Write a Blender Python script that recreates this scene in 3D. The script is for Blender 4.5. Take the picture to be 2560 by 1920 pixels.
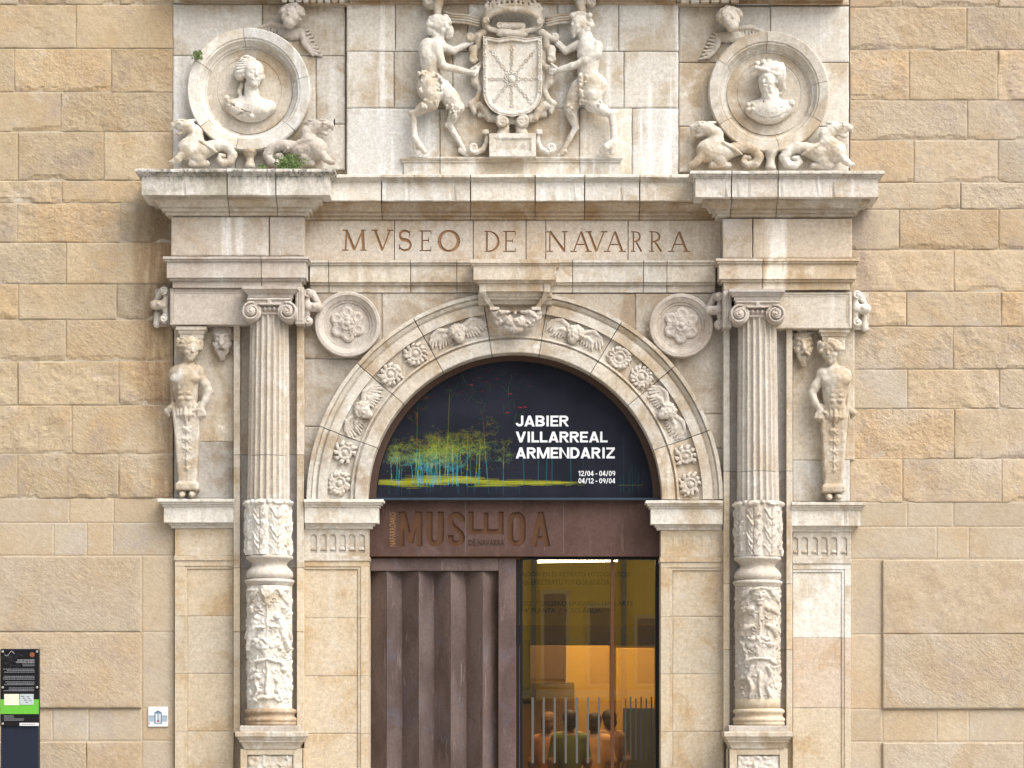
import bpy, bmesh, math, random
import numpy as np
from math import radians, pi, sin, cos, sqrt, atan2

for _o in list(bpy.data.objects):
    bpy.data.objects.remove(_o, do_unlink=True)
scene = bpy.context.scene
COL = scene.collection
random.seed(7)

# ------------------------------------------------------------------ camera
F = 6000.0            # focal length in pixels of a 2560 px wide frame
PX0, PY0 = 1300.0, 1790.0   # where the level line of sight meets the picture
D, EYE = 24.0, 1.6    # metres from the wall face, eye height
cam_d = bpy.data.cameras.new('camera')
cam = bpy.data.objects.new('camera', cam_d)
COL.objects.link(cam)
cam.location = (0, -D, EYE)
cam.rotation_euler = (radians(90), 0, 0)
cam_d.sensor_width = 36.0
cam_d.lens = F / 2560.0 * 36.0
cam_d.shift_x = (1280 - PX0) / 2560.0
cam_d.shift_y = (PY0 - 960) / 2560.0
cam_d.clip_end = 400
scene.camera = cam

# ------------------------------------------------------------------ sky, sun, exposure
SUN_EL, SUN_AZ = radians(50), radians(50)     # soft light from the upper right in front of the wall
world = bpy.data.worlds.new('World')
scene.world = world
world.use_nodes = True
wn = world.node_tree.nodes
wl = world.node_tree.links
wn.clear()
w_out = wn.new('ShaderNodeOutputWorld')
w_bg = wn.new('ShaderNodeBackground')
w_sky = wn.new('ShaderNodeTexSky')
w_sky.sky_type = 'NISHITA'
w_sky.sun_disc = False
w_sky.sun_elevation = SUN_EL
w_sky.sun_rotation = pi - SUN_AZ
w_sky.air_density = 1.0
w_sky.dust_density = 8.0
w_sky.ozone_density = 1.0
w_hs = wn.new('ShaderNodeHueSaturation')      # thin even cloud: the whole sky is nearly white
w_hs.inputs['Saturation'].default_value = 0.38
w_bg.inputs['Strength'].default_value = 0.15
wl.new(w_sky.outputs[0], w_hs.inputs['Color'])
wl.new(w_hs.outputs[0], w_bg.inputs[0])
wl.new(w_bg.outputs[0], w_out.inputs[0])
sun_d = bpy.data.lights.new('sun', 'SUN')
sun_d.energy = 1.05
sun_d.angle = radians(60)
sun_d.color = (1.0, 0.97, 0.93)
sun = bpy.data.objects.new('sun', sun_d)
COL.objects.link(sun)
# direction towards the sun: right (+x), front (-y), up
_sv = (cos(SUN_EL) * sin(SUN_AZ), -cos(SUN_EL) * cos(SUN_AZ), sin(SUN_EL))
from mathutils import Vector, Matrix
sun.rotation_euler = Vector(_sv).to_track_quat('Z', 'Y').to_euler()
sun.location = (6, -10, 14)
scene.view_settings.view_transform = 'Standard'
scene.view_settings.look = 'None'
scene.view_settings.gamma = 1.0
scene.view_settings.exposure = 0.67
scene.view_settings.use_curve_mapping = False
scene.cycles.use_denoising = True
scene.cycles.max_bounces = 6
scene.cycles.diffuse_bounces = 3

# ------------------------------------------------------------------ helpers
def sm(h):
    return (D - h) / F
def X(px, h):
    return (px - PX0) * sm(h)
def Z(py, h):
    return EYE + (PY0 - py) * sm(h)
def rowof(z, h):
    """picture row of height z at projection h"""
    return PY0 - (z - EYE) / sm(h)
def rtint(s=0.10, warm=0.05):
    v = 1 + random.uniform(-s, s); w = random.uniform(-warm, warm)
    return (v * (1 + w), v, v * (1 - w * 1.5))
def W(px, py, h):
    return (X(px, h), -h, Z(py, h))

WLOC = {}
def tag(o, label=None, cat=None, group=None, kind=None):
    if label: o['label'] = label
    if cat: o['category'] = cat
    if group: o['group'] = group
    if kind: o['kind'] = kind
    return o
def thing(name, loc, label, cat, group=None, kind=None):
    o = bpy.data.objects.new(name, None)
    o.empty_display_size = 0.1
    COL.objects.link(o)
    o.location = loc
    WLOC[o] = np.array(loc, float)
    return tag(o, label, cat, group, kind)
def place(name, me, parent=None, loc=(0, 0, 0), rot=(0, 0, 0), tint=None):
    """link mesh data; loc is a world location"""
    o = bpy.data.objects.new(name, me)
    COL.objects.link(o)
    l = np.array(loc, float)
    WLOC[o] = l
    if parent is not None:
        o.parent = parent
        l = l - WLOC[parent]
    o.location = l
    o.rotation_euler = rot
    if tint is not None:
        o.color = (*tint, 1)
    return o
def mk(name, verts, faces, mat, smooth=False):
    me = bpy.data.meshes.new(name)
    v = np.asarray(verts, dtype=np.float32)
    if isinstance(faces, np.ndarray):
        n, k = faces.shape
        me.vertices.add(len(v)); me.vertices.foreach_set('co', v.ravel())
        me.loops.add(n * k); me.loops.foreach_set('vertex_index', faces.ravel().astype(np.int32))
        me.polygons.add(n)
        me.polygons.foreach_set('loop_start', np.arange(0, n * k, k, dtype=np.int32))
        me.polygons.foreach_set('loop_total', np.full(n, k, dtype=np.int32))
        me.update(calc_edges=True)
        me.validate()
    else:
        me.from_pydata([tuple(map(float, c)) for c in v], [], faces)
        me.update()
    mats = mat if isinstance(mat, (list, tuple)) else [mat]
    for m in mats:
        me.materials.append(m)
    me.polygons.foreach_set('use_smooth', [smooth] * len(me.polygons))
    return me
def fix_normals(me):
    bm = bmesh.new(); bm.from_mesh(me)
    bmesh.ops.recalc_face_normals(bm, faces=bm.faces)
    bm.to_mesh(me); bm.free()
    return me
def part(name, verts, faces, mat, parent, smooth=False, tint=None, fix=False, loc=None):
    """a mesh given in world coordinates, origin at its own centre"""
    v = np.asarray(verts, float)
    c = (v.min(0) + v.max(0)) / 2 if loc is None else np.array(loc, float)
    me = mk(name, v - c, faces, mat, smooth)
    if fix: fix_normals(me)
    return place(name, me, parent, c, tint=tint)

# ---- noise
def _hash(ix, iy, iz, seed):
    h = (ix.astype(np.int64) * 374761393 + iy.astype(np.int64) * 668265263 + iz.astype(np.int64) * 1440662683 + seed * 1274126177) & 0xffffffff
    h = ((h ^ (h >> 13)) * 1274126177) & 0xffffffff
    h = h ^ (h >> 16)
    return (h & 0xffff) / 65535.0
def vnoise(p, seed=0):
    p = np.asarray(p, float)
    i = np.floor(p); f = p - i; f = f * f * (3 - 2 * f)
    ix, iy, iz = i[..., 0], i[..., 1], i[..., 2]
    fx, fy, fz = f[..., 0], f[..., 1], f[..., 2]
    def c(a, b, d): return _hash(ix + a, iy + b, iz + d, seed)
    x00 = c(0,0,0) * (1-fx) + c(1,0,0) * fx; x10 = c(0,1,0) * (1-fx) + c(1,1,0) * fx
    x01 = c(0,0,1) * (1-fx) + c(1,0,1) * fx; x11 = c(0,1,1) * (1-fx) + c(1,1,1) * fx
    y0 = x00 * (1-fy) + x10 * fy; y1 = x01 * (1-fy) + x11 * fy
    return (y0 * (1-fz) + y1 * fz) * 2 - 1
def fbm(p, seed=0, octs=4):
    p = np.asarray(p, float); s = 0; a = 0.5
    for k in range(octs):
        s = s + a * vnoise(p * 2 ** k, seed + k); a *= 0.5
    return s

# ---- materials
MATS = {}
def nodes_of(m):
    m.use_nodes = True
    n, l = m.node_tree.nodes, m.node_tree.links
    n.clear()
    return n, l
def plain(name, col, rough=0.6, metal=0.0, emit=None, spec=0.3, alpha=None):
    m = bpy.data.materials.new(name)
    n, l = nodes_of(m)
    o = n.new('ShaderNodeOutputMaterial'); b = n.new('ShaderNodeBsdfPrincipled')
    b.inputs['Base Color'].default_value = (*col, 1)
    b.inputs['Roughness'].default_value = rough
    b.inputs['Metallic'].default_value = metal
    b.inputs['Specular IOR Level'].default_value = spec
    # a little surface variation so nothing reads as one flat tone
    tc = n.new('ShaderNodeNewGeometry'); nz = n.new('ShaderNodeTexNoise')
    nz.inputs['Scale'].default_value = 22; nz.inputs['Detail'].default_value = 5
    mr = n.new('ShaderNodeMapRange'); mr.inputs[3].default_value = 0.88; mr.inputs[4].default_value = 1.1
    mx = n.new('ShaderNodeMix'); mx.data_type = 'RGBA'; mx.blend_type = 'MULTIPLY'; mx.inputs[0].default_value = 1
    mx.inputs[6].default_value = (*col, 1)
    l.new(tc.outputs['Position'], nz.inputs['Vector']); l.new(nz.outputs['Fac'], mr.inputs[0])
    l.new(mr.outputs[0], mx.inputs[7]); l.new(mx.outputs[2], b.inputs['Base Color'])
    if emit:
        b.inputs['Emission Color'].default_value = (*emit[0], 1); b.inputs['Emission Strength'].default_value = emit[1]
    l.new(b.outputs[0], o.inputs[0])
    MATS[name] = m
    return m
class NB:
    """small node builder"""
    def __init__(s, name):
        s.m = bpy.data.materials.new(name); s.n, s.l = nodes_of(s.m)
        s.out = s.n.new('ShaderNodeOutputMaterial'); s.b = s.n.new('ShaderNodeBsdfPrincipled')
        s.l.new(s.b.outputs[0], s.out.inputs[0]); MATS[name] = s.m
        s.b.inputs['Specular IOR Level'].default_value = 0.25
    def pos(s, own=True, scale=(1, 1, 1), rot=(0, 0, 0)):
        """position, turned first and then stretched"""
        g = s.n.new('ShaderNodeNewGeometry')
        src = g.outputs['Position']
        if own:      # every stone has its own piece of the pattern
            oi = s.n.new('ShaderNodeObjectInfo')
            m = s.n.new('ShaderNodeVectorMath'); m.operation = 'MULTIPLY_ADD'
            c = s.n.new('ShaderNodeCombineXYZ')
            for k in range(3): s.l.new(oi.outputs['Random'], c.inputs[k])
            s.l.new(c.outputs[0], m.inputs[0]); m.inputs[1].default_value = (37, 53, 71); s.l.new(src, m.inputs[2])
            src = m.outputs[0]
        if any(rot):
            mr = s.n.new('ShaderNodeMapping'); mr.inputs['Rotation'].default_value = rot; s.l.new(src, mr.inputs[0]); src = mr.outputs[0]
        mp = s.n.new('ShaderNodeMapping'); mp.inputs['Scale'].default_value = scale
        s.l.new(src, mp.inputs[0])
        return mp.outputs[0]
    def noise(s, vec, scale, detail=5, rough=0.55, dist=0.0):
        t = s.n.new('ShaderNodeTexNoise'); t.inputs['Scale'].default_value = scale
        t.inputs['Detail'].default_value = detail; t.inputs['Roughness'].default_value = rough; t.inputs['Distortion'].default_value = dist
        s.l.new(vec, t.inputs['Vector'])
        return t.outputs['Fac']
    def ramp(s, fac, a, b, lo=0.0, hi=1.0):
        r = s.n.new('ShaderNodeMapRange'); r.interpolation_type = 'SMOOTHSTEP'
        for k, v in ((1, a), (2, b), (3, lo), (4, hi)): r.inputs[k].default_value = v
        s.l.new(fac, r.inputs[0])
        return r.outputs[0]
    def mix(s, fac, a, b, mode='MIX'):
        x = s.n.new('ShaderNodeMix'); x.data_type = 'RGBA'; x.blend_type = mode; x.clamp_factor = True
        for sock, v in ((x.inputs[0], fac), (x.inputs[6], a), (x.inputs[7], b)):
            if isinstance(v, (int, float)): sock.default_value = v
            elif isinstance(v, tuple): sock.default_value = (*v, 1)
            else: s.l.new(v, sock)
        return x.outputs[2]
    def math(s, op, a, b):
        x = s.n.new('ShaderNodeMath'); x.operation = op
        for sock, v in ((x.inputs[0], a), (x.inputs[1], b)):
            if isinstance(v, (int, float)): sock.default_value = v
            else: s.l.new(v, sock)
        return x.outputs[0]
    def tint(s, col):
        oi = s.n.new('ShaderNodeObjectInfo')
        return s.mix(1.0, col, oi.outputs['Color'], 'MULTIPLY')
    def bump(s, hgt, strength, dist, prev=None):
        b = s.n.new('ShaderNodeBump'); b.inputs['Strength'].default_value = strength; b.inputs['Distance'].default_value = dist
        s.l.new(hgt, b.inputs['Height'])
        if prev is not None: s.l.new(prev, b.inputs['Normal'])
        return b.outputs[0]
    def done(s, col, rough=0.85, normal=None):
        s.l.new(col, s.b.inputs['Base Color']) if not isinstance(col, tuple) else None
        s.b.inputs['Roughness'].default_value = rough
        if normal is not None: s.l.new(normal, s.b.inputs['Normal'])
        return s.m

def stone(name, base, tan, pale, grey, a_tan=(0.45, 0.68), a_pale=(0.55, 0.75), a_grey=(0.62, 0.75), streak=0.5, speck=0.5,
          bump=(0.55, 0.012), fine=(0.6, 0.007), tooth=80.0, own=True, pits=0.35, runs=(), crust=None):
    b = NB(name)
    p = b.pos(own); pu = b.pos(False)
    c = b.mix(b.ramp(b.noise(p, 1.9, 5, 0.62, 0.6), *a_tan), base, tan)
    c = b.mix(b.ramp(b.noise(p, 4.3, 6, 0.68, 0.3), *a_pale, 0, 0.9), c, pale)
    c = b.mix(b.ramp(b.noise(p, 8.5, 5, 0.7, 0.8), 0.56, 0.72, 0, 0.55), c, tan)
    st = b.noise(b.pos(False, (7, 7, 0.35)), 1.3, 6, 0.6)
    c = b.mix(b.ramp(st, 0.54, 0.72, 0, streak), c, pale)
    c = b.mix(b.ramp(b.noise(p, 6.5, 6, 0.72), *a_grey, 0, speck), c, grey)
    c = b.mix(b.ramp(b.noise(pu, 70, 4, 0.7), 0.64, 0.74, 0, pits), c, grey)
    if runs or crust:
        sx = b.n.new('ShaderNodeSeparateXYZ'); gp = b.n.new('ShaderNodeNewGeometry'); b.l.new(gp.outputs['Position'], sx.inputs[0])
    for x0, x1, amt in runs:      # lime washed down the face in a band
        wob = b.math('MULTIPLY', b.noise(b.pos(False, (1, 1, .8)), 2.2, 4), .12)
        xx = b.math('ADD', sx.outputs[0], wob); xx = b.math('SUBTRACT', xx, .06)
        m = b.math('MULTIPLY', b.ramp(xx, x0 - .02, x0 + .03), b.ramp(xx, x1 - .03, x1 + .02, 1, 0))
        m = b.math('MULTIPLY', m, b.ramp(b.noise(b.pos(False, (5, 5, .7)), 3, 5), .35, .55, .3, amt))
        c = b.mix(m, c, (0.80, 0.79, 0.77))
    if crust:                     # dark lichen crust that grew along the weathered top
        z0, z1, amt = crust
        m = b.math('MULTIPLY', b.ramp(sx.outputs[2], z0, z1, .12, 1), b.ramp(b.noise(b.pos(False, (1.4, 1.4, .6)), 14, 6, .75), .46, .60, 0, amt))
        c = b.mix(m, c, (0.13, 0.135, 0.115))
    c = b.mix(1.0, c, b.ramp(b.noise(pu, 95, 3, 0.8), 0.25, 0.75, 0.85, 1.12), 'MULTIPLY')
    g = b.noise(pu, 28, 6, 0.7)
    c = b.mix(1.0, c, b.ramp(g, 0.25, 0.75, 0.82, 1.13), 'MULTIPLY')
    c = b.tint(c)
    n1 = b.bump(b.noise(p, 11, 6, 0.66), *bump)
    n2 = b.bump(b.noise(pu, tooth, 5, 0.7), *fine, prev=n1)
    return b.done(c, 0.88, n2)

# rock-faced yellow sandstone of the flanking walls
def sandstone(name, base, tan, mauve, pale, depth, runs=()):
    b = NB(name)
    p = b.pos(True); pd = b.pos(True, (1.0, 1.0, 2.2), (0, radians(-34), 0)); pu = b.pos(False)
    c = b.mix(b.ramp(b.noise(p, 1.3, 6, 0.6, 0.6), 0.42, 0.66), base, tan)
    c = b.mix(b.ramp(b.noise(p, 2.1, 5, 0.6, 0.5), 0.52, 0.7, 0, 0.75), c, mauve)
    c = b.mix(b.ramp(b.noise(pd, 4.0, 6, 0.65), 0.56, 0.74, 0, 0.6), c, pale)
    # weathering that ignores the joints: pale wash, grey soot and thin vertical run-off
    c = b.mix(b.ramp(b.noise(pu, 1.15, 6, 0.66, 0.5), 0.52, 0.70, 0, 0.55), c, pale)
    c = b.mix(b.ramp(b.noise(b.pos(False, (1, 1, .7)), 2.7, 7, 0.72, 0.3), 0.57, 0.72, 0, 0.5), c, mauve)
    c = b.mix(b.ramp(b.noise(b.pos(False, (6, 6, .4)), 1.6, 6, 0.65), 0.60, 0.76, 0, 0.4), c, mauve)
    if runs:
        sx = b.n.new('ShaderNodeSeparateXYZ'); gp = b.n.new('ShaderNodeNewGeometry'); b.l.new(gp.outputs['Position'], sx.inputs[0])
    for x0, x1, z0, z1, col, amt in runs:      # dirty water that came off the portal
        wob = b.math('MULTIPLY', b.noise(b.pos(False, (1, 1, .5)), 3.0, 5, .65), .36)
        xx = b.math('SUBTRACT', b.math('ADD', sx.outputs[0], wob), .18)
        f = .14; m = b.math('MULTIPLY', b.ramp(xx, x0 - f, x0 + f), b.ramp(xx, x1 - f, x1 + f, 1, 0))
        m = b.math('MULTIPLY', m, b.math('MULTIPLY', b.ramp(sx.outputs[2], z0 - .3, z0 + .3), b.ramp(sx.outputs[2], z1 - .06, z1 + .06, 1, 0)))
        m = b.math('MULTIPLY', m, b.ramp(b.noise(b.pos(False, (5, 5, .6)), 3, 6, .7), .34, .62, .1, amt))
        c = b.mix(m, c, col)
    c = b.mix(b.ramp(b.noise(pu, 46, 5, 0.75), 0.62, 0.76, 0, 0.5), c, (0.20, 0.14, 0.09))
    c = b.mix(1.0, c, b.ramp(b.noise(pd, 20, 6, 0.75), 0.25, 0.75, 0.85, 1.12), 'MULTIPLY')
    c = b.mix(1.0, c, b.ramp(b.noise(pu, 95, 3, 0.8), 0.25, 0.75, 0.84, 1.14), 'MULTIPLY')
    c = b.tint(c)
    oi = b.n.new('ShaderNodeObjectInfo')   # some stones are dressed smoother than others
    n1 = b.bump(b.math('MULTIPLY', b.noise(pd, 17, 6, 0.74), b.ramp(oi.outputs['Random'], 0, 1, .35, 1.25)), 0.8, depth)
    n2 = b.bump(b.noise(pu, 85, 5, 0.78), 0.7, depth * 0.35, prev=n1)
    return b.done(c, 0.92, n2)

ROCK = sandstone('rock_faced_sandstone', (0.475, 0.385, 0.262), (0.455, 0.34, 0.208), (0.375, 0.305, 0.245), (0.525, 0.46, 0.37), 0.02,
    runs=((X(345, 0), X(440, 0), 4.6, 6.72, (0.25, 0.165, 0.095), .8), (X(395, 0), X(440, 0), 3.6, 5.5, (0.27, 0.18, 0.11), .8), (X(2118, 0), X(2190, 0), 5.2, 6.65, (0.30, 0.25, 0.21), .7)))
DRESSED = sandstone('dressed_sandstone', (0.45, 0.375, 0.275), (0.435, 0.34, 0.23), (0.41, 0.345, 0.285), (0.49, 0.435, 0.355), 0.004)
PANEL = sandstone('tooled_sandstone', (0.455, 0.375, 0.275), (0.44, 0.34, 0.228), (0.405, 0.33, 0.27), (0.505, 0.45, 0.375), 0.016)
MORTAR = stone('mortar', (0.47, 0.415, 0.325), (0.41, 0.34, 0.25), (0.54, 0.49, 0.405), (0.25, 0.22, 0.19))
LIME = stone('pale_limestone', (0.565, 0.522, 0.45), (0.42, 0.34, 0.245), (0.72, 0.705, 0.665), (0.31, 0.285, 0.25), a_tan=(0.44, 0.62))
LIME_W = stone('white_limestone', (0.655, 0.625, 0.565), (0.48, 0.405, 0.305), (0.80, 0.79, 0.765), (0.28, 0.27, 0.25), streak=0.8, speck=0.7)
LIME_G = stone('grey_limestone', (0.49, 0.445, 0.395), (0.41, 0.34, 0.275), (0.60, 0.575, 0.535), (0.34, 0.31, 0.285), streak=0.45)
LIME_B = stone('brown_stained_limestone', (0.45, 0.365, 0.27), (0.34, 0.235, 0.135), (0.56, 0.50, 0.41), (0.22, 0.165, 0.11), a_tan=(0.4, 0.6))
STAINED = stone('grey_stained_limestone', (0.455, 0.415, 0.36), (0.33, 0.27, 0.20), (0.60, 0.575, 0.53), (0.27, 0.25, 0.225), a_tan=(0.42, 0.60), speck=0.6)
CARVE = stone('carved_limestone', (0.54, 0.495, 0.435), (0.48, 0.415, 0.335), (0.66, 0.635, 0.59), (0.36, 0.32, 0.28), streak=0.3, speck=0.35)
LICHEN = stone('lichened_limestone', (0.66, 0.63, 0.58), (0.38, 0.35, 0.28), (0.72, 0.71, 0.68), (0.25, 0.25, 0.23), a_grey=(0.6, 0.7), speck=0.5, streak=0.7, pits=0.6, crust=(6.77, 6.92, .85))
LIME_W2 = stone('white_limestone_top', (0.64, 0.605, 0.55), (0.49, 0.405, 0.31), (0.77, 0.76, 0.735), (0.28, 0.27, 0.25), streak=0.8, speck=0.5, crust=(6.80, 6.93, .5))
LIME_RUN = stone('limestone_with_white_run', (0.56, 0.50, 0.425), (0.44, 0.35, 0.255), (0.70, 0.68, 0.64), (0.33, 0.30, 0.265), runs=((X(1912, .3), X(1966, .3), 1.0),))
LIME_RUN2 = stone('limestone_with_thin_runs', (0.55, 0.495, 0.425), (0.44, 0.35, 0.255), (0.70, 0.68, 0.64), (0.33, 0.30, 0.265), runs=((X(552, .3), X(580, .3), .8), (X(592, .3), X(612, .3), .8)))
CREAM = stone('cream_sandstone', (0.55, 0.47, 0.355), (0.475, 0.36, 0.225), (0.62, 0.575, 0.495), (0.40, 0.29, 0.19), a_tan=(0.47, 0.66), bump=(0.25, 0.004), speck=0.4, streak=0.4)
FRIEZE = stone('pitted_frieze_limestone', (0.55, 0.49, 0.415), (0.45, 0.35, 0.245), (0.66, 0.63, 0.575), (0.33, 0.27, 0.22), pits=0.8, bump=(0.7, 0.008), tooth=60)
# ------------------------------------------------------------------ geometry builders
def box_v(x0, x1, z0, z1, y0, y1):
    """world box; y1 is the front (more negative)"""
    v = [(x0, y0, z0), (x1, y0, z0), (x1, y0, z1), (x0, y0, z1), (x0, y1, z0), (x1, y1, z0), (x1, y1, z1), (x0, y1, z1)]
    f = [(0, 1, 2, 3), (5, 4, 7, 6), (4, 5, 1, 0), (5, 6, 2, 1), (6, 7, 3, 2), (7, 4, 0, 3)]
    return v, f
def box(name, px0, px1, py0, py1, h, back, mat, parent, bevel=0.004, tint=None):
    """box whose front face (at projection h) covers the given picture rectangle"""
    v, f = box_v(X(px0, h), X(px1, h), Z(py1, h), Z(py0, h), -back, -h)
    c = np.mean(np.array(v), 0)
    me = mk(name, np.array(v) - c, f, mat)
    bm = bmesh.new(); bm.from_mesh(me)
    bmesh.ops.recalc_face_normals(bm, faces=bm.faces)
    if bevel:
        bmesh.ops.bevel(bm, geom=list(bm.edges), offset=bevel, segments=2, affect='EDGES', profile=0.5)
    bm.to_mesh(me); bm.free()
    return place(name, me, parent, c, tint=tint)

def block(name, px0, px1, py0, py1, h, mat, parent, amp=0.012, cell=6, edge=0.012, depth=0.12, gap=1.4, seed=None, tint=None, ragged=0.0, frq=5.0, hole=None):
    """one stone: a fine worn front face with fallen arrises and real sides"""
    seed = random.randint(0, 9999) if seed is None else seed
    x0, x1, z0, z1 = X(px0 + gap, h), X(px1 - gap, h), Z(py1 - gap, h), Z(py0 + gap, h)
    nx = max(2, int(round((px1 - px0) / cell))); nz = max(2, int(round((py1 - py0) / cell)))
    xs = np.linspace(x0, x1, nx + 1); zs = np.linspace(z0, z1, nz + 1)
    # crowd the outer rows to the edges for a crisp but worn arris
    xs[1] = x0 + 0.012; xs[-2] = x1 - 0.012; zs[1] = z0 + 0.012; zs[-2] = z1 - 0.012
    gx, gz = np.meshgrid(xs, zs)
    P = np.stack([gx, np.full_like(gx, seed * 1.37), gz], -1)
    n = fbm(P * frq, seed, 4) * amp * 1.5
    n += np.abs(fbm(P * np.array([frq * 3, 1, frq * 5]) + gx[..., None] * 4, seed + 9, 3)) * amp * 0.7
    dx = np.minimum(gx - x0, x1 - gx); dz = np.minimum(gz - z0, z1 - gz)
    e = np.clip(np.minimum(dx, dz) / 0.014, 0, 1)
    y = -(h + n * np.clip(e, 0.25, 1)) + (1 - e) * edge
    if ragged:
        rag = np.clip(fbm(np.stack([gx * 3.2, gx * 0, gx * 0 + seed], -1), seed + 3, 3) * 2.4 + 0.25, 0, 1) * ragged
        r2 = np.abs(fbm(np.stack([gx * 26, gx * 0, gx * 0 + seed], -1), seed + 5, 2)) * 0.03
        lim = rag + r2 * (rag > 0.005)
        y = y + np.clip((lim - (gz - z0)) / 0.018, 0, 1) * 0.011 * (lim > 0.004)
    jx = fbm(P * 14, seed + 21, 2) * 0.004
    V = np.stack([gx + jx, y, gz + jx * 0.8], -1).reshape(-1, 3)
    idx = np.arange((nx + 1) * (nz + 1)).reshape(nz + 1, nx + 1)
    Fq = np.stack([idx[:-1, :-1], idx[:-1, 1:], idx[1:, 1:], idx[1:, :-1]], -1).reshape(-1, 4)
    ring = np.concatenate([idx[0, :], idx[1:, -1], idx[-1, -2::-1], idx[-2:0:-1, 0]])
    Bk = V[ring].copy(); Bk[:, 1] = -(h - depth)
    nb = len(V); m = len(ring)
    a = np.arange(m); bnx = (a + 1) % m
    side = np.stack([ring[bnx], ring[a], nb + a, nb + bnx], -1)
    if hole:
        ins = np.hypot(V[:, 0] - X(hole[0], h), V[:, 2] - Z(hole[1], h)) < hole[2] * sm(h)
        Fq = Fq[~ins[Fq].all(1)]; side = side[~(ins[ring[a]] | ins[ring[bnx]])]
    Vt = np.concatenate([V, Bk]); Ft = np.concatenate([Fq, side])
    if hole:
        used = np.unique(np.concatenate([Fq.ravel(), side.ravel()])); rm_ = np.zeros(len(Vt), int); rm_[used] = np.arange(len(used)); Vt = Vt[used]; Ft = rm_[Ft]
    c = np.array([(x0 + x1) / 2, -h, (z0 + z1) / 2])
    o = part(name, Vt, Ft, mat, parent, smooth=False, tint=tint, loc=c)
    return o

def run(name, prof, xl, xr, back, retL, retR, mat, parent, joints=(), amp=0.002, seg=0.05, gap=0.0035, tints=None, hb=None, seed=0, chips=0.004):
    """moulded course: prof = [(h, py)...] from top to bottom as seen in the picture; xl/xr at the outermost projection.
    joints = picture x of the joints; each stone becomes one part."""
    hs = [p[0] for p in prof]
    hm = max(hs); hb = min(hs) if hb is None else hb
    pts = [(h, Z(py, h)) for h, py in prof]
    pts = [(back, pts[0][1])] + pts + [(back, pts[-1][1])]
    XL, XR = X(xl, hm), X(xr, hm)
    Xs = XL + (hm - hb) if retL else XL
    Xe = XR - (hm - hb) if retR else XR
    cuts = [Xs] + [X(j, hm) for j in joints] + [Xe]
    out = []
    for k in range(len(cuts) - 1):
        a = cuts[k] + (gap if k else 0); b = cuts[k + 1] - (gap if k < len(cuts) - 2 else 0)
        n = max(1, int((b - a) / seg))
        st = []
        if k == 0 and retL:
            st += [('L', 0)]
            st += [('L', 1)]
        xs = np.linspace(a, b, n + 1)
        if k == 0 and retL: xs = xs[1:]
        if k == len(cuts) - 2 and retR: xs = xs[:-1]
        st += [('F', x) for x in xs]
        if k == len(cuts) - 2 and retR:
            st += [('R', 1), ('R', 0)]
        V = []
        for kind, val in st:
            for h, z in pts:
                p = max(h - hb, 0)
                if kind == 'F': V.append((val, -h, z))
                elif kind == 'L': V.append((Xs - p, -h if val else -back, z))
                else: V.append((Xe + p, -h if val else -back, z))
        m = len(pts); V = np.array(V, float)
        inner = np.tile(np.array([0] + [1] * (m - 2) + [0]), len(st)).astype(float)
        nz = fbm(V * 7, seed + k, 3); nf = fbm(V * 34, seed + k + 50, 3)
        ch = np.clip(fbm(V * np.array([18, 9, 3]), seed + 77 + k, 3) - 0.28, 0, 1) * chips * 8
        V[:, 1] += inner * (nz * amp * 1.6 + nf * amp * 0.8 + ch)
        V[:, 2] += inner * (vnoise(V * 11, seed + 31 + k) * amp * 0.9)
        Fc = []
        for i in range(len(st) - 1):
            for j in range(m):
                j2 = (j + 1) % m
                Fc.append((i * m + j, i * m + j2, (i + 1) * m + j2, (i + 1) * m + j))
        Fc.append(tuple(range(m))); Fc.append(tuple((len(st) - 1) * m + j for j in reversed(range(m))))
        t = tints[k % len(tints)] if tints else rtint(.04, .02)
        out.append(part(name, V, Fc, mat, parent, tint=t, fix=True))
    return out

def lathe_z(name, prof, px, h_axis, mat, parent, segs=64, smooth=True, amp=0.0015, href=None, seed=0, tint=None):
    """turned about a vertical axis; prof = [(radius px, py)...]"""
    s = sm(h_axis if href is None else href); cx = X(px, h_axis)
    V = []; n = len(prof)
    th = np.linspace(0, 2 * pi, segs, endpoint=False)
    for r, py in prof:
        z = Z(py, h_axis if href is None else href)
        for t in th: V.append((cx + r * s * sin(t), -h_axis - r * s * cos(t), z))
    V = np.array(V)
    d = fbm(V * 16, seed, 3) * amp
    V[:, 0] += d; V[:, 1] += d
    Fc = []
    for i in range(n - 1):
        for j in range(segs):
            j2 = (j + 1) % segs
            Fc.append((i * segs + j, (i + 1) * segs + j, (i + 1) * segs + j2, i * segs + j2))
    Fc.append(tuple(range(segs))); Fc.append(tuple((n - 1) * segs + j for j in reversed(range(segs))))
    return part(name, V, Fc, mat, parent, smooth=smooth, fix=True, tint=tint)

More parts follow.
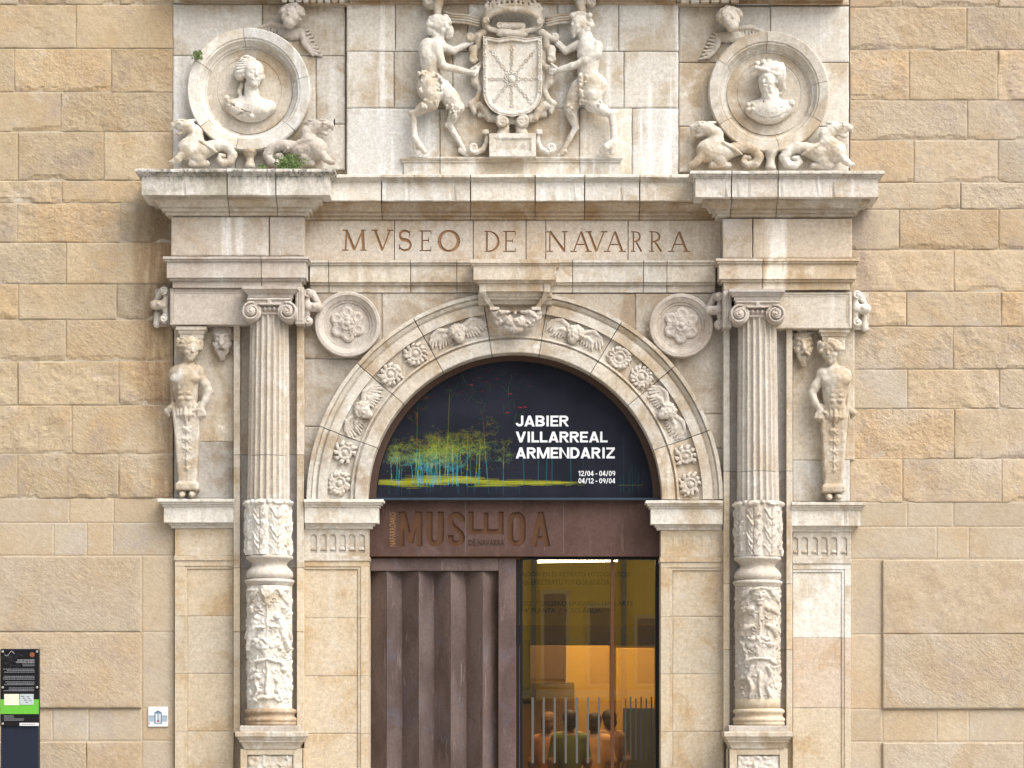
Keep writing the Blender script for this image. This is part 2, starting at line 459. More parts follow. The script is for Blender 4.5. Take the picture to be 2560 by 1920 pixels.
def lathe_y(name, prof, px, py, mat, parent, segs=72, href=0.1, amp=0.0012, a0=0, a1=360, seed=0, smooth=False, tint=None):
    """turned about an axis square to the wall; prof = [(radius px, h metres)...] from the outside in"""
    s = sm(href); cx, cz = X(px, href), Z(py, href)
    full = abs(a1 - a0) >= 360
    n = segs if full else max(2, int(segs * (a1 - a0) / 360))
    th = np.radians(np.linspace(a0, a1, n + (0 if full else 1), endpoint=not full))
    cols = len(th)
    V = []
    for r, h in prof:
        for t in th: V.append((cx + r * s * cos(t), -h, cz + r * s * sin(t)))
    V = np.array(V)
    d = fbm(V * 12, seed, 3) * amp * 1.5
    V[:, 1] += d
    V[:, 0] += fbm(V * 15, seed + 4, 2) * amp; V[:, 2] += fbm(V * 15, seed + 8, 2) * amp
    Fc = []
    m = len(prof)
    for i in range(m - 1):
        for j in range(cols if full else cols - 1):
            j2 = (j + 1) % cols
            Fc.append((i * cols + j, i * cols + j2, (i + 1) * cols + j2, (i + 1) * cols + j))
    if not full:
        Fc.append(tuple(i * cols for i in range(m))); Fc.append(tuple(i * cols + cols - 1 for i in reversed(range(m))))
    elif prof[-1][0] > 0.5:
        Fc.append(tuple((m - 1) * cols + j for j in range(cols)))
    return part(name, V, Fc, mat, parent, smooth=smooth, fix=True, tint=tint)

def curve_tube(name, pts, r, mat, parent, segs=8, smooth=True):
    """swept tube through world points"""
    pts = [Vector(p) for p in pts]; n = len(pts)
    rr = r if isinstance(r, (list, tuple)) else [r] * n
    V = []; 
    for i, p in enumerate(pts):
        t = (pts[min(i + 1, n - 1)] - pts[max(i - 1, 0)]).normalized()
        u = t.cross(Vector((0, 1, 0.01))).normalized(); w = t.cross(u)
        for k in range(segs):
            a = 2 * pi * k / segs
            V.append(p + (u * cos(a) + w * sin(a)) * rr[i])
    Fc = []
    for i in range(n - 1):
        for k in range(segs):
            k2 = (k + 1) % segs
            Fc.append((i * segs + k, i * segs + k2, (i + 1) * segs + k2, (i + 1) * segs + k))
    Fc.append(tuple(range(segs))); Fc.append(tuple((n - 1) * segs + k for k in reversed(range(segs))))
    return part(name, [tuple(v) for v in V], Fc, mat, parent, smooth=smooth, fix=True)

# ---- carved work: distance field in picture pixels (x right, y down, z towards the viewer), meshed with surface nets
class Sculpt:
    def __init__(s, x0, x1, y0, y1, z0, z1, vs=2.0):
        s.vs = vs; s.o = np.array([x0, y0, z0], np.float32)
        n = [int((b - a) / vs) + 2 for a, b in ((x0, x1), (y0, y1), (z0, z1))]
        s.f = np.full(n, 60.0, np.float32)
        s.ax = [s.o[k] + np.arange(n[k], dtype=np.float32) * vs for k in range(3)]
        s.k = 4.0; s.rs = 1.0
    def _sub(s, lo, hi):
        sl = []
        for k in range(3):
            a = int(np.clip(np.floor((lo[k] - s.o[k]) / s.vs), 0, len(s.ax[k]) - 1)); b = int(np.clip(np.ceil((hi[k] - s.o[k]) / s.vs) + 1, a + 1, len(s.ax[k])))
            sl.append(slice(a, b))
        g = [s.ax[0][sl[0]][:, None, None], s.ax[1][sl[1]][None, :, None], s.ax[2][sl[2]][None, None, :]]
        return tuple(sl), g
    def _put(s, sl, d, k, sub):
        f = s.f[sl]
        if sub:
            d = -d
            h = np.clip(0.5 - 0.5 * (f - d) / max(k, .01), 0, 1) if k else None
            s.f[sl] = np.maximum(f, d) if not k else f * (1 - h) + d * h + k * h * (1 - h)
        else:
            if not k: s.f[sl] = np.minimum(f, d)
            else:
                h = np.clip(0.5 + 0.5 * (d - f) / k, 0, 1)
                s.f[sl] = d * (1 - h) + f * h - k * h * (1 - h)
    def cap(s, a, b, ra, rb=None, k=None, sub=False):
        rb = ra if rb is None else rb; k = s.k if k is None else k
        if not sub: ra, rb = ra * s.rs, rb * s.rs
        a = np.array(a, np.float32); b = np.array(b, np.float32); m = max(ra, rb) + k + 4
        sl, (gx, gy, gz) = s._sub(np.minimum(a, b) - m, np.maximum(a, b) + m)
        ab = b - a; L = max(float(ab @ ab), 1e-6)
        px, py, pz = gx - a[0], gy - a[1], gz - a[2]
        t = np.clip((px * ab[0] + py * ab[1] + pz * ab[2]) / L, 0, 1)
        d = np.sqrt((px - t * ab[0]) ** 2 + (py - t * ab[1]) ** 2 + (pz - t * ab[2]) ** 2) - (ra + (rb - ra) * t)
        s._put(sl, d, k, sub); return s
    def chain(s, pts, rad, k=None, sub=False):
        rad = [rad] * len(pts) if isinstance(rad, (int, float)) else rad
        for i in range(len(pts) - 1): s.cap(pts[i], pts[i + 1], rad[i], rad[i + 1], k, sub)
        return s
    def sph(s, c, r, k=None, sub=False):
        return s.cap(c, c, r, r, k, sub)
    def ell(s, c, r, roll=0, k=None, sub=False):
        k = s.k if k is None else k
        c = np.array(c, np.float32); m = max(r) + k + 4
        sl, (gx, gy, gz) = s._sub(c - m, c + m)
        px, py, pz = gx - c[0], gy - c[1], gz - c[2]
        if roll:
            ca, sa = cos(radians(roll)), sin(radians(roll))
            px, py = px * ca + py * sa, -px * sa + py * ca
        k0 = np.sqrt((px / r[0]) ** 2 + (py / r[1]) ** 2 + (pz / r[2]) ** 2) + 1e-6
        k1 = np.sqrt((px / r[0] ** 2) ** 2 + (py / r[1] ** 2) ** 2 + (pz / r[2] ** 2) ** 2) + 1e-6
        s._put(sl, np.clip(k0 * (k0 - 1) / k1, -60, 60), k, sub); return s
    def bx(s, c, hf, roll=0, rnd=1.0, k=0, sub=False):
        c = np.array(c, np.float32); m = sqrt(hf[0] ** 2 + hf[1] ** 2) + k + 4; mm = np.array([m, m, hf[2] + k + 4])
        sl, (gx, gy, gz) = s._sub(c - mm, c + mm)
        px, py, pz = gx - c[0], gy - c[1], gz - c[2]
        if roll:
            ca, sa = cos(radians(roll)), sin(radians(roll))
            px, py = px * ca + py * sa, -px * sa + py * ca
        qx, qy, qz = np.abs(px) - hf[0] + rnd, np.abs(py) - hf[1] + rnd, np.abs(pz) - hf[2] + rnd
        d = np.sqrt(np.maximum(qx, 0) ** 2 + np.maximum(qy, 0) ** 2 + np.maximum(qz, 0) ** 2) + np.minimum(np.maximum(qx, np.maximum(qy, qz)), 0) - rnd
        s._put(sl, d, k, sub); return s
    def ring(s, c, R, r, k=0, sub=False, sq=1.0):
        c = np.array(c, np.float32); m = R + r + k + 4
        sl, (gx, gy, gz) = s._sub(c - m, c + m)
        q = np.sqrt((gx - c[0]) ** 2 + ((gy - c[1]) / sq) ** 2) - R
        d = np.sqrt(q ** 2 + (gz - c[2]) ** 2) - r
        s._put(sl, d, k, sub); return s
    def spiral(s, c, R, turns, r, z, start=0, cw=1, shrink=0.12, k=1.0, dz=0.0):
        n = int(turns * 14); P = []; Rr = []
        for i in range(n + 1):
            t = i / n; rad = R * (1 - t * (1 - shrink)); a = radians(start) + cw * t * turns * 2 * pi
            P.append((c[0] + rad * cos(a), c[1] + rad * sin(a), z + dz * t)); Rr.append(r * (1 - 0.45 * t))
        s.chain(P, Rr, k); return s
    def wobble(s, amp, scale, seed=0, ydir=1.0):
        g = np.stack(np.meshgrid(*s.ax, indexing='ij'), -1) / scale
        near = np.abs(s.f) < amp * 3 + 4
        gg = g[near]; gg[:, 1] *= ydir
        s.f[near] += (fbm(gg, seed, 2) * amp).astype(np.float32); return s
    def floor(s, z):
        s.f = np.maximum(s.f, (z - s.ax[2])[None, None, :]); return s
    def nets(s):
        f = s.f
        f[0], f[-1], f[:, 0], f[:, -1], f[:, :, 0], f[:, :, -1] = 5, 5, 5, 5, 5, 5
        ins = f < 0
        nx, ny, nz = f.shape
        cnt = np.zeros((nx - 1, ny - 1, nz - 1), np.int32)
        c8 = [ins[a:nx - 1 + a, b:ny - 1 + b, c:nz - 1 + c] for a in (0, 1) for b in (0, 1) for c in (0, 1)]
        tot = sum(c.astype(np.int8) for c in c8)
        act = (tot > 0) & (tot < 8)
        ids = np.full(act.shape, -1, np.int64); I = np.argwhere(act); ids[act] = np.arange(len(I))
        pos = np.zeros((len(I), 3)); num = np.zeros(len(I))
        corners = [(a, b, c) for a in (0, 1) for b in (0, 1) for c in (0, 1)]
        val = {cc: f[I[:, 0] + cc[0], I[:, 1] + cc[1], I[:, 2] + cc[2]] for cc in corners}
        for a in corners:
            for k in range(3):
                if a[k] == 0:
                    b = list(a); b[k] = 1; b = tuple(b)
                    fa, fb = val[a], val[b]
                    m = (fa < 0) != (fb < 0)
                    t = np.where(m, fa / np.where(m, fa - fb, 1), 0)
                    e = np.array(a, float)[None, :].repeat(len(I), 0); e[:, k] += t
                    pos += e * m[:, None]; num += m
        pos = (I + pos / np.maximum(num, 1)[:, None]) * s.vs + s.o
        faces = []
        for k in range(3):
            sl0 = [slice(None)] * 3; sl1 = [slice(None)] * 3
            sl0[k] = slice(0, -1); sl1[k] = slice(1, None)
            A, B = ins[tuple(sl0)], ins[tuple(sl1)]
            E = np.argwhere(A != B)
            u, w = [q for q in range(3) if q != k]
            ok = (E[:, u] > 0) & (E[:, w] > 0) & (E[:, u] < f.shape[u] - 1) & (E[:, w] < f.shape[w] - 1)
            E = E[ok]
            flip = A[tuple(E.T)]
            def cell(du, dw):
                q = E.copy(); q[:, u] += du; q[:, w] += dw
                return ids[tuple(q.T)]
            q = np.stack([cell(-1, -1), cell(0, -1), cell(0, 0), cell(-1, 0)], -1)
            if k == 1: flip = ~flip
            q[flip] = q[flip][:, ::-1]
            faces.append(q)
        return pos, np.concatenate(faces)
    def build(s, name, h, mat, parent, tint=None, curl=None, smooth=True):
        """h: projection of the plane z = 0"""
        p, fc = s.nets()
        k = sm(h)
        V = np.stack([(p[:, 0] - PX0) * k, -(h + p[:, 2] * k), EYE + (PY0 - p[:, 1]) * k], -1)
        o = part(name, V, fc, mat, parent, smooth=smooth, tint=tint)
        return o

class Fr:
    """frame for a head: x right, y down, z out, in head units, turned by yaw and roll"""
    def __init__(s, c, u, yaw=0, roll=0, pitch=0):
        s.c = np.array(c, float); s.u = u; y, r, p = radians(yaw), radians(roll), radians(pitch)
        Ry = np.array([[cos(y), 0, sin(y)], [0, 1, 0], [-sin(y), 0, cos(y)]])
        Rp = np.array([[1, 0, 0], [0, cos(p), sin(p)], [0, -sin(p), cos(p)]])
        Rr = np.array([[cos(r), -sin(r), 0], [sin(r), cos(r), 0], [0, 0, 1]])
        s.M = Rr @ Ry @ Rp
    def __call__(s, x, y, z): return tuple(s.c + s.M @ np.array([x, y, z]) * s.u)
def head(s, c, u, yaw=0, roll=0, hair=True, beard=False, pitch=0, curls=14, seed=1, puffy=0.0):
    f = Fr(c, u, yaw, roll, pitch); k = u * 0.16
    s.cap(f(0, -.3, -.1), f(0, -.2, .05), .74 * u, .7 * u, k)
    s.cap(f(0, .1, .12), f(0, .58, .26), (.62 + puffy) * u, (.42 + puffy) * u, k)
    for sx in (-1, 1):
        s.sph(f(sx * .36, .28, .42), (.22 + puffy) * u, k)
        s.sph(f(sx * .30, -.04, .82), .15 * u, .06 * u, True)
        s.sph(f(sx * .29, -.02, .60), .14 * u, .03 * u)
        s.cap(f(sx * .72, -.05, -.05), f(sx * .7, .2, 0), .12 * u, .1 * u, k * .5)
        s.cap(f(sx * .12, -.22, .68), f(sx * .46, -.2, .52), .1 * u, .08 * u, .06 * u)
    s.cap(f(0, -.15, .66), f(0, .18, .78), .08 * u, .115 * u, .06 * u)
    s.cap(f(-.18, .46, .62), f(.18, .46, .62), .09 * u, .09 * u, .05 * u)
    s.cap(f(-.2, .46, .76), f(.2, .46, .76), .035 * u, .035 * u, 0, True)
    s.sph(f(0, .78, .46), .2 * u, k * .6)
    rnd = random.Random(seed)
    if hair:
        for i in range(curls):
            a = pi * (0.02 + 0.96 * i / (curls - 1))
            for rr, zz in ((.86, .1), (.8, .38), (.6, .58)):
                q = f(-cos(a) * rr, -sin(a) * rr * (1 if zz < .3 else .92) - .12, zz - .1 + rnd.uniform(-.06, .06))
                s.sph(q, u * rnd.uniform(.15, .22), u * .05)
    if beard:
        for i in range(16):
            x = rnd.uniform(-.5, .5); y = rnd.uniform(.5, 1.25)
            s.cap(f(x * (1.3 - y * .6), y - .25, .45), f(x * (1.2 - y * .6), y + .08, .38), .13 * u, .09 * u, .05 * u)
        s.cap(f(0, .4, .72), f(-.35, .62, .5), .07 * u, .05 * u, .03 * u); s.cap(f(0, .4, .72), f(.35, .62, .5), .07 * u, .05 * u, .03 * u)
    return f
def wing(s, root, tip, w, n=6, z=0, side=1, r=3.0, k=1.0):
    """carved wing: a bent shoulder and a fan of feathers"""
    rx, ry = root; tx, ty = tip
    dx, dy = tx - rx, ty - ry; L = sqrt(dx * dx + dy * dy); ux, uy = dx / L, dy / L; nx, ny = -uy * side, ux * side
    s.chain([(rx, ry, z), (rx + ux * L * .4 - nx * w * .25, ry + uy * L * .4 - ny * w * .25, z + 2), (rx + ux * L * .8, ry + uy * L * .8, z)], [r * 1.6, r * 1.7, r], k)
    for i in range(n):
        t = (i + .6) / n
        bx_, by_ = rx + ux * L * t * .8, ry + uy * L * t * .8
        ln = w * (0.75 + 0.45 * t)
        ex, ey = bx_ + nx * ln * (1 - .35 * t) + ux * ln * .55 * t, by_ + ny * ln * (1 - .35 * t) + uy * ln * .55 * t
        s.cap((bx_, by_, z), (ex, ey, z - 2), r, r * .8, k)

# ---- lettering
def text_mesh(body, x0, x1, y0, y1, h, depth, mat, bold=0.0, rot=False, back=None):
    """built-in font fitted into a picture rectangle"""
    cu = bpy.data.curves.new('txt', 'FONT'); cu.body = body; cu.size = 1; cu.offset = bold; cu.extrude = 0.5
    cu.resolution_u = 3
    ob = bpy.data.objects.new('txt', cu); COL.objects.link(ob)
    dg = bpy.context.evaluated_depsgraph_get(); dg.update()
    me = bpy.data.meshes.new_from_object(ob.evaluated_get(dg))
    v = np.empty(len(me.vertices) * 3, np.float32); me.vertices.foreach_get('co', v); v = v.reshape(-1, 3).astype(float)
    fc = [tuple(p.vertices) for p in me.polygons]
    bpy.data.objects.remove(ob); bpy.data.curves.remove(cu); bpy.data.meshes.remove(me)
    if rot: v = np.stack([-v[:, 1], v[:, 0], v[:, 2]], -1)
    lo, hi = v.min(0), v.max(0); q = (v - lo) / (hi - lo)
    xa, xb, za, zb = X(x0, h), X(x1, h), Z(y1, h), Z(y0, h)
    bk = (h - depth) if back is None else back
    V = np.stack([xa + q[:, 0] * (xb - xa), -(bk + q[:, 2] * (h - bk)), za + q[:, 1] * (zb - za)], -1)
    return V, fc
def text(name, body, x0, x1, y0, y1, h, mat, parent, depth=0.003, bold=0.0, rot=False, tint=None):
    V, fc = text_mesh(body, x0, x1, y0, y1, h, depth, mat, bold, rot)
    return part(name, V, fc, mat, parent, tint=tint)
def cut(o, V, fc, groove):
    """engrave world-space solid V into object o, groove walls in their own material"""
    me = mk('cutter', np.asarray(V) - WLOC[o], fc, groove); fix_normals(me)
    c = bpy.data.objects.new('cutter', me); COL.objects.link(c)
    c.matrix_world = Matrix.Translation(Vector(WLOC[o]))
    m = o.modifiers.new('b', 'BOOLEAN'); m.operation = 'DIFFERENCE'; m.object = c; m.solver = 'EXACT'; m.use_self = True
    m.material_mode = 'TRANSFER'
    dg = bpy.context.evaluated_depsgraph_get(); dg.update()
    new = bpy.data.meshes.new_from_object(o.evaluated_get(dg))
    o.modifiers.clear()
    old = o.data; new.name = old.name
    o.data = new
    bpy.data.objects.remove(c)
    return o
# ================================================================== setting
PAVE = stone('pavement_stone', (0.36, 0.34, 0.31), (0.30, 0.28, 0.25), (0.42, 0.40, 0.37), (0.18, 0.17, 0.16))
ground = part('pavement', [(-80, -90, 0), (80, -90, 0), (80, 6, 0), (-80, 6, 0)], [(0, 1, 2, 3)], PAVE, None)
tag(ground, kind='structure')

# ------------------------------------------------------------------ flanking ashlar walls
def wall(label, x_out, x_in, rows, side, lower, group=None):
    hx = (X(x_out, 0) + X(x_in, 0)) / 2
    t = thing('ashlar_wall', (hx, 0, 0), label, 'wall')
    xl, xr = (x_out, x_in) if side < 0 else (x_in, x_out)
    # mortar bed the stones are set in
    vis0, vis1 = (-20, x_in) if side < 0 else (x_in, 2580)
    v, f = box_v(X(xl, 0), X(xr, 0), 0.0, Z(-330, 0), 0.5, -0.0075)
    part('mortar_bed', v, f, MORTAR, t)
    prevy = rows[0][0]
    for (y0, y1, joints, inner) in rows:
        js = sorted(joints)
        # carry the bond on outside the frame
        if side < 0:
            q = js[0] if js else 0
            q = min(q, 0) - random.uniform(110, 200)
            while q > xl + 60: js.insert(0, q); q -= random.uniform(190, 290)
        else:
            q = max(js[-1] if js else 2500, 2560) + random.uniform(60, 150)
            while q < xr - 60: js.append(q); q += random.uniform(190, 290)
        xe_in = inner if inner is not None else x_in
        ed = ([xl] + js + [xe_in]) if side < 0 else ([xe_in] + js + [xr])
        for a, b in zip(ed[:-1], ed[1:]):
            vis = b > -15 and a < 2575 and y1 > -5
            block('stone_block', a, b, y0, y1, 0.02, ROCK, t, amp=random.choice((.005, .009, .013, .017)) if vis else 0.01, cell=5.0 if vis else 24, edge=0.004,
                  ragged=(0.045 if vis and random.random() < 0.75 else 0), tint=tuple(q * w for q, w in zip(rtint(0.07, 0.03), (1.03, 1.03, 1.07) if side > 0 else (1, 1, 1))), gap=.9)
    for (a, b, y0, y1, kind) in lower:
        vis = b > -15 and a < 2575
        if kind == 's':
            block('stone_block', a, b, y0, y1, 0.012, DRESSED, t, amp=0.0016, cell=16 if vis else 40, edge=0.004, gap=0.7, tint=rtint(0.05, 0.04))
        else:
            block('panel_stone', a, b, y0, y1, 0.045, PANEL, t, amp=0.006, cell=5.5 if vis else 24, edge=0.008, gap=0.6, tint=rtint(0.04, 0.03), frq=7)
    return t

LX, RX = -420, 2980
L_rows = [(-330, -215, [60, 330], None), (-215, -105, [190], None), (-105, 11.6, [45, 300], None), (11.6, 121, [190], None), (121, 230, [36, 278], None), (230, 329, [152], None),
          (329, 451, [45, 260], None), (451, 508, [155], None), (508, 606, [44, 300], None), (606, 710, [165], None), (710, 799, [46, 292], None),
          (799, 903, [165], None), (903, 1013, [44, 297], None), (1013, 1135, [180], None), (1135, 1245.5, [44, 297], None)]
R_rows = [(-330, -200, [2260, 2500], None), (-200, -100, [2410], None), (-100, 18, [2255, 2497], None), (18, 125, [2417], None), (125, 250, [2273, 2495], None), (250, 350, [2419], None),
          (350, 456, [2285, 2495], None), (456, 523, [2401], None), (523, 625, [2248, 2497], None), (625, 728.5, [2385], None), (728.5, 816, [2266, 2503], None),
          (816, 923, [2383], None), (923, 1022, [2269, 2499], None), (1022, 1147, [2386], None), (1147, 1255.5, [2257, 2505], None)]
L_low = [(-420, -130, 1246, 1307, 's'), (-130, 173, 1246, 1307, 's'), (173, 284, 1246, 1307, 's'), (284, 436, 1246, 1307, 's'),
         (-420, -150, 1307, 1389, 's'), (-150, 134, 1307, 1389, 's'), (134, 217, 1307, 1389, 's'), (217, 282, 1307, 1389, 's'), (282, 436, 1307, 1389, 's'),
         (355, 436, 1389, 1580, 's'), (355, 436, 1580, 1771, 's'), (355, 436, 1771, 1852, 's'), (355, 436, 1852, 2040, 's'),
         (-420, -60, 1771, 1852, 's'), (-60, 131, 1771, 1852, 's'), (131, 221, 1771, 1852, 's'), (221, 355, 1771, 1852, 's'),
         (-420, 354, 1390, 1580, 'p'), (-420, 354, 1580, 1770, 'p'), (-420, -80, 1854, 2040, 'p'), (-80, 215, 1854, 2040, 'p'), (215, 354, 1854, 2040, 'p'), (-420, 436, 2040, 2180, 's')]
R_low = [(2124, 2268, 1256, 1317, 's'), (2268, 2383, 1256, 1317, 's'), (2383, 2640, 1256, 1317, 's'), (2640, 2980, 1256, 1317, 's'),
         (2124, 2342, 1317, 1397, 's'), (2342, 2422, 1317, 1397, 's'), (2422, 2700, 1317, 1397, 's'), (2700, 2980, 1317, 1397, 's'),
         (2124, 2206, 1397, 1586, 's'), (2124, 2206, 1586, 1773, 's'), (2124, 2206, 1773, 1854, 's'), (2124, 2206, 1854, 2040, 's'),
         (2206, 2342, 1773, 1854, 's'), (2342, 2422, 1773, 1854, 's'), (2422, 2700, 1773, 1854, 's'), (2700, 2980, 1773, 1854, 's'),
         (2207, 2980, 1399, 1585, 'p'), (2207, 2980, 1585, 1772, 'p'), (2207, 2560, 1856, 2040, 'p'), (2560, 2980, 1856, 2040, 'p'), (2124, 2980, 2040, 2180, 's')]
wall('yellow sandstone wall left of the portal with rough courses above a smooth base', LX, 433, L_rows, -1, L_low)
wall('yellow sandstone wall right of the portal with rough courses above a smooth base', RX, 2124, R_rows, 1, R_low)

# ------------------------------------------------------------------ attic storey stones
def stones(t, cells, h, mat, amp=0.003, depth=0.2, edge=0.006, cell=12, gap=0.9, name='stone_block', ts=0.05):
    for c in cells:
        a, b, y0, y1 = c[:4]
        m = c[4] if len(c) > 4 else mat
        block(name, a, b, y0, y1, h, m, t, amp=amp, cell=cell, edge=edge, depth=depth, gap=gap, tint=rtint(ts, 0.03))
t = thing('attic_wall', (X(647, 0), 0, Z(420, 0)), 'pale limestone attic stones behind the left medallion', 'wall', 'attic stones')
stones(t, [(432, 648, -60, 8, LIME), (648, 863, -60, 8), (432, 656, 10, 139, LIME_W), (656, 863, 10, 139), (432, 547, 139, 310, LIME_W), (547, 790, 139, 310), (790, 863, 139, 310), (432, 588, 310, 424, LIME_W), (588, 863, 310, 424)], 0.03, LIME)
t = thing('attic_wall', (X(1280, 0), 0, Z(432, 0)), 'pale limestone attic stones behind the coat of arms and satyrs', 'wall', 'attic stones')
stones(t, [(866, 988, -60, 128, LIME_W), (988, 1170, -60, 128, LIME), (1170, 1395, -60, 128), (1395, 1547, -60, 128, LIME_W), (1547, 1697, -60, 128),
           (866, 985, 128, 270), (985, 1132, 128, 270, LIME), (1132, 1446, 128, 270, LIME), (1446, 1560, 128, 270, LIME_W), (1560, 1697, 128, 270),
           (866, 1100, 270, 440), (1100, 1448, 270, 440, LIME), (1448, 1580, 270, 440, LIME_W), (1580, 1697, 270, 440)], 0.07, LIME_W)
t = thing('attic_wall', (X(1910, 0), 0, Z(427, 0)), 'pale limestone attic stones behind the right medallion', 'wall', 'attic stones')
stones(t, [(1697, 1926, -60, 13), (1926, 2123, -60, 13), (1697, 1926, 15, 156, LIME), (1926, 2123, 15, 156, LIME_W), (1697, 1850, 156, 316), (1850, 2005, 156, 316, LIME), (2005, 2123, 156, 316, LIME_W), (1697, 1945, 316, 430, LIME), (1945, 2123, 316, 430, LIME_W)], 0.03, LIME)
# ledge under the satyrs
t = thing('stone_ledge', (X(1280, .1), -.1, Z(432, .1)), 'long shallow moulded ledge beneath the satyrs and coat of arms', 'ledge')
run('ledge_stone', [(0.13, 392), (0.13, 396), (0.12, 397), (0.12, 400), (0.11, 401), (0.11, 405), (0.095, 406), (0.095, 437)], 1001, 1556, 0.0, True, True, LIME_W, t, joints=[1100, 1450])
# the mouldings at the very top of the view
t = thing('upper_cornice', (X(1280, .2), -.2, Z(0, .2)), 'brown stained moulding running along the very top of the picture', 'cornice')
run('cornice_stone', [(0.55, -150), (0.55, -110), (0.36, -90), (0.30, -40), (0.22, -14), (0.13, -12), (0.13, 2), (0.11, 3), (0.11, 8)], 866, 1697, 0.0, False, False, LIME_B, t, joints=[1080, 1290, 1500], seg=.12)
run('cornice_stone', [(0.50, -150), (0.50, -110), (0.36, -90), (0.30, -40), (0.14, -20), (0.14, 2), (0.10, 3), (0.10, 11)], 700, 864, 0.0, False, False, LIME_B, t, seg=.12)
run('cornice_stone', [(0.50, -150), (0.50, -110), (0.36, -90), (0.30, -40), (0.14, -20), (0.14, 3), (0.10, 4), (0.10, 12)], 1699, 1850, 0.0, False, False, LIME_B, t, seg=.12)
for x in range(704, 862, 18): box('dentil', x, x + 13, -12, 5, 0.165, 0.1, LIME, t)
for x in range(1703, 1846, 25): box('dentil', x, x + 20, -12, 6, 0.165, 0.1, LIME, t)
for x0, x1 in ((433, 700), (1852, 2123)):
    run('cornice_stone', [(0.50, -150), (0.50, -110), (0.36, -90), (0.30, -40), (0.24, -14), (0.12, -10), (0.12, 0), (0.05, 2), (0.05, 8)], x0, x1, 0.0, False, False, LIME_B, t, seg=.12)

# ------------------------------------------------------------------ main cornice
def crown_prof(h, y0, y1):
    return [(h - .02, y0), (h, y0 + 1.5), (h, y0 + 7), (h - .02, y0 + 7.6), (h - .02, y0 + 12), (h - .04, y0 + 12.6), (h - .04, y0 + 17), (h - .058, y0 + 17.6),
            (h - .058, y0 + 22), (h - .058, y1), (h - .066, y1 + 1)]
def bed_prof(h, y1, y2, hf):
    out = [(h - .072, y1 + 1.0)]
    def back(hn): out.append((hn, rowof(Z(out[-1][1], out[-1][0]), hn)))
    def down(n, hn=None): out.append((out[-1][0] if hn is None else hn, out[-1][1] + n))
    tot = y2 - y1 - 1
    back(hf + .175); k = (y2 - out[-1][1]) / 44.0
    down(7 * k); back(hf + .135); down(3 * k, hf + .125); down(9 * k, hf + .098); down(2 * k); back(hf + .068); down(8 * k); back(hf + .036); down(7 * k); back(hf + .008); out.append((hf + .008, y2))
    return out
t = thing('cornice', (X(1280, .3), -.3, Z(540, .3)), 'large projecting white cornice with lichen crossing the whole portal', 'cornice')
CW = [(1.03, 1.03, 1.04), (0.98, 0.98, 0.98), (1.0, .99, .98)]
SD = dict(amp=.003, chips=.007, seg=.025, gap=.006)
run('cornice_stone', crown_prof(.60, 422, 487), 337, 838, .05, True, True, LICHEN, t, joints=[566, 688], tints=CW, hb=.28, **SD)
run('cornice_stone', crown_prof(.60, 427, 492), 1725, 2212, .05, True, True, LIME_W2, t, joints=[1830, 1947], tints=CW, hb=.28, **SD)
run('cornice_stone', crown_prof(.34, 436, 501), 764, 1803, .02, False, False, LIME_W, t, joints=[953, 1176, 1338, 1462, 1600], **SD)
bp = bed_prof(.60, 487, 540, .28); xo = (max(p[0] for p in bp) - .54) 
run('bed_moulding', bp, 337 + 15, 838 - 17, .05, True, True, LIME, t, joints=[567, 689], hb=.28, amp=.0018, seg=.03)
run('bed_moulding', bed_prof(.60, 492, 543, .28), 1725 + 17, 2212 - 15, .05, True, True, LIME, t, joints=[1831, 1946], hb=.28, amp=.0018, seg=.03)
run('bed_moulding', bed_prof(.34, 501, 550, .06), 764, 1803, .02, False, False, LIME_B, t, joints=[953, 1176, 1338, 1462, 1600], amp=.0018, seg=.03)
# masonry the facing stones are bedded on
for nm, a, b, z0, z1 in (('masonry_core', 436, 914, 0, 9.2), ('masonry_core', 1662, 2122, 0, 9.2), ('masonry_core', 914, 1662, Z(868, 0), 9.2)):
    v, f = box_v(X(a, -.03), X(b, -.03), z0, z1, .7, .03); o = part(nm, v, f, MORTAR, None); tag(o, kind='structure')

# ------------------------------------------------------------------ frieze with the carved name
GROOVE = plain('brown_letter_paint', (0.33, 0.19, 0.10), 0.8)
def ribbon(pts, wd):
    """flat stroke polygon along pts with per-point widths -> list of quads (2D)"""
    L, R = [], []
    n = len(pts)
    for i in range(n):
        a = np.array(pts[max(i - 1, 0)]); b = np.array(pts[min(i + 1, n - 1)])
        t_ = (b - a) / (np.linalg.norm(b - a) + 1e-9); nn = np.array([-t_[1], t_[0]])
        w = wd[i] if isinstance(wd, (list, tuple)) else wd
        L.append(np.array(pts[i]) + nn * w / 2); R.append(np.array(pts[i]) - nn * w / 2)
    return [L[i] for i in range(n)] + [R[i] for i in reversed(range(n))]
def arc(cx, cy, rx, ry, a0, a1, n=14):
    return [(cx + rx * cos(radians(a0 + (a1 - a0) * i / n)), cy + ry * sin(radians(a0 + (a1 - a0) * i / n))) for i in range(n + 1)]
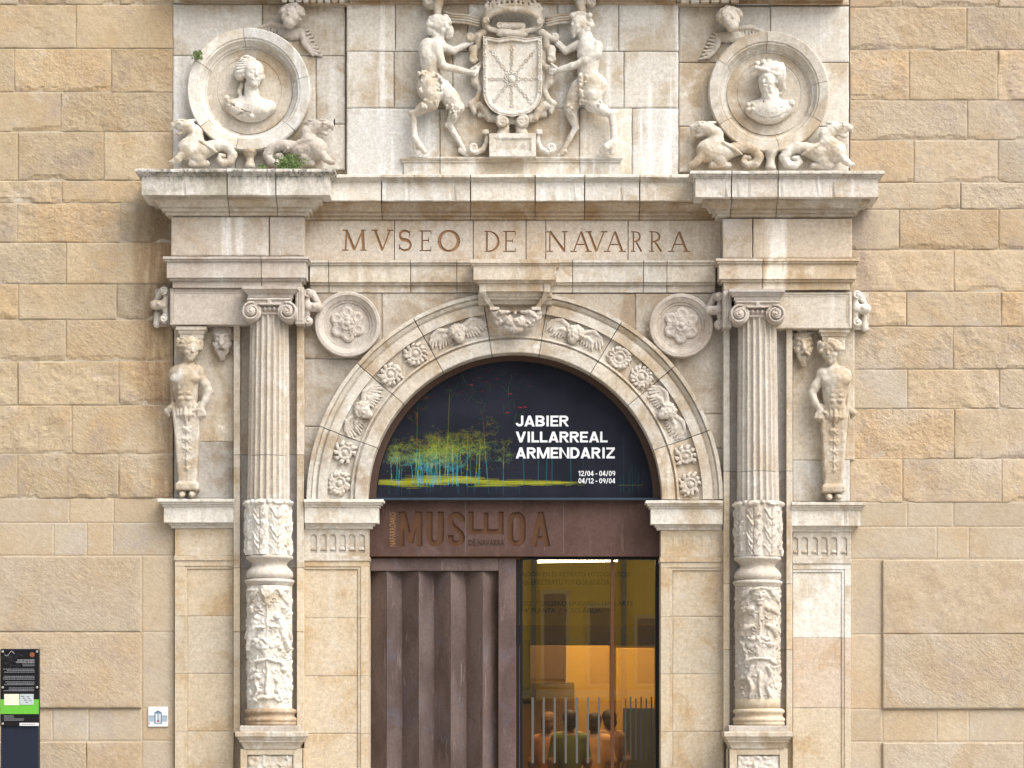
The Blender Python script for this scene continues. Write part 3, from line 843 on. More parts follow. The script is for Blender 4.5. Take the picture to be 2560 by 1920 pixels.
def serif(ch):
    """roman capital in a unit square, y up: list of polygons"""
    T, N, S = .125, .07, .055
    P = []
    def st(x, y0=0, y1=1, w=T): P.append(ribbon([(x, y0), (x, y1)], w))
    def sf(x, y, w=.34): P.append(ribbon([(x - w / 2, y), (x + w / 2, y)], S))
    def dg(a, b, w): P.append(ribbon([a, b], w))
    if ch == 'M':
        dg((.13, 0), (.17, 1), N); dg((.15, 1), (.5, .04), T); dg((.5, .04), (.85, 1), N); dg((.83, 1), (.88, 0), T)
        sf(.12, .03, .26); sf(.88, .03, .26); sf(.1, .97, .2); sf(.9, .97, .2)
    if ch in 'VA':
        q = (lambda p: p) if ch == 'V' else (lambda p: (1 - p[0], 1 - p[1]))
        P.append(ribbon([q((.1, 1)), q((.5, .02))], T)); P.append(ribbon([q((.5, .02)), q((.9, 1))], N))
        for x in (.1, .9): P.append(ribbon([q((x - .17, .97)), q((x + .17, .97))], S))
        if ch == 'A': P.append(ribbon([(.28, .36), (.72, .36)], S))
    if ch == 'N':
        st(.13, 0, 1, N); st(.87, 0, 1, N); dg((.13, 1), (.87, .03), T); sf(.1, .97, .26); sf(.13, .03, .3); sf(.87, .97, .3)
    if ch == 'E':
        st(.25); P.append(ribbon([(.05, .97), (.9, .97)], S)); P.append(ribbon([(.05, .03), (.95, .03)], S)); P.append(ribbon([(.25, .52), (.75, .52)], S))
        for y in (.9, .1): P.append(ribbon([(.92, y - .1), (.92, y + .1)], .05))
        P.append(ribbon([(.74, .42), (.74, .62)], .05))
    if ch == 'D':
        st(.2); a = arc(.3, .5, .62, .47, 90, -90, 18); P.append(ribbon([(.05, .97)] + a + [(.05, .03)], [S] * 3 + [S + .1 * sin(pi * i / 16) for i in range(16)] + [S] * 2))
    if ch == 'O':
        a = arc(.5, .5, .44, .47, 0, 360, 32); w = [.09 + .08 * abs(cos(2 * pi * i / 32)) for i in range(33)]
        P.append(ribbon(a[:17], w[:17])); P.append(ribbon(a[16:], w[16:]))
    if ch == 'S':
        pts = arc(.5, .74, .32, .23, 25, 250, 12)[0:] ; pts2 = arc(.5, .27, .36, .25, 80, -155, 12)
        al = pts + pts2; P.append(ribbon(al, [.07 + .1 * sin(pi * i / (len(al) - 1)) for i in range(len(al))]))
        P.append(ribbon([(.8, .7), (.8, .95)], .06)); P.append(ribbon([(.14, .05), (.14, .32)], .06))
    if ch == 'R':
        st(.22); sf(.2, .03, .36); P.append(ribbon([(.05, .97)] + arc(.36, .74, .42, .23, 90, -90, 14) + [(.22, .51)], [S] * 3 + [S + .09 * sin(pi * i / 12) for i in range(12)] + [S] * 2))
        dg((.42, .52), (.92, .02), T); 
    return P
def prism(poly2, x0, x1, y0, y1, h, depth):
    V, Fc = [], []
    for P in poly2:
        n = len(P); b = len(V)
        for dep in (h + .006, h - depth):
            for q in P:
                V.append((X(x0 + (x1 - x0) * q[0], h), -dep, Z(y1 + (y0 - y1) * q[1], h)))
        if n == 4: Fc += [tuple(b + i for i in range(4)), tuple(b + 4 + i for i in reversed(range(4)))]
        else:
            m = n // 2
            for i in range(m - 1):
                Fc.append((b + i, b + i + 1, b + n - 2 - i, b + n - 1 - i)); Fc.append((b + n + n - 1 - i, b + n + n - 2 - i, b + n + i + 1, b + n + i))
        for i in range(n): Fc.append((b + i, b + n + i, b + n + (i + 1) % n, b + (i + 1) % n))
    return V, Fc
def engrave(o, V, Fc, groove):
    nv = len(o.data.vertices)
    cut(o, V, Fc, groove)
    return o
t = thing('frieze', (X(1280, .1), -.1, Z(640, .1)), 'limestone frieze carved with the name MVSEO DE NAVARRA', 'frieze')
HF = 0.06
LET = [('M', 856, 916, 574, 627), ('V', 932, 980, 574, 627), ('S', 993, 1032, 575, 627), ('E', 1047, 1080, 576, 628), ('O', 1095, 1149, 576, 629), ('D', 1209, 1249, 577, 630), ('E', 1256, 1291, 577, 630),
       ('N', 1368, 1418, 578, 630), ('A', 1429, 1476, 578, 630), ('V', 1467, 1515, 578, 630), ('A', 1513, 1561, 578, 630), ('R', 1577, 1606, 578, 630), ('R', 1622, 1656, 578, 630), ('A', 1673, 1722, 578, 630)]
for (a, b) in ((764, 986), (986, 1183), (1183, 1315), (1315, 1364.5), (1364.5, 1570), (1570, 1803)):
    o = box('frieze_stone', a + .9, b - .9, 551, 650, HF, -.05, FRIEZE, t, bevel=0.003, tint=rtint(.04, .02))
    ls = [l for l in LET if a <= (l[1] + l[2]) / 2 < b]
    for l in ls:
        V, Fc = prism(serif(l[0]), l[1], l[2], l[3], l[4], HF, .013)
        cut(o, V, Fc, GROOVE)
# side frieze stones
for (a, b, y0, y1) in ((427, 673, 541, 640), (673, 762, 541, 640)):
    block('frieze_stone', a, b, y0, y1, .28, LIME_RUN2, t, amp=.0025, cell=10, edge=.004, depth=.3, tint=rtint(.03))
for (a, b, y0, y1) in ((1806, 1882, 545, 646), (1882, 2131, 545, 646)):
    block('frieze_stone', a, b, y0, y1, .28, LIME_RUN, t, amp=.0035, cell=8, edge=.004, depth=.3, tint=rtint(.03))

# ------------------------------------------------------------------ architrave
t = thing('architrave', (X(1280, .2), -.2, Z(730, .2)), 'two banded limestone architrave under the carved frieze', 'architrave')
def arch_prof(h, y0, y1, y2):
    return [(h, y0), (h, y0 + 6), (h - .016, y0 + 6.6), (h - .016, y0 + 12), (h - .034, y0 + 12.6), (h - .034, y1), (h - .058, y1 + .8), (h - .058, y1 + 7), (h - .085, y1 + 7.8), (h - .085, y2)]
run('architrave_stone', arch_prof(.36, 641, 694, 719), 407, 773, .0, True, True, LIME_G, t, joints=[652], hb=.26, seg=.04)
run('architrave_stone', arch_prof(.36, 646, 697, 724), 1790, 2150, .0, True, True, LIME_RUN, t, joints=[1908], hb=.26, seg=.04, tints=[(1.0, .98, .95), (1.02, .95, .82)])
run('architrave_stone', arch_prof(.13, 650, 705, 731), 774, 1789, .0, False, False, LIME, t, joints=[821, 1026, 1142, 1432, 1609, 1668], seg=.04)

# ------------------------------------------------------------------ keystone bracket with garland
t = thing('keystone', (X(1287, .2), -.2, Z(835, .2)), 'moulded keystone bracket with straps and a carved fruit garland over the arch', 'keystone')
run('bracket_block', [(.40, 648), (.40, 657), (.385, 659), (.385, 662), (.37, 664), (.37, 699), (.345, 700), (.335, 707), (.315, 708), (.315, 728)], 1176, 1398, .05, True, True, LIME, t, hb=.29, seg=.03, tints=[(1.04, 1.0, .95)])
run('bracket_block', [(.27, 730), (.26, 741), (.24, 742), (.24, 748), (.20, 752), (.19, 760), (.17, 762)], 1196, 1380, .05, False, False, LIME, t, seg=.03, amp=.001)
for sgn, xs in ((-1, (1206, 1214, 1224, 1236)), (1, (1368, 1362, 1352, 1340))):
    pts = [(xs[0], 708, .325), (xs[0], 729, .325), (xs[1], 742, .29), (xs[2], 758, .265), (xs[3], 772, .25)]
    V = []; Fc = []
    for (x, y, h) in pts:
        for dx, dh in ((-8, -.08), (-8, 0), (8, 0), (8, -.08)): V.append(W(x + dx, y + (dx * .25 * -sgn if y > 735 else 0), h + dh))
    for i in range(len(pts) - 1):
        for j in range(4): Fc.append((i * 4 + j, i * 4 + (j + 1) % 4, i * 4 + 4 + (j + 1) % 4, i * 4 + 4 + j))
    Fc += [(0, 1, 2, 3), (19, 18, 17, 16)]
    part('strap', V, Fc, LIME, t, fix=True)
    box('strap_buckle', xs[3] - 12, xs[3] + 12, 767, 775, .272, .15, LIME, t)
s = Sculpt(1205, 1370, 755, 850, -5, 50, 1.5)
rn = random.Random(3)
for i in range(15):
    a = radians(20 + 140 * i / 14); x = 1288 - cos(a) * 56; y = 776 + sin(a) * 38
    w = 10 + 12 * sin(a)
    for j in range(7):
        s.sph((x + rn.uniform(-w, w) * .5, y + rn.uniform(-w, w) * .6, 14 + 16 * sin(a) + rn.uniform(-5, 5)), rn.uniform(5, 9), 1.5)
for sx in (-1, 1):
    s.ell((1288 + sx * 34, 792, 28), (17, 12, 10), sx * -28, 2); s.chain([(1288 + sx * 16, 786, 36), (1288 + sx * 36, 788, 40), (1288 + sx * 52, 798, 32)], [4, 6, 3], 1)
    s.ell((1288 + sx * 11, 812, 40), (13, 12, 9), 0, 2)
    s.sph((1288 + sx * 9, 806, 50), 4, 1, True); s.sph((1288 + sx * 30, 815, 36), 3, .5, True); s.sph((1288 + sx * 38, 810, 33), 2.5, .5, True)
s.sph((1288, 808, 45), 6, 2); s.sph((1288, 818, 50), 4, 1, True); s.ell((1288, 828, 34), (20, 12, 10), 0, 2); s.sph((1288, 790, 42), 4, 1)
s.wobble(2.2, 5, 3); s.floor(-3)
s.build('fruit_garland', .13, LIME_G, t)

# ------------------------------------------------------------------ spandrels
AC = (1287.0, 1249.0)
def arc_cells(t, x0, x1, ys, mat, hh):
    pass
for side, lab in ((-1, 'grey stained spandrel stones left of the arch beneath the left roundel'), (1, 'grey stained spandrel stones right of the arch beneath the right roundel')):
    x0, x1 = (759, 1225) if side < 0 else (1350, 1811)
    t = thing('spandrel', (X((x0 + x1) / 2, 0), 0, Z(1247, 0)), lab, 'wall', 'spandrels of the arch')
    cells = [(759, 955, 732, 897), (955, 1225, 732, 897), (759, 900, 897, 1066), (759, 900, 1066, 1246)] if side < 0 else [(1350, 1588, 733, 870), (1588, 1811, 733, 1035), (1588, 1811, 1035, 1120), (1588, 1811, 1120, 1250)]
    for c in cells: block('stone_block', *c, .035, STAINED, t, amp=.004, cell=9, edge=.005, depth=.15, gap=.8, tint=rtint(.08, .03), hole=(AC[0], AC[1], 505))

# ------------------------------------------------------------------ arch
t = thing('arch', (X(AC[0], .1), -.1, Z(AC[1], .1)), 'round limestone arch with carved rosettes and cherub heads over the entrance', 'arch')
HA = .13
ARP = [(520, -.05), (520, HA + .02), (511, HA + .02), (510, HA - .006), (507.5, HA - .006), (507, HA + .006), (500, HA - .012), (496, HA - .03), (493, HA - .03), (492.5, HA), (470, HA), (469, HA - .042),
       (412, HA - .042), (411, HA - .004), (406, HA + .002), (404.5, HA - .026), (401, HA - .026), (400, HA + .002), (398, HA + .004), (370, HA + .004), (368, HA), (368, -.5)]
def voussoir(a0, a1, tint):
    """angles from the left springing, in degrees"""
    hs = HA; s = sm(hs); g = .12
    n = max(3, int((a1 - a0) / 1.0)); V = []; m = len(ARP)
    for i in range(n + 1):
        a = radians(180 - (a0 + g + (a1 - a0 - 2 * g) * i / n))
        for r, h in ARP: V.append(((AC[0] - PX0 + r * cos(a)) * s, -h, EYE + (PY0 - AC[1] + r * sin(a)) * s))
    V = np.array(V); nz = fbm(V * 8, 5, 3) * .004 + fbm(V * 36, 9, 2) * .0018
    V[:, 1] += nz; V[:, 0] += fbm(V * 13, 15, 2) * .0028
    Fc = []
    for i in range(n):
        for j in range(m): Fc.append((i * m + j, i * m + (j + 1) % m, (i + 1) * m + (j + 1) % m, (i + 1) * m + j))
    Fc.append(tuple(range(m))); Fc.append(tuple(n * m + j for j in reversed(range(m))))
    return part('voussoir', V, Fc, LIME, t, fix=True, tint=tint)
JA = [0, 20.6, 40.8, 60.8, 81.0, 99.5, 121, 140.2, 160.4, 180]
VS = [voussoir(a, b, rtint(.04, .02)) for a, b in zip(JA[:-1], JA[1:])]
def on_arch(a, r=440):
    a = radians(180 - a); return AC[0] + r * cos(a), AC[1] - r * sin(a)
# rosettes: two flower kinds, shared by turned copies
def rosette_mesh(kind, seed):
    rn = random.Random(seed)
    s = Sculpt(-36, 36, -36, 36, -6, 26, 1.3)
    n = (14, 11, 12, 16)[seed % 4] if kind == 0 else 10
    for i in range(n):
        a = 2 * pi * i / n + rn.uniform(-.07, .07); l = rn.uniform(24, 30)
        if rn.random() < .08: continue        # lost petal
        s.chain([(cos(a) * 14, sin(a) * 14, 3), (cos(a + .14) * 21, sin(a + .14) * 21, 7), (cos(a + .34) * l, sin(a + .34) * l, 2)], [4, rn.uniform(4.2, 5.4), rn.uniform(2.6, 3.8)], .6)
    for i in range(n): a = 2 * pi * (i + .5) / n; s.cap((cos(a) * 15, sin(a) * 15, 9), (cos(a + .2) * 27, sin(a + .2) * 27, 7), 1.3, 1.3, .3, True)
    s.ell((0, 0, 2), (17, 17, 5), 0, 2)
    s.ring((0, 0, 7), 13, 3.2, 1.5); s.ring((0, 0, 9), 8.5, 2.4, .4, True)
    s.ell((0, 0, 6), (7, 7, 7), 0, 1)
    if seed % 2 == 0:
        for i in range(4): s.cap((cos(i * pi / 2) * 2, sin(i * pi / 2) * 2, 13), (cos(i * pi / 2) * 7, sin(i * pi / 2) * 7, 12), 1.4, 1.4, .3, True)
    s.wobble(2.4, 6, seed); s.floor(-4)
    p, fc = s.nets(); k = sm(.1)
    return mk('rosette', np.stack([p[:, 0] * k, -p[:, 2] * k * .85, -p[:, 1] * k], -1) * np.array([1.1, 1, 1.1]), fc, CARVE, True)
for i, a in enumerate((5.2, 15.3, 45.2, 55.6, 126.5, 136, 166, 175.2)):
    x, y = on_arch(a); v = VS[[k for k in range(9) if JA[k] <= a < JA[k + 1]][0]]
    place('rosette', rosette_mesh(1 if i in (1, 6) else 0, i + 3), v, W(x, y, .088), (0, radians(a * 1.7 + i * 40), 0))
def cherub(a, idx, seed):
    x, y = 0, 0
    s = Sculpt(-76, 76, -40, 40, -6, 44, 1.5); s.k = 1.5
    head(s, (0, 3, 8), 24, yaw=(-14, 10, -12, 8)[seed % 4], curls=9, seed=seed, puffy=.07)
    for sx in (-1, 1):
        wing(s, (sx * 20, -12), (sx * 74, -18), 34, 7, 4, sx, 4.0, .5); wing(s, (sx * 18, 2), (sx * 56, 4), 20, 5, 5, sx, 3.2, .5)
    s.wobble(1.3, 5, seed); s.floor(-4)
    p, fc = s.nets(); k = sm(.1)
    # bend the wings along the band
    ang = p[:, 0] / 440.0; r = 440 - p[:, 1]
    q = np.stack([np.sin(ang) * r, p[:, 2], np.cos(ang) * r - 440], -1)
    me = mk('cherub', np.stack([q[:, 0] * k, -q[:, 1] * k * .8, q[:, 2] * k], -1), fc, CARVE, True)
    px, py = on_arch(a)
    return place('cherub', me, VS[idx], W(px, py, .088), (0, radians(a - 90), 0))
for i, (a, idx) in enumerate(((30.3, 1), (71, 3), (110, 5), (150, 7))): cherub(a, idx, i)
# ================================================================== carved figures of the attic
HM = .03
def medallion(cx, cy, R, joints, label, mat):
    t = thing('medallion', (X(cx, .1), -.1, Z(cy + R, .1)), label, 'medallion', 'bust medallions')
    prof = [(R, HM - .05), (R, .15), (R - 3, .165), (R - 24, .155), (R - 26, .14), (R - 30, .14), (R - 31, .125), (R - 36, .09), (R - 41, .075), (R - 42, .055), (R - 46, .055), (R - 47, HM + .004)]
    js = joints
    for a, b in zip(js, js[1:] + [js[0] + 360]):
        lathe_y('rim_stone', prof, cx, cy, mat, t, 90, .14, .0022, a + .25, b - .25, seed=int(cx + a), tint=rtint(.05, .03))
    lathe_y('disc', [(R - 46, HM - .04), (R - 46, HM + .012), (82, HM + .012), (81, HM + .006), (79, HM + .006), (78, HM + .012), (0.01, HM + .012)], cx, cy + 2, LIME, t, 72, .05, .0015, tint=(1.02, 1.0, .98))
    return t
# left medallion
t = medallion(622, 224, 154, [12, 95, 152, 218, 258, 318], 'round medallion with a woman bust in profile, upper left', LIME_W)
s = Sculpt(552, 700, 140, 320, -8, 62, 1.35)
f = head(s, (636, 192, 22), 36, yaw=24, roll=4, hair=False)
for i in range(9):     # hair drawn back in rolls
    a = radians(-95 - 12 * i)
    s.chain([(640 + cos(a) * 16, 182 + sin(a) * 22, 34), (622 + cos(a) * 22, 182 + sin(a) * 30, 30), (606 + cos(a) * 14, 190 + sin(a) * 16, 22)], [5, 6.5, 4], 1)
s.sph((603, 194, 20), 13, 3); s.ell((600, 180, 14), (14, 20, 10), 20, 3)
s.cap((630, 220, 16), (632, 262, 12), 17, 22, 8)
s.chain([(606, 215, 12), (600, 232, 10), (604, 246, 12)], [5, 6, 4], 2)
s.cap((584, 268, 6), (674, 270, 6), 19, 18, 10); s.ell((628, 276, 8), (50, 32, 26), 2, 9); s.ell((600, 280, 20), (22, 16, 14), 10, 6); s.ell((655, 280, 20), (22, 16, 14), -10, 6)
for i in range(5): s.chain([(572 + i * 3, 258 + i * 7, 22), (596 + i * 4, 278 + i * 5, 29), (628, 290 + i * 3, 32)], [2.2, 2.2, 2.2], .6, True)
for i in range(7):
    a = radians(-100 - 14 * i); s.chain([(638 + cos(a) * 18, 180 + sin(a) * 25, 40), (618 + cos(a) * 24, 182 + sin(a) * 30, 34)], [1.8, 1.8], .6, True)
s.cap((634, 262, 30), (632, 294, 28), 4, 4, 1); s.sph((632, 297, 28), 6, 1); s.sph((568, 250, 16), 8, 2)
s.wobble(1.2, 6, 2); s.floor(-6); s.build('bust', HM + .012, LIME_W, t)
lathe_z('stem', [(22, 376), (18, 384), (11, 392), (10, 402), (13, 412), (15, 421)], 545 + 80, .1, LIME, t, 24)
# right medallion
t = medallion(1922, 230, 151, [10, 92, 148, 214, 280, 330], 'round medallion with a helmeted bearded man bust, upper right', LIME)
s = Sculpt(1850, 1995, 145, 325, -8, 66, 1.35)
f = head(s, (1918, 210, 24), 33, yaw=-34, roll=-4, hair=False, beard=True)
s.ell((1926, 182, 20), (36, 22, 28), -8, 3); s.chain([(1874, 188, 30), (1886, 180, 38), (1912, 188, 44), (1940, 198, 40)], [4, 6, 6, 5], 2)
s.ell((1945, 196, 26), (18, 24, 18), 0, 3); s.ring((1946, 194, 40), 10, 3, 1); s.chain([(1952, 212, 22), (1958, 226, 16), (1952, 236, 14)], [9, 6, 4], 2)
for i in range(5): s.sph((1890 + i * 15, 168 - 5 * sin(i), 30), 8, 2)
s.cap((1924, 234, 14), (1924, 268, 12), 21, 25, 8)
s.cap((1882, 274, 6), (1962, 272, 6), 20, 20, 10); s.ell((1921, 280, 10), (48, 32, 26), 0, 9)
for i in range(6): s.sph((1868 + (i % 3) * 12, 268 + (i // 3) * 12, 24), 6, 1)
s.sph((1976, 262, 18), 9, 2); s.chain([(1905, 262, 30), (1918, 292, 32), (1950, 276, 30)], [1.5] * 3, .5, True)
for i in range(4): s.chain([(1872 + i * 3, 288 + i * 4, 22), (1918, 304 + i * 2, 30), (1966 - i * 3, 286 + i * 4, 24)], [2.1] * 3, .5, True)
s.wobble(1.3, 6, 5); s.floor(-6); s.build('bust', HM + .012, LIME_W, t)
lathe_z('stem', [(22, 379), (16, 387), (11, 396), (11, 408), (14, 418), (15, 426)], 1926, .1, LIME, t, 24)

# cherub heads over the medallions
def top_cherub(cx, cy, sgn, label, mat):
    t = thing('cherub_head', (X(cx, .1), -.1, Z(cy + 40, .1)), label, 'carving', 'cherub heads above the medallions')
    s = Sculpt(cx - 120, cx + 120, cy - 50, cy + 125, -8, 64, 1.8)
    head(s, (cx, cy, 26), 33, yaw=-12 * sgn, roll=6 * sgn, curls=11, seed=4 + sgn, puffy=.08, pitch=-12)
    # one wing laid along the medallion rim, the other dropping beside it
    wing(s, (cx - sgn * 22, cy + 16), (cx - sgn * 100, cy + 24), 26, 8, 6, -sgn, 4.2, .7)
    wing(s, (cx + sgn * 20, cy + 28), (cx + sgn * 58, cy + 104), 24, 8, 6, -sgn, 4.2, .7)
    s.ell((cx - sgn * 4, cy + 36, 4), (34, 16, 10), 0, 5)
    s.wobble(1.5, 6, 8); s.floor(-6); s.build('face_and_wings', HM, mat, t)
top_cherub(732, 50, 1, 'winged cherub head carved above the left medallion', LIME_G)
top_cherub(1822, 58, -1, 'winged cherub head carved above the right medallion', LIME)

# dragons at the feet of the medallions; sgn = +1 looks left
def dragon(ox, base, g, k, label, mat, seed):
    """ox: picture x of the head; g = +1 looks left; k stretches the body"""
    t = thing('dragon', (X(ox + g * 50, .12), -.12, Z(base, .12)), label, 'carving', 'crouching dragons')
    m = lambda x: ox + g * (x - 465) * (k if x > 480 else 1); dy = base - 421
    x0, x1 = sorted((m(424), m(598)))
    s = Sculpt(x0, x1, 296 + dy, base + 4, -8, 60, 1.6); s.rs = 1.12
    P = lambda pts: [(m(a), b + dy, c) for a, b, c in pts]
    s.ell((m(466), 322 + dy, 30), (24, 15, 15), g * -8, 3)
    s.chain(P([(450, 318, 32), (438, 322, 32), (434, 331, 30)]), [10, 7, 3], 2)
    s.chain(P([(464, 335, 30), (452, 342, 30), (445, 341, 30)]), [7, 4.5, 2.5], 1.5)
    s.chain(P([(444, 332, 42), (462, 330, 44)]), [3, 3], .5, True); s.sph((m(456), 318 + dy, 44), 3.4, .5); s.cap((m(452), 311 + dy, 40), (m(464), 310 + dy, 40), 3, 3, 1)
    s.chain(P([(478, 312, 34), (492, 308, 30)]), [5, 2.5], 1)
    s.chain(P([(476, 326, 28), (494, 340, 26), (492, 360, 26), (474, 376, 28)]), [14, 15, 19, 22], 4)
    for i in range(5): s.chain(P([(486 + i * 3, 318 + i * 9, 36), (502 + i * 1.5, 326 + i * 9, 32)]), [3, 2], .6)
    s.ell((m(468), 382 + dy, 28), (20, 25, 22), 0, 5)
    s.chain(P([(480, 380, 24), (510, 382, 24), (536, 374, 24)]), [24, 19, 15], 5)
    s.chain(P([(534, 373, 24), (556, 368, 24), (576, 376, 24), (585, 393, 24), (578, 410, 24), (562, 414, 24), (551, 405, 25), (554, 395, 26), (563, 396, 27)]), [15, 13, 12, 11, 9.5, 8.5, 7, 6, 5], 1.0)
    s.ell((m(566), 396 + dy, 10), (20, 22, 12), 0, 2)
    s.chain(P([(462, 392, 36), (450, 406, 38), (440, 413, 38)]), [11, 8.5, 7], 2)
    for i in range(3): s.cap((m(440), base - 9 + i * 2, 40 - i * 4), (m(431), base - 7 + i, 40 - i * 5), 4, 3, .8)
    s.ell((m(500), 400 + dy, 26), (18, 17, 18), 0, 4); s.cap((m(484), base - 7, 28), (m(520), base - 7, 24), 8, 7, 3)
    for i in range(6): s.chain(P([(490 + i * 5, 352 + i * 2.5, 40), (506 + i * 6, 362 + i * 4, 42), (518 + i * 6, 380 + i * 2, 36)]), [3.6, 4, 1.6], .6)
    s.wobble(1.6, 6, seed); s.floor(-6); s.build('body', HM, mat, t)
dragon(465, 421, 1, 1.0, 'white stone dragon left of the woman medallion, beak to the wall', LIME_W, 1)
dragon(803, 421, -1, 1.1, 'grey stained stone dragon behind the bushy weed', LIME_G, 2)
dragon(1756, 426, 1, 1.16, 'stained stone dragon left of the helmeted man medallion', LIME, 3)
dragon(2094, 427, -1, 1.14, 'white stone dragon right of the helmeted man medallion', LIME_W, 4)

# ------------------------------------------------------------------ satyrs
HS = .07
def fur(s, pts, seed, n=40, r=4.5, z=24):
    rn = random.Random(seed)
    for i in range(n):
        k = rn.randrange(len(pts)); x, y, w = pts[k]
        a, b = x + rn.uniform(-w, w), y + rn.uniform(-w, w)
        s.chain([(a, b, z + rn.uniform(-4, 5)), (a + rn.uniform(-3, 3), b + 7, z - 3)], [r * .8, r * .35], .8)
t = thing('satyr', (X(1090, .1), -.1, Z(392, .1)), 'goat legged satyr seen from behind holding the left edge of the shield', 'statue', 'satyrs beside the coat of arms')
s = Sculpt(1020, 1210, 44, 396, -8, 74, 2.0); s.k = 4
s.sph((1097, 70, 34), 24, 3); rn = random.Random(2)
for i in range(26):
    a = rn.uniform(0, 2 * pi); r = rn.uniform(8, 27)
    s.sph((1095 + cos(a) * r * 1.1, 70 + sin(a) * r * .95, 42 + (27 - r) * .5), rn.uniform(6, 9), .8)
s.ell((1124, 86, 30), (12, 16, 12), 0, 3)
for i in range(7): s.sph((1120 + rn.uniform(-4, 12), 92 + rn.uniform(-2, 10), 32), 5, .8)
s.cap((1098, 92, 30), (1094, 118, 30), 14, 18, 5)
s.cap((1072, 126, 30), (1100, 124, 30), 22, 17, 6)
s.cap((1076, 135, 28), (1078, 182, 28), 28, 24, 6); s.ell((1084, 160, 36), (20, 30, 20), 8, 5)
s.chain([(1078, 132, 60), (1082, 170, 61), (1084, 196, 58)], [5, 5, 5], 5, True); s.ell((1066, 142, 50), (12, 18, 6), 10, 4); s.ell((1094, 142, 50), (10, 16, 6), -10, 4)
s.chain([(1092, 126, 44), (1108, 178, 48)], [13, 10], 3); s.chain([(1109, 179, 48), (1166, 188, 34)], [10, 7.5], 3)
s.ell((1180, 188, 28), (15, 8, 8), 4, 2)
for i in range(4): s.chain([(1186, 182 + i * 5, 30), (1200 - i * 2, 174 + i * 6, 28)], [3.2, 2.5], .8)
s.cap((1178, 183, 34), (1190, 176, 36), 3.5, 2.5, .8)
s.chain([(1104, 122, 26), (1134, 132, 18), (1182, 108, 12)], [12, 9, 7], 3)
s.ell((1078, 206, 30), (32, 22, 24), 0, 5); s.ell((1064, 226, 30), (22, 28, 22), 0, 5)
s.chain([(1072, 222, 34), (1080, 250, 38), (1078, 268, 38)], [28, 24, 20], 5)
s.chain([(1076, 268, 38), (1056, 280, 34), (1036, 292, 28)], [19, 13, 8], 4)
s.chain([(1035, 291, 28), (1036, 330, 26), (1038, 352, 26)], [8.5, 7.5, 9], 3); s.sph((1030, 290, 28), 8, 2)
s.chain([(1040, 356, 28), (1050, 372, 30), (1062, 386, 26)], [10, 9, 6], 2); s.chain([(1038, 362, 28), (1040, 386, 26)], [7, 5], 2)
s.chain([(1104, 226, 24), (1128, 252, 22), (1142, 274, 20)], [24, 21, 19], 5)
s.chain([(1142, 276, 20), (1132, 300, 16), (1124, 314, 14)], [19, 12, 8], 4)
s.chain([(1124, 316, 14), (1146, 352, 11), (1164, 384, 9)], [8, 6.5, 6], 3); s.ell((1118, 316, 14), (7, 7, 7), 0, 2)
s.chain([(1150, 378, 10), (1168, 392, 8)], [6, 5], 1)
fur(s, [(1062, 206, 14), (1092, 212, 14), (1066, 230, 14), (1090, 236, 16), (1078, 258, 14), (1064, 276, 8)], 3, 120, 5, 51)
fur(s, [(1118, 246, 14), (1130, 262, 14), (1142, 278, 12), (1134, 296, 7)], 4, 70, 4.5, 34)
s.wobble(1.4, 7, 4); s.floor(-6); s.build('body', HS, LIME_W, t)
s = Sculpt(1052, 1135, -12, 60, -8, 60, 1.8)
s.cap((1096, 16, 30), (1095, 42, 32), 12, 9, 2); s.ring((1096, 18, 30), 10, 4, 1); s.cap((1084, 4, 28), (1108, 4, 28), 8, 8, 2)
s.sph((1070, 14, 26), 13, 2); s.spiral((1070, 15), 10, 1.3, 3.5, 38, start=200, k=.5); s.chain([(1076, 24, 22), (1086, 26, 26)], [7, 6], 2)
s.floor(-6); s.build('jar_headdress', HS, LIME, t)

t = thing('satyr', (X(1480, .1), -.1, Z(392, .1)), 'bearded goat legged satyr in profile holding the right edge of the shield', 'statue', 'satyrs beside the coat of arms')
s = Sculpt(1370, 1560, 36, 398, -8, 76, 2.0); s.k = 4
head(s, (1446, 72, 32), 26, yaw=-52, roll=8, beard=True, hair=False, seed=9)
for q in range(7): s.sph((1430 + q * 6, 50 - 5 * sin(q * .5), 40 - q), 7, 1)
rn = random.Random(6)
for i in range(16): s.sph((1470 + rn.uniform(-10, 10), 66 + rn.uniform(-18, 22), 34 + rn.uniform(-6, 8)), rn.uniform(6, 9), 1)
s.cap((1458, 90, 28), (1470, 120, 28), 17, 22, 5)
s.cap((1466, 128, 28), (1490, 128, 30), 24, 18, 6); s.cap((1472, 140, 28), (1468, 190, 28), 29, 25, 6)
s.ell((1460, 148, 38), (18, 16, 14), 0, 5)
s.chain([(1492, 126, 42), (1490, 148, 46), (1462, 168, 48)], [13, 12, 10], 3); s.chain([(1460, 168, 46), (1428, 176, 38), (1398, 184, 32)], [10, 9, 7.5], 3)
s.ell((1386, 184, 28), (14, 8, 8), -6, 2)
for i in range(4): s.chain([(1380, 178 + i * 5, 30), (1368 + i, 172 + i * 6, 28)], [3.2, 2.5], .8)
s.cap((1390, 178, 34), (1378, 170, 36), 3.5, 2.5, .8)
s.chain([(1446, 118, 24), (1414, 132, 17), (1386, 102, 12)], [12, 9, 7], 3)
s.ell((1474, 206, 28), (30, 24, 24), 0, 5); s.ell((1492, 226, 30), (26, 30, 24), 0, 5)
s.chain([(1484, 222, 34), (1478, 250, 38), (1480, 268, 38)], [30, 26, 20], 5)
s.chain([(1478, 270, 38), (1504, 284, 34), (1526, 292, 28)], [19, 14, 9], 4)
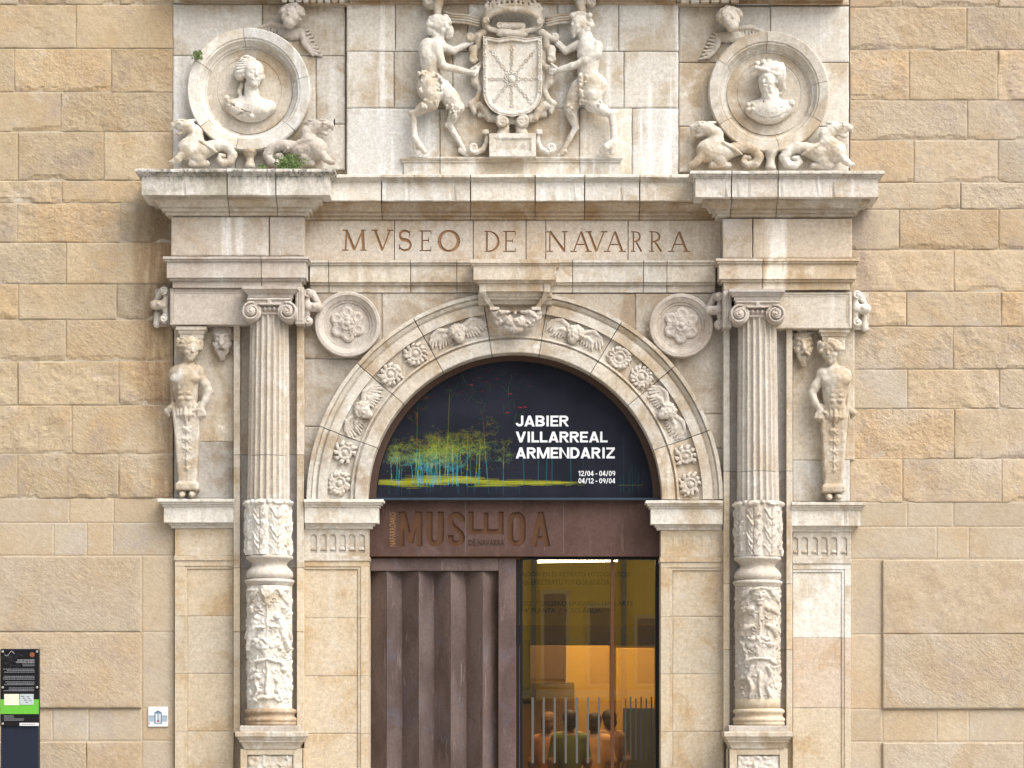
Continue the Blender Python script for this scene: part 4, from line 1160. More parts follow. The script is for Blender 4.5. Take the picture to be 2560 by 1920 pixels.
s.chain([(1528, 290, 28), (1533, 330, 26), (1534, 358, 26)], [10, 8.5, 10], 3); s.sph((1534, 288, 28), 9, 3)
s.chain([(1530, 364, 28), (1514, 376, 32), (1504, 386, 28)], [10, 9, 6], 2); s.chain([(1532, 366, 28), (1528, 388, 26)], [8, 6], 2)
s.chain([(1450, 226, 24), (1436, 250, 22), (1426, 276, 20)], [24, 20, 17], 5)
s.chain([(1426, 278, 20), (1432, 304, 16), (1440, 322, 14)], [18, 11, 8], 4); s.chain([(1438, 324, 14), (1422, 352, 11), (1404, 384, 9)], [8, 6.5, 6], 3)
s.chain([(1412, 380, 10), (1396, 391, 8)], [6, 5], 1)
fur(s, [(1460, 210, 14), (1462, 234, 14), (1480, 222, 16), (1478, 252, 16), (1460, 258, 10), (1490, 268, 10)], 13, 120, 5.2, 50); fur(s, [(1438, 244, 12), (1430, 262, 12), (1424, 284, 10)], 14, 60, 4.6, 34)
s.wobble(1.4, 7, 14); s.floor(-6); s.build('body', HS, LIME_W, t)
s = Sculpt(1425, 1500, -12, 60, -8, 60, 1.8)
s.cap((1450, 14, 30), (1453, 42, 32), 12, 9, 2); s.ring((1451, 14, 30), 10, 4, 1); s.ring((1453, 34, 30), 9, 3, 1); s.cap((1438, 2, 28), (1464, 2, 28), 9, 9, 2)
s.sph((1476, 14, 26), 13, 2); s.spiral((1476, 16), 10, 1.3, 3.5, 38, start=-20, cw=-1, k=.5)
s.floor(-6); s.build('jar_headdress', HS, LIME, t)

# ------------------------------------------------------------------ coat of arms
t = thing('coat_of_arms', (X(1281, .15), -.15, Z(392, .15)), 'crowned shield with crossed chains, strapwork scrolls and dated plinth between the satyrs', 'coat of arms')
# strapwork cartouche
s = Sculpt(1160, 1402, 78, 350, -8, 48, 1.6); s.k = 2; s.rs = 1.25
for sx in (-1, 1):
    m = lambda x: 1281 + sx * (x - 1281)
    s.spiral((m(1386), 98), 8, 1.6, 4, 22, start=90 if sx > 0 else 90, cw=-sx, k=.8)
    s.chain([(m(1352), 84, 16), (m(1366), 96, 18), (m(1366), 122, 14)], [8, 8, 6], 2); s.chain([(m(1366), 96, 18), (m(1386), 104, 20)], [7, 5], 2)
    s.spiral((m(1377), 154), 9, 1.6, 4.5, 24, start=-100, cw=sx, k=.8); s.cap((m(1378), 128, 16), (m(1378), 146, 18), 9, 8, 2)
    s.chain([(m(1358), 164, 12), (m(1376), 182, 18), (m(1374), 210, 16), (m(1362), 226, 14)], [6, 9, 8, 5], 3)
    s.chain([(m(1362), 232, 14), (m(1370), 252, 14), (m(1384), 264, 14)], [5, 6, 7], 2); s.chain([(m(1384), 262, 14), (m(1376), 284, 14)], [6, 5], 1)
    s.chain([(m(1376), 272, 12), (m(1362), 266, 14), (m(1346), 280, 14), (m(1338), 298, 12)], [6, 7, 8, 8], 2)
    s.chain([(m(1338), 298, 10), (m(1310), 298, 12)], [8, 10], 2)
    s.spiral((m(1304), 310), 15, 1.7, 5, 28, start=-90, cw=sx, k=.8, dz=4); s.ell((m(1304), 310, 12), (18, 18, 12), 0, 1)
    s.cap((m(1300), 328, 14), (m(1306), 340, 14), 11, 12, 2)
s.bx((1281, 190, 4), (88, 106, 9), 0, 6, 3)
s.bx((1281, 304, 6), (22, 10, 14), 0, 3, 2); s.ell((1281, 328, 20), (9, 8, 24), 0, 1, True)
s.wobble(1.0, 7, 3); s.floor(-6); s.build('strapwork', HS, LIME, t)
# shield with a raised rim
def shield_xy(k, n=10):
    P = [(-74, -104), (-38, -98), (0, -104), (38, -98), (74, -104)]
    P += [(74, 30)] + [(74 * cos(radians(a)) ** .75, 30 + 66 * sin(radians(a))) for a in range(12, 80, 12)] + [(0, 98)]
    P += [(-x, y) for x, y in reversed(P[5:-1])]
    return [(1281 + x * k[0], 194 + y * k[1]) for x, y in P]
def loop_mesh(name, rings, mat, par, tint=None):
    V = []; n = len(rings[0][0])
    for P, h in rings: V += [W(x, y, h) for x, y in P]
    Fc = []
    for i in range(len(rings) - 1):
        for j in range(n): Fc.append((i * n + j, i * n + (j + 1) % n, (i + 1) * n + (j + 1) % n, (i + 1) * n + j))
    Fc.append(tuple((len(rings) - 1) * n + j for j in range(n)))
    return part(name, V, Fc, mat, par, fix=True, tint=tint)
sh = loop_mesh('shield', [(shield_xy((1, 1)), .06), (shield_xy((1, 1)), .20), (shield_xy((.98, .985)), .208), (shield_xy((.955, .97)), .198), (shield_xy((.94, .955)), .198), (shield_xy((.925, .945)), .207),
                     (shield_xy((.87, .905)), .207), (shield_xy((.85, .89)), .198), (shield_xy((.83, .875)), .183)], LIME_W, t)
# chains: eight arms, a rim chain and a ring, links as small pieces of one carved chain each
def chain(p0, p1, h, n, par, r=4.2, name='chain'):
    r = r * 1.25
    V, Fc = [], []
    for i in range(n):
        ta, tb = i / n, (i + .92) / n
        a = np.array(p0) + (np.array(p1) - p0) * ta; b = np.array(p0) + (np.array(p1) - p0) * tb
        c = (a + b) / 2; d = (b - a) / 2; L = np.linalg.norm(d); u = d / L; w = np.array([-u[1], u[0]])
        fl = 1.0 if i % 2 == 0 else .55
        b0 = len(V); m = 12
        for k in range(m):
            q = 2 * pi * k / m
            for (ro, dz) in ((1.0, 0), (.85, 1), (.5, 1), (.36, .15)):
                pt = c + u * cos(q) * L * 1.18 * ro + w * sin(q) * r * fl * ro
                V.append(W(pt[0], pt[1], h + dz * .009))
        for k in range(m):
            for j in range(3):
                Fc.append((b0 + k * 4 + j, b0 + ((k + 1) % m) * 4 + j, b0 + ((k + 1) % m) * 4 + j + 1, b0 + k * 4 + j + 1))
    return part(name, V, Fc, LIME_W, par, smooth=True, fix=True)
cc = np.array([1279., 197.])
for e, n in (((1226, 122), 8), ((1280, 110), 8), ((1338, 124), 8), ((1343, 197), 6), ((1333, 262), 8), ((1280, 268), 7), ((1230, 260), 8), ((1220, 197), 6)):
    e = np.array(e, float); u = (e - cc) / np.linalg.norm(e - cc)
    chain(cc + u * 16, e, .1805, n, sh, 5)
for i in range(10):
    a0, a1 = 2 * pi * i / 10, 2 * pi * (i + 1) / 10
    chain(cc + 15 * np.array([cos(a0), sin(a0)]), cc + 15 * np.array([cos(a1), sin(a1)]), .186, 1, sh, 3.4)
lathe_y('boss', [(10, .18), (10, .192), (7, .205), (3, .212), (.01, .213)], cc[0], cc[1], LIME_W, sh, 20, .19, 0)
for xx in (1212.5, 1349): chain((xx, 100), (xx, 232), .204, 9, sh, 4)
# crown and rolled scroll
s = Sculpt(1190, 1375, -14, 104, -8, 64, 1.6); s.k = 2
P = [(1281 + cos(a) * 70, 66 - sin(a) * 30) for a in np.linspace(.12, pi - .12, 16)]
s.chain([(x, y, 30 + 14 * sin(pi * i / 15)) for i, (x, y) in enumerate(P)], 7, 2)
s.chain([(x, y - 11, 26 + 12 * sin(pi * i / 15)) for i, (x, y) in enumerate(P)], 6, 2)
for i, (x, y) in enumerate(P[1:-1]):
    zz = 26 + 12 * sin(pi * (i + 1) / 15)
    if i % 2 == 0:
        s.chain([(x, y - 14, zz), (x + (x - 1281) * .06, y - 30, zz)], [6, 4], 1)
        for dx, dy in ((-6, -26), (6, -26), (0, -36)): s.sph((x + dx, y + dy, zz), 4.5, 1)
    else: s.chain([(x, y - 14, zz), (x, y - 26, zz)], [4, 3], 1); s.sph((x, y - 28, zz), 3.5, .6)
P2 = [(1281 + cos(a) * 70, 66 + sin(a) * 22) for a in np.linspace(.1, pi - .1, 14)]
s.chain([(x, y, 26) for x, y in P2], 6, 2)
for sx in (-1, 1): s.spiral((1281 + sx * 67, 64), 7, 1.4, 3.6, 40, start=0, cw=sx, k=.6); s.ell((1281 + sx * 67, 64, 28), (9, 9, 12), 0, 1)
s.cap((1250, 72, 22), (1306, 72, 22), 10, 9, 1); s.ring((1249, 72, 32), 6, 2, .5); s.ell((1281, 93, 22), (40, 9, 14), 0, 3)
s.wobble(1.2, 5, 6); s.floor(-6); s.build('crown', HS, LIME, t)
# ribbons between crown and jars
for sx, x0, x1 in ((-1, 1108, 1204), (1, 1444, 1362)):
    for i in range(4):
        pts = [W(x0 + (x1 - x0) * k / 8, 28 + i * 6.5 + 26 * (k / 8) - 10 * (k / 8) ** 2 + 2 * sin(k), HS + .05 + .02 * sin(k * .4)) for k in range(9)]
        curve_tube('ribbon', pts, .0115, LIME, t, 8)
# dated plinth
b = box('date_plinth', 1223, 1340, 333, 391, .20, .05, LIME_W, t, .006)
for (a, c_, y0, y1, h) in ((1223, 1340, 333, 345, .212), (1223, 1340, 380, 391, .212), (1223, 1235, 345, 380, .212), (1328, 1340, 345, 380, .212)):
    box('plinth_frame', a, c_, y0, y1, h, .19, LIME_W, b, .003)
for (a, c_, y0, y1) in ((1235, 1328, 345, 348.5), (1235, 1328, 377, 380), (1235, 1238.5, 348.5, 377), (1324.5, 1328, 348.5, 377)):
    box('plinth_frame', a, c_, y0, y1, .206, .19, LIME_W, b, .002)
for ch, x in (('1', 1252), ('5', 1268), ('5', 1287), ('6', 1308)):
    text('digit', ch, x - 3 if ch == '1' else x - 5, x + 2 if ch == '1' else x + 5, 356, 371, .2015, LIME_G, b, .006, .01)
for sx in (-1, 1):
    s = Sculpt(*((1165, 1240) if sx < 0 else (1325, 1400)), 325, 396, -8, 50, 1.6); s.k = 1.5
    m = lambda x: 1281 + sx * (x - 1281)
    s.spiral((m(1377), 374), 11, 1.5, 4.5, 22, start=90, cw=-sx, k=.8)
    s.chain([(m(1346), 342, 18), (m(1345), 360, 18), (m(1354), 378, 18), (m(1372), 386, 18)], [5, 6, 7, 6], 1.5)
    s.bx((m(1348), 336, 16), (8, 6, 12), 0, 2, 1)
    s.floor(-6); s.build('plinth_scroll', HS, LIME_W, t)

# weeds growing on the stone
LEAF = plain('weed_leaf', (0.075, 0.13, 0.03), 0.6)
LEAF2 = plain('weed_leaf_pale', (0.13, 0.18, 0.06), 0.6)
STEM = plain('weed_stem', (0.10, 0.10, 0.04), 0.7)
def weed(cx, base, h, w, ht, n, label, seed):
    rn = random.Random(seed)
    t = thing('weed', W(cx, base, h), label, 'plant', 'weeds on the stonework')
    for kind, mat in (('foliage', LEAF), ('pale_foliage', LEAF2)):
        V, Fc = [], []
        for i in range(n):
            a = rn.uniform(0, 1); x = cx + (rn.gauss(0, .42)) * w; y = base - abs(rn.gauss(.35, .3)) * ht; hh = h + rn.uniform(-.03, .07)
            l = rn.uniform(2.2, 5); an = rn.uniform(0, 2 * pi); tl = rn.uniform(-.012, .012)
            b = len(V)
            for u_, v_ in ((-1, 0), (-.2, .42), (1, 0), (-.2, -.42)):
                V.append(W(x + (u_ * cos(an) - v_ * sin(an)) * l, y + (u_ * sin(an) + v_ * cos(an)) * l, hh + tl * u_ + rn.uniform(-.003, .003)))
            Fc.append((b, b + 1, b + 2, b + 3))
        o = part(kind, V, Fc, mat, t); o['kind'] = 'stuff'
    for i in range(5):
        x = cx + rn.gauss(0, .35) * w
        curve_tube('stem', [W(cx + (x - cx) * .3, base + 2, h), W(x, base - ht * .3, h + .02), W(x * 1.0, base - ht * .7, h + .03)], .003, STEM, t, 5)
weed(494, 148, .19, 13, 24, 60, 'small green weed sprouting on the left medallion rim', 1)
weed(724, 421, .34, 36, 32, 300, 'bushy green weed on the cornice before the grey stained dragon', 2)
weed(655, 421, .34, 10, 10, 40, 'tiny green tuft on the cornice beside the medallion stem', 3)
# iron pin
curve_tube('iron_pin', [W(836, 313, .03), W(836, 311, .09), W(836, 298, .1)], .007, plain('rusty_iron', (.06, .04, .03), .7, .5), None)
tag(bpy.data.objects['iron_pin'], 'rusty iron pin in the stone right of the left medallion', 'pin')
# ================================================================== columns, terms, pilasters
HAX = .20
def flutes(name, px_top, px_bot, r_top, r_bot, y0, y1, mat, parent, n=20, round_top=False, tint=None):
    per = 10; segs = n * per; rows = max(3, int((y1 - y0) / 9))
    V = []
    for i in range(rows + 1):
        t_ = i / rows; y = y0 + (y1 - y0) * t_
        px = px_top + (px_bot - px_top) * t_; r = r_top + (r_bot - r_top) * t_
        for j in range(segs):
            a = 2 * pi * j / segs; q = (j % per) / per
            g = 0
            if .16 < q < .94:
                g = sin((q - .16) / .78 * pi) ** .6 * 7.0
            if round_top: g *= min(1, max(0, (y - y0) / 9 - abs(q - .55) * .8))
            rr = (r - g) * sm(HAX)
            V.append((X(px, HAX) + rr * sin(a), -HAX - rr * cos(a), Z(y, HAX + .15)))
    V = np.array(V); d = fbm(V * np.array([14, 14, 9]), 3, 3) * .0032 + fbm(V * 45, 8, 2) * .0016
    V[:, 0] += d; V[:, 1] += d
    Fc = []
    for i in range(rows):
        for j in range(segs): Fc.append((i * segs + j, (i + 1) * segs + j, (i + 1) * segs + (j + 1) % segs, i * segs + (j + 1) % segs))
    Fc.append(tuple(range(segs))); Fc.append(tuple(rows * segs + j for j in reversed(range(segs))))
    return part(name, V, Fc, mat, parent, fix=True, tint=tint)
def carved_drum(name, px, r, y0, y1, paint, mat, parent, amp=1.6, seed=0, res=1.6, gain=1.0):
    """cylinder whose front carries relief painted in (arc px, y) -> height px"""
    nu = int(pi * r * 1.1 / res); nv = int((y1 - y0) / res)
    th = np.linspace(-1.72, 1.72, nu); ys = np.linspace(y0, y1, nv)
    T, Y = np.meshgrid(th, ys); U = T * r
    # hand carving: nothing runs quite true
    wu = fbm(np.stack([U / 16, Y / 16, U * 0], -1), seed + 40, 3) * 5; wy = fbm(np.stack([U / 16, Y / 16, U * 0 + 9], -1), seed + 41, 3) * 5
    Hh = paint(U + wu * .7, Y + wy * .7) * gain
    Hh = Hh * (1 + .5 * fbm(np.stack([U / 11, Y / 11, U * 0 + 3], -1), seed + 42, 2))
    Hh = Hh + fbm(np.stack([U / 7, Y / 7, U * 0], -1), seed, 3) * amp
    k = sm(HAX); rr = (r + Hh) * k
    V = np.stack([X(px, HAX) + rr * np.sin(T), -HAX - rr * np.cos(T), EYE + (PY0 - Y) * sm(HAX + .2)], -1).reshape(-1, 3)
    idx = np.arange(nu * nv).reshape(nv, nu)
    Fq = np.stack([idx[:-1, :-1], idx[1:, :-1], idx[1:, 1:], idx[:-1, 1:]], -1).reshape(-1, 4)
    return part(name, V, Fq, mat, parent, smooth=True)
class Paint:
    def __init__(s, U, Y): s.U, s.Y, s.H = U, Y, np.zeros_like(U)
    def cap(s, pts, rs, hg):
        rs = [rs] * len(pts) if isinstance(rs, (int, float)) else rs
        for (a, b, ra, rb) in zip(pts[:-1], pts[1:], rs[:-1], rs[1:]):
            ax, ay = a; bx_, by_ = b; dx, dy = bx_ - ax, by_ - ay; L = dx * dx + dy * dy + 1e-6
            t_ = np.clip(((s.U - ax) * dx + (s.Y - ay) * dy) / L, 0, 1)
            d = np.hypot(s.U - ax - t_ * dx, s.Y - ay - t_ * dy) / (ra + (rb - ra) * t_)
            s.H = np.maximum(s.H, hg * np.sqrt(np.clip(1 - d * d, 0, 1)))
        return s
    def dot(s, x, y, r, hg): return s.cap([(x, y), (x, y + .01)], r, hg)
    def cutline(s, pts, r, dp):
        o = s.H.copy(); s.H = np.zeros_like(o); s.cap(pts, r, dp); s.H = o - s.H
        return s
def leaves(U, Y, y0, y1, R):
    p = Paint(U, Y); Lw = 2 * pi * R / 8
    for i in range(-4, 5):
        cx = i * Lw + 4 * sin(i * 3)
        p.cap([(cx, y1 - 4), (cx, y0 + 26), (cx, y0 + 12)], [Lw * .46, Lw * .5, Lw * .3], 4)
        for sx in (-1, 1):
            for j in range(7):
                yy = y0 + 28 + j * 15
                p.cap([(cx + sx * 2, yy + 20), (cx + sx * (Lw * .22), yy + 8), (cx + sx * (Lw * (.34 + .08 * sin(j * 2.1 + i))), yy - 5)], [2.4, 3.4, 2.2], 6.2 + 1.6 * sin(j * 1.7 + i * 2))
        p.cutline([(cx, y1 - 4), (cx, y0 + 22)], 1.6, 4)
        p.cap([(cx - 7, y0 + 9), (cx + 7, y0 + 9)], 6, 11); p.dot(cx + Lw / 2, y0 + 6, 6, 6)
    return p.H
def scatter(p, seed, Y0):
    """small leaves, berries and tendrils that fill the ground of the relief"""
    rn = random.Random(seed)
    for i in range(260):
        x, y = rn.uniform(-90, 90), Y0 + rn.uniform(6, 284); a = rn.uniform(0, 2 * pi); l = rn.uniform(4, 11)
        p.cap([(x, y), (x + cos(a) * l, y + sin(a) * l)], [rn.uniform(1.5, 3), 1.2], rn.uniform(2, 5))
    for i in range(10):
        x, y = rn.uniform(-70, 70), Y0 + rn.uniform(30, 270); sx = rn.choice((-1, 1))
        p.cap([(x + sx * 9 * (1 - k / 9) * cos(k * .9), y + 9 * (1 - k / 9) * sin(k * .9)) for k in range(9)], 1.8, 5)
def drum_left(U, Y):
    p = Paint(U, Y); Y0 = 1463; rn = random.Random(5)
    p.cap([(0, Y0 + 10), (0, Y0 + 40)], [22, 9], 8); p.cap([(-12, Y0 + 14), (-4, Y0 + 30)], 4, 10); p.cap([(12, Y0 + 14), (4, Y0 + 30)], 4, 10); p.cap([(-9, Y0 + 48), (9, Y0 + 48)], 3, 6)
    for sx in (-1, 1):
        for j in range(6): p.cap([(sx * (26 + j * 5), Y0 + 10 + j * 3), (sx * (34 + j * 5), Y0 + 26 + j * 5)], [3.4, 2.4], 8)
        p.cap([(sx * 26, Y0 + 12), (sx * 56, Y0 + 12)], 5, 8)
        p.dot(sx * 46, Y0 + 62, 10, 9); p.dot(sx * 42, Y0 + 56, 6, 11); p.dot(sx * 53, Y0 + 60, 6, 10)
        p.cap([(sx * 34, Y0 + 92), (sx * 42, Y0 + 112), (sx * 54, Y0 + 160)], [11, 13, 7], 12); p.dot(sx * 26, Y0 + 80, 8, 11); p.cap([(sx * 28, Y0 + 104), (sx * 10, Y0 + 106)], [5, 3.5], 10); p.cap([(sx * 44, Y0 + 96), (sx * 70, Y0 + 130)], [7, 5], 9)
        p.cap([(0, Y0 + 186), (sx * 30, Y0 + 190), (sx * 44, Y0 + 206)], [4, 5, 7], 10); p.dot(sx * 42, Y0 + 212, 10, 11)
        for j in range(16): p.dot(sx * (34 + rn.uniform(-14, 30)), Y0 + rn.uniform(210, 292), rn.uniform(4, 9), rn.uniform(4, 10))
        p.cap([(sx * 30, Y0 + 232), (sx * 24, Y0 + 262), (sx * 34, Y0 + 286)], [6, 5, 4], 9)
    for j in range(24): p.dot(rn.uniform(-34, 34), Y0 + rn.uniform(134, 158), rn.uniform(5, 8), rn.uniform(7, 12))
    scatter(p, 5, Y0)
    p.cap([(0, Y0 + 158), (0, Y0 + 184)], [22, 8], 6); p.cap([(0, Y0 + 50), (0, Y0 + 130)], 2.4, 4)
    p.cap([(0, Y0 + 190), (0, Y0 + 240), (0, Y0 + 272)], [3, 5, 7], 7); p.cap([(-22, Y0 + 282), (18, Y0 + 280)], 6, 8)
    return p.H
def drum_right(U, Y):
    p = Paint(U, Y); Y0 = 1461; rn = random.Random(8)
    p.dot(0, Y0 + 26, 20, 12); p.cap([(0, Y0 + 22), (0, Y0 + 32)], 4, 15); p.cap([(-6, Y0 + 38), (6, Y0 + 38)], 3, 13.5); p.dot(0, Y0 + 46, 8, 11)
    for j in range(9): p.dot(-18 + j * 4.5, Y0 + 9 + abs(j - 4) * 1.6, 5, 14)
    for sx in (-1, 1):
        p.cutline([(sx * 9, Y0 + 22), (sx * 5, Y0 + 22)], 2, 3)
        for j in range(6): p.cap([(sx * (24 + j * 4), Y0 + 10 + j * 2), (sx * (32 + j * 5), Y0 + 26 + j * 4)], [3.2, 2.4], 8)
        p.cap([(sx * 22, Y0 + 60), (sx * 44, Y0 + 64)], [9, 6], 9); p.cap([(sx * 26, Y0 + 62), (sx * 50, Y0 + 72)], [5, 5], 10)
        p.cap([(sx * 18, Y0 + 104), (sx * 36, Y0 + 108), (sx * 44, Y0 + 124)], [4, 10, 6], 11)
        p.cap([(sx * 44, Y0 + 150), (sx * 36, Y0 + 172), (sx * 34, Y0 + 196)], [6, 4, 4], 7)
        p.cap([(0, Y0 + 186), (sx * 26, Y0 + 186), (sx * 40, Y0 + 196)], [3.5, 4.5, 7], 9)
        p.cap([(sx * 20, Y0 + 206), (sx * 30, Y0 + 232), (sx * 18, Y0 + 254), (sx * 24, Y0 + 280)], [5, 6, 6, 4], 10)
        for j in range(14): p.dot(sx * (44 + rn.uniform(-10, 26)), Y0 + rn.uniform(130, 280), rn.uniform(4, 8), rn.uniform(3, 8))
    for j in range(22): p.dot(rn.uniform(-32, 32), Y0 + rn.uniform(132, 156), rn.uniform(5, 8), rn.uniform(6, 12))
    scatter(p, 6, Y0)
    p.cap([(0, Y0 + 156), (0, Y0 + 184)], [20, 8], 6); p.cap([(0, Y0 + 60), (0, Y0 + 128)], [5, 3], 5); p.cap([(0, Y0 + 226), (0, Y0 + 280)], [6, 3], 8)
    return p.H

def capital(cx, y, parent, dirx):
    """Ionic capital; y = top of the abacus"""
    run('abacus', [(.47, y), (.47, y + 7), (.455, y + 9), (.44, y + 14), (.43, y + 18), (.415, y + 20), (.415, y + 29)], cx - 70, cx + 70, .1, True, True, LIME_G, parent, hb=.40, seg=.03, amp=.0012)
    s = Sculpt(cx - 84, cx + 84, y + 24, y + 104, -60, 34, 1.5); s.k = 1
    s.bx((cx, y + 40, -14), (54, 9, 26), 0, 4, 2)
    for sx in (-1, 1):
        vx, vy = cx + sx * 45, y + 65
        # volute: a drum with a raised spiral fillet and eye
        for zz in range(-44, 8, 8): s.ell((vx, vy, zz), (25, 25, 10), 0, 1)
        s.bx((vx, vy, 12), (40, 40, 4), 0, 0, 0, True)
        s.spiral((vx, vy), 23, 2.4, 3.4, 10, start=-90 - sx * 12, cw=sx, shrink=.1, k=.6, dz=6)
        s.ell((vx, vy, 10), (12, 12, 7), 0, .5); s.spiral((vx, vy), 10, 1.2, 2, 17, start=-90, cw=sx, k=.3); s.sph((vx, vy, 18), 3, .5)
        for i in range(5):
            a = radians(-150 + i * 70); s.cap((vx + cos(a) * 13, vy + sin(a) * 13, 9), (vx + cos(a) * 18, vy + sin(a) * 18, 9), .9, .9, 0, True)
    s.bx((cx, y + 35, 2), (56, 2.2, 10), 0, 1, 0); s.bx((cx, y + 47, 2), (28, 2.4, 10), 0, 1, 0)
    for i in range(-3, 4): s.cap((cx + i * 15 - 7, y + 37, 9), (cx + i * 15 - 7, y + 45, 9), .9, .9, 0, True)
    for i in range(-2, 3):
        s.ell((cx + i * 12, y + 57, -2), (5, 7, 9), 0, .5); s.cap((cx + i * 12 + 6, y + 51, 2), (cx + i * 12 + 6, y + 62, 0), 1.3, .8, .3)
    s.bx((cx, y + 57, -20), (30, 11, 18), 0, 2, 0); s.bx((cx, y + 68, -18), (27, 3, 18), 0, 2, 0)
    s.wobble(.7, 6, int(cx)); return s.build('volutes', .40, LIME_G, parent)

def console(cx, cy, sgn, h, parent, sc=1.0, mat=None):
    """scrolled side bracket seen edge on"""
    s = Sculpt(cx - 40, cx + 40, cy - 56, cy + 56, -50, 30, 1.5); s.k = 1
    for dy in (-34, 36):
        s.ell((cx, cy + dy, 0), (12, 12, 14), 0, 1); s.spiral((cx, cy + dy), 9.5, 1.6, 2.6, 13, start=90 if dy < 0 else -90, cw=sgn * (1 if dy < 0 else -1), k=.4); s.sph((cx, cy + dy, 15), 2.6, .5)
    s.chain([(cx - sgn * 6, cy - 26, -4), (cx - sgn * 2, cy - 6, 2), (cx - sgn * 4, cy + 26, -4)], [7, 9, 7], 2)
    s.cap((cx, cy, 2), (cx + sgn * 24, cy, -2), 11, 12, 2); s.ring((cx + sgn * 24, cy, -2), 9, 3, 1); s.sph((cx + sgn * 14, cy - 1, 10), 5, 1)
    s.chain([(cx + sgn * 6, cy - 36, -20), (cx + sgn * 24, cy - 10, -20)], [12, 8], 3); s.cap((cx + sgn * 20, cy + 20, -22), (cx + sgn * 22, cy + 46, -22), 9, 9, 1)
    s.wobble(.8, 6, int(cx)); return s.build('scroll_bracket', h, mat or LIME_G, parent)

def column(cxt, cxb, cxd, r0, r1, yt, ys, ylt, ylb, ybt, label, kind, m1, m2, m3):
    t = thing('column', (X(cxd, HAX), -HAX, Z(1830, HAX)), label, 'column', 'columns flanking the arch')
    capital(cxt, yt, t, 1)
    ym = 1138 if kind == 0 else 1178
    flutes('shaft_drum', cxt, cxt + (cxb - cxt) * .75, r0, r0 + (r1 - r0) * .75, ys, ym - .7, m1, t, round_top=True)
    flutes('shaft_drum', cxt + (cxb - cxt) * .75, cxb, r0 + (r1 - r0) * .75, r1, ym + .7, ylt + 12, m1, t)
    carved_drum('leaf_collar', cxb, r1 + 2, ylt, ylb, lambda U, Y: leaves(U + 16, Y, ylt, ylb, r1 + 2), m2, t, 1.3, 1)
    y = ylb
    lathe_z('baluster_neck', [(r1 + 3, y), (r1 + 6, y + 2), (r1 + 6, y + 8), (r1 + 1, y + 11), (r1 - 5, y + 16), (r1 - 9, y + 22), (r1 - 8, y + 27), (r1 - 2, y + 33), (r1 + 4, y + 40), (r1 + 6.5, y + 48), (r1 + 5, y + 55), (r1 - 2, y + 59),
                              (r1 + 6, y + 61), (r1 + 9.5, y + 63), (r1 + 9.5, y + 68), (r1 + 6, y + 70), (r1 + 5, y + 74), (r1 + 3, y + 77)], cxd, HAX, m1, t, 72, href=HAX + .2)
    yd = y + 77
    carved_drum('carved_drum', cxd, r1 + 3, yd, ybt, drum_left if kind == 0 else drum_right, m2, t, .9, 4, gain=.78)
    if kind: lathe_z('plain_band', [(r1 + 3, 1747), (r1 + 4, 1748), (r1 + 4, 1773)], cxd, HAX, CREAM, t, 72, href=HAX + .2)
    c = cxd + 3
    lathe_z('base_moulding', [(r1 + 4, 1771), (r1 + 10, 1774), (r1 + 12, 1777), (r1 + 12, 1781), (r1 + 8, 1784), (r1 + 6, 1789), (r1 + 9, 1794), (r1 + 13, 1797), (r1 + 13, 1802), (r1 + 10, 1804), (r1 + 12, 1807), (r1 + 12, 1811), (r1 + 8, 1815)], c, HAX, m3, t, 72, href=HAX + .2)
    return t
LCOL = column(674, 671, 674, 48, 53, 715, 784, 1247, 1386, 1772, 'fluted column left of the arch with a ram head drum carving', 0, CARVE, LIME_W, LIME_B)
RCOL = column(1893, 1895, 1894, 48, 53, 722, 791, 1250, 1389, 1748, 'fluted column right of the arch with a cherub face drum carving', 1, CARVE, CARVE, CREAM)
# recess behind each column
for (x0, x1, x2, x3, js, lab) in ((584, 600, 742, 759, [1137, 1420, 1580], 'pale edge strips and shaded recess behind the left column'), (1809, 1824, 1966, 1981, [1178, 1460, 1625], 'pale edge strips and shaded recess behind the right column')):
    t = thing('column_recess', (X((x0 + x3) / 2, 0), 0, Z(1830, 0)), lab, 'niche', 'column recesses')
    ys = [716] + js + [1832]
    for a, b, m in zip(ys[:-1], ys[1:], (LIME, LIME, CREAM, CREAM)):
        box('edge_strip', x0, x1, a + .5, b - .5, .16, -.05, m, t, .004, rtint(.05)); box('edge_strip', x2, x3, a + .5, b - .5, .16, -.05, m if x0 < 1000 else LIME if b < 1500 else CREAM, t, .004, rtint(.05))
        box('recess_stone', x1 - 2, x2 + 2, a + .5, b - .5, .06, -.1, LIME_G, t, .003, rtint(.05))
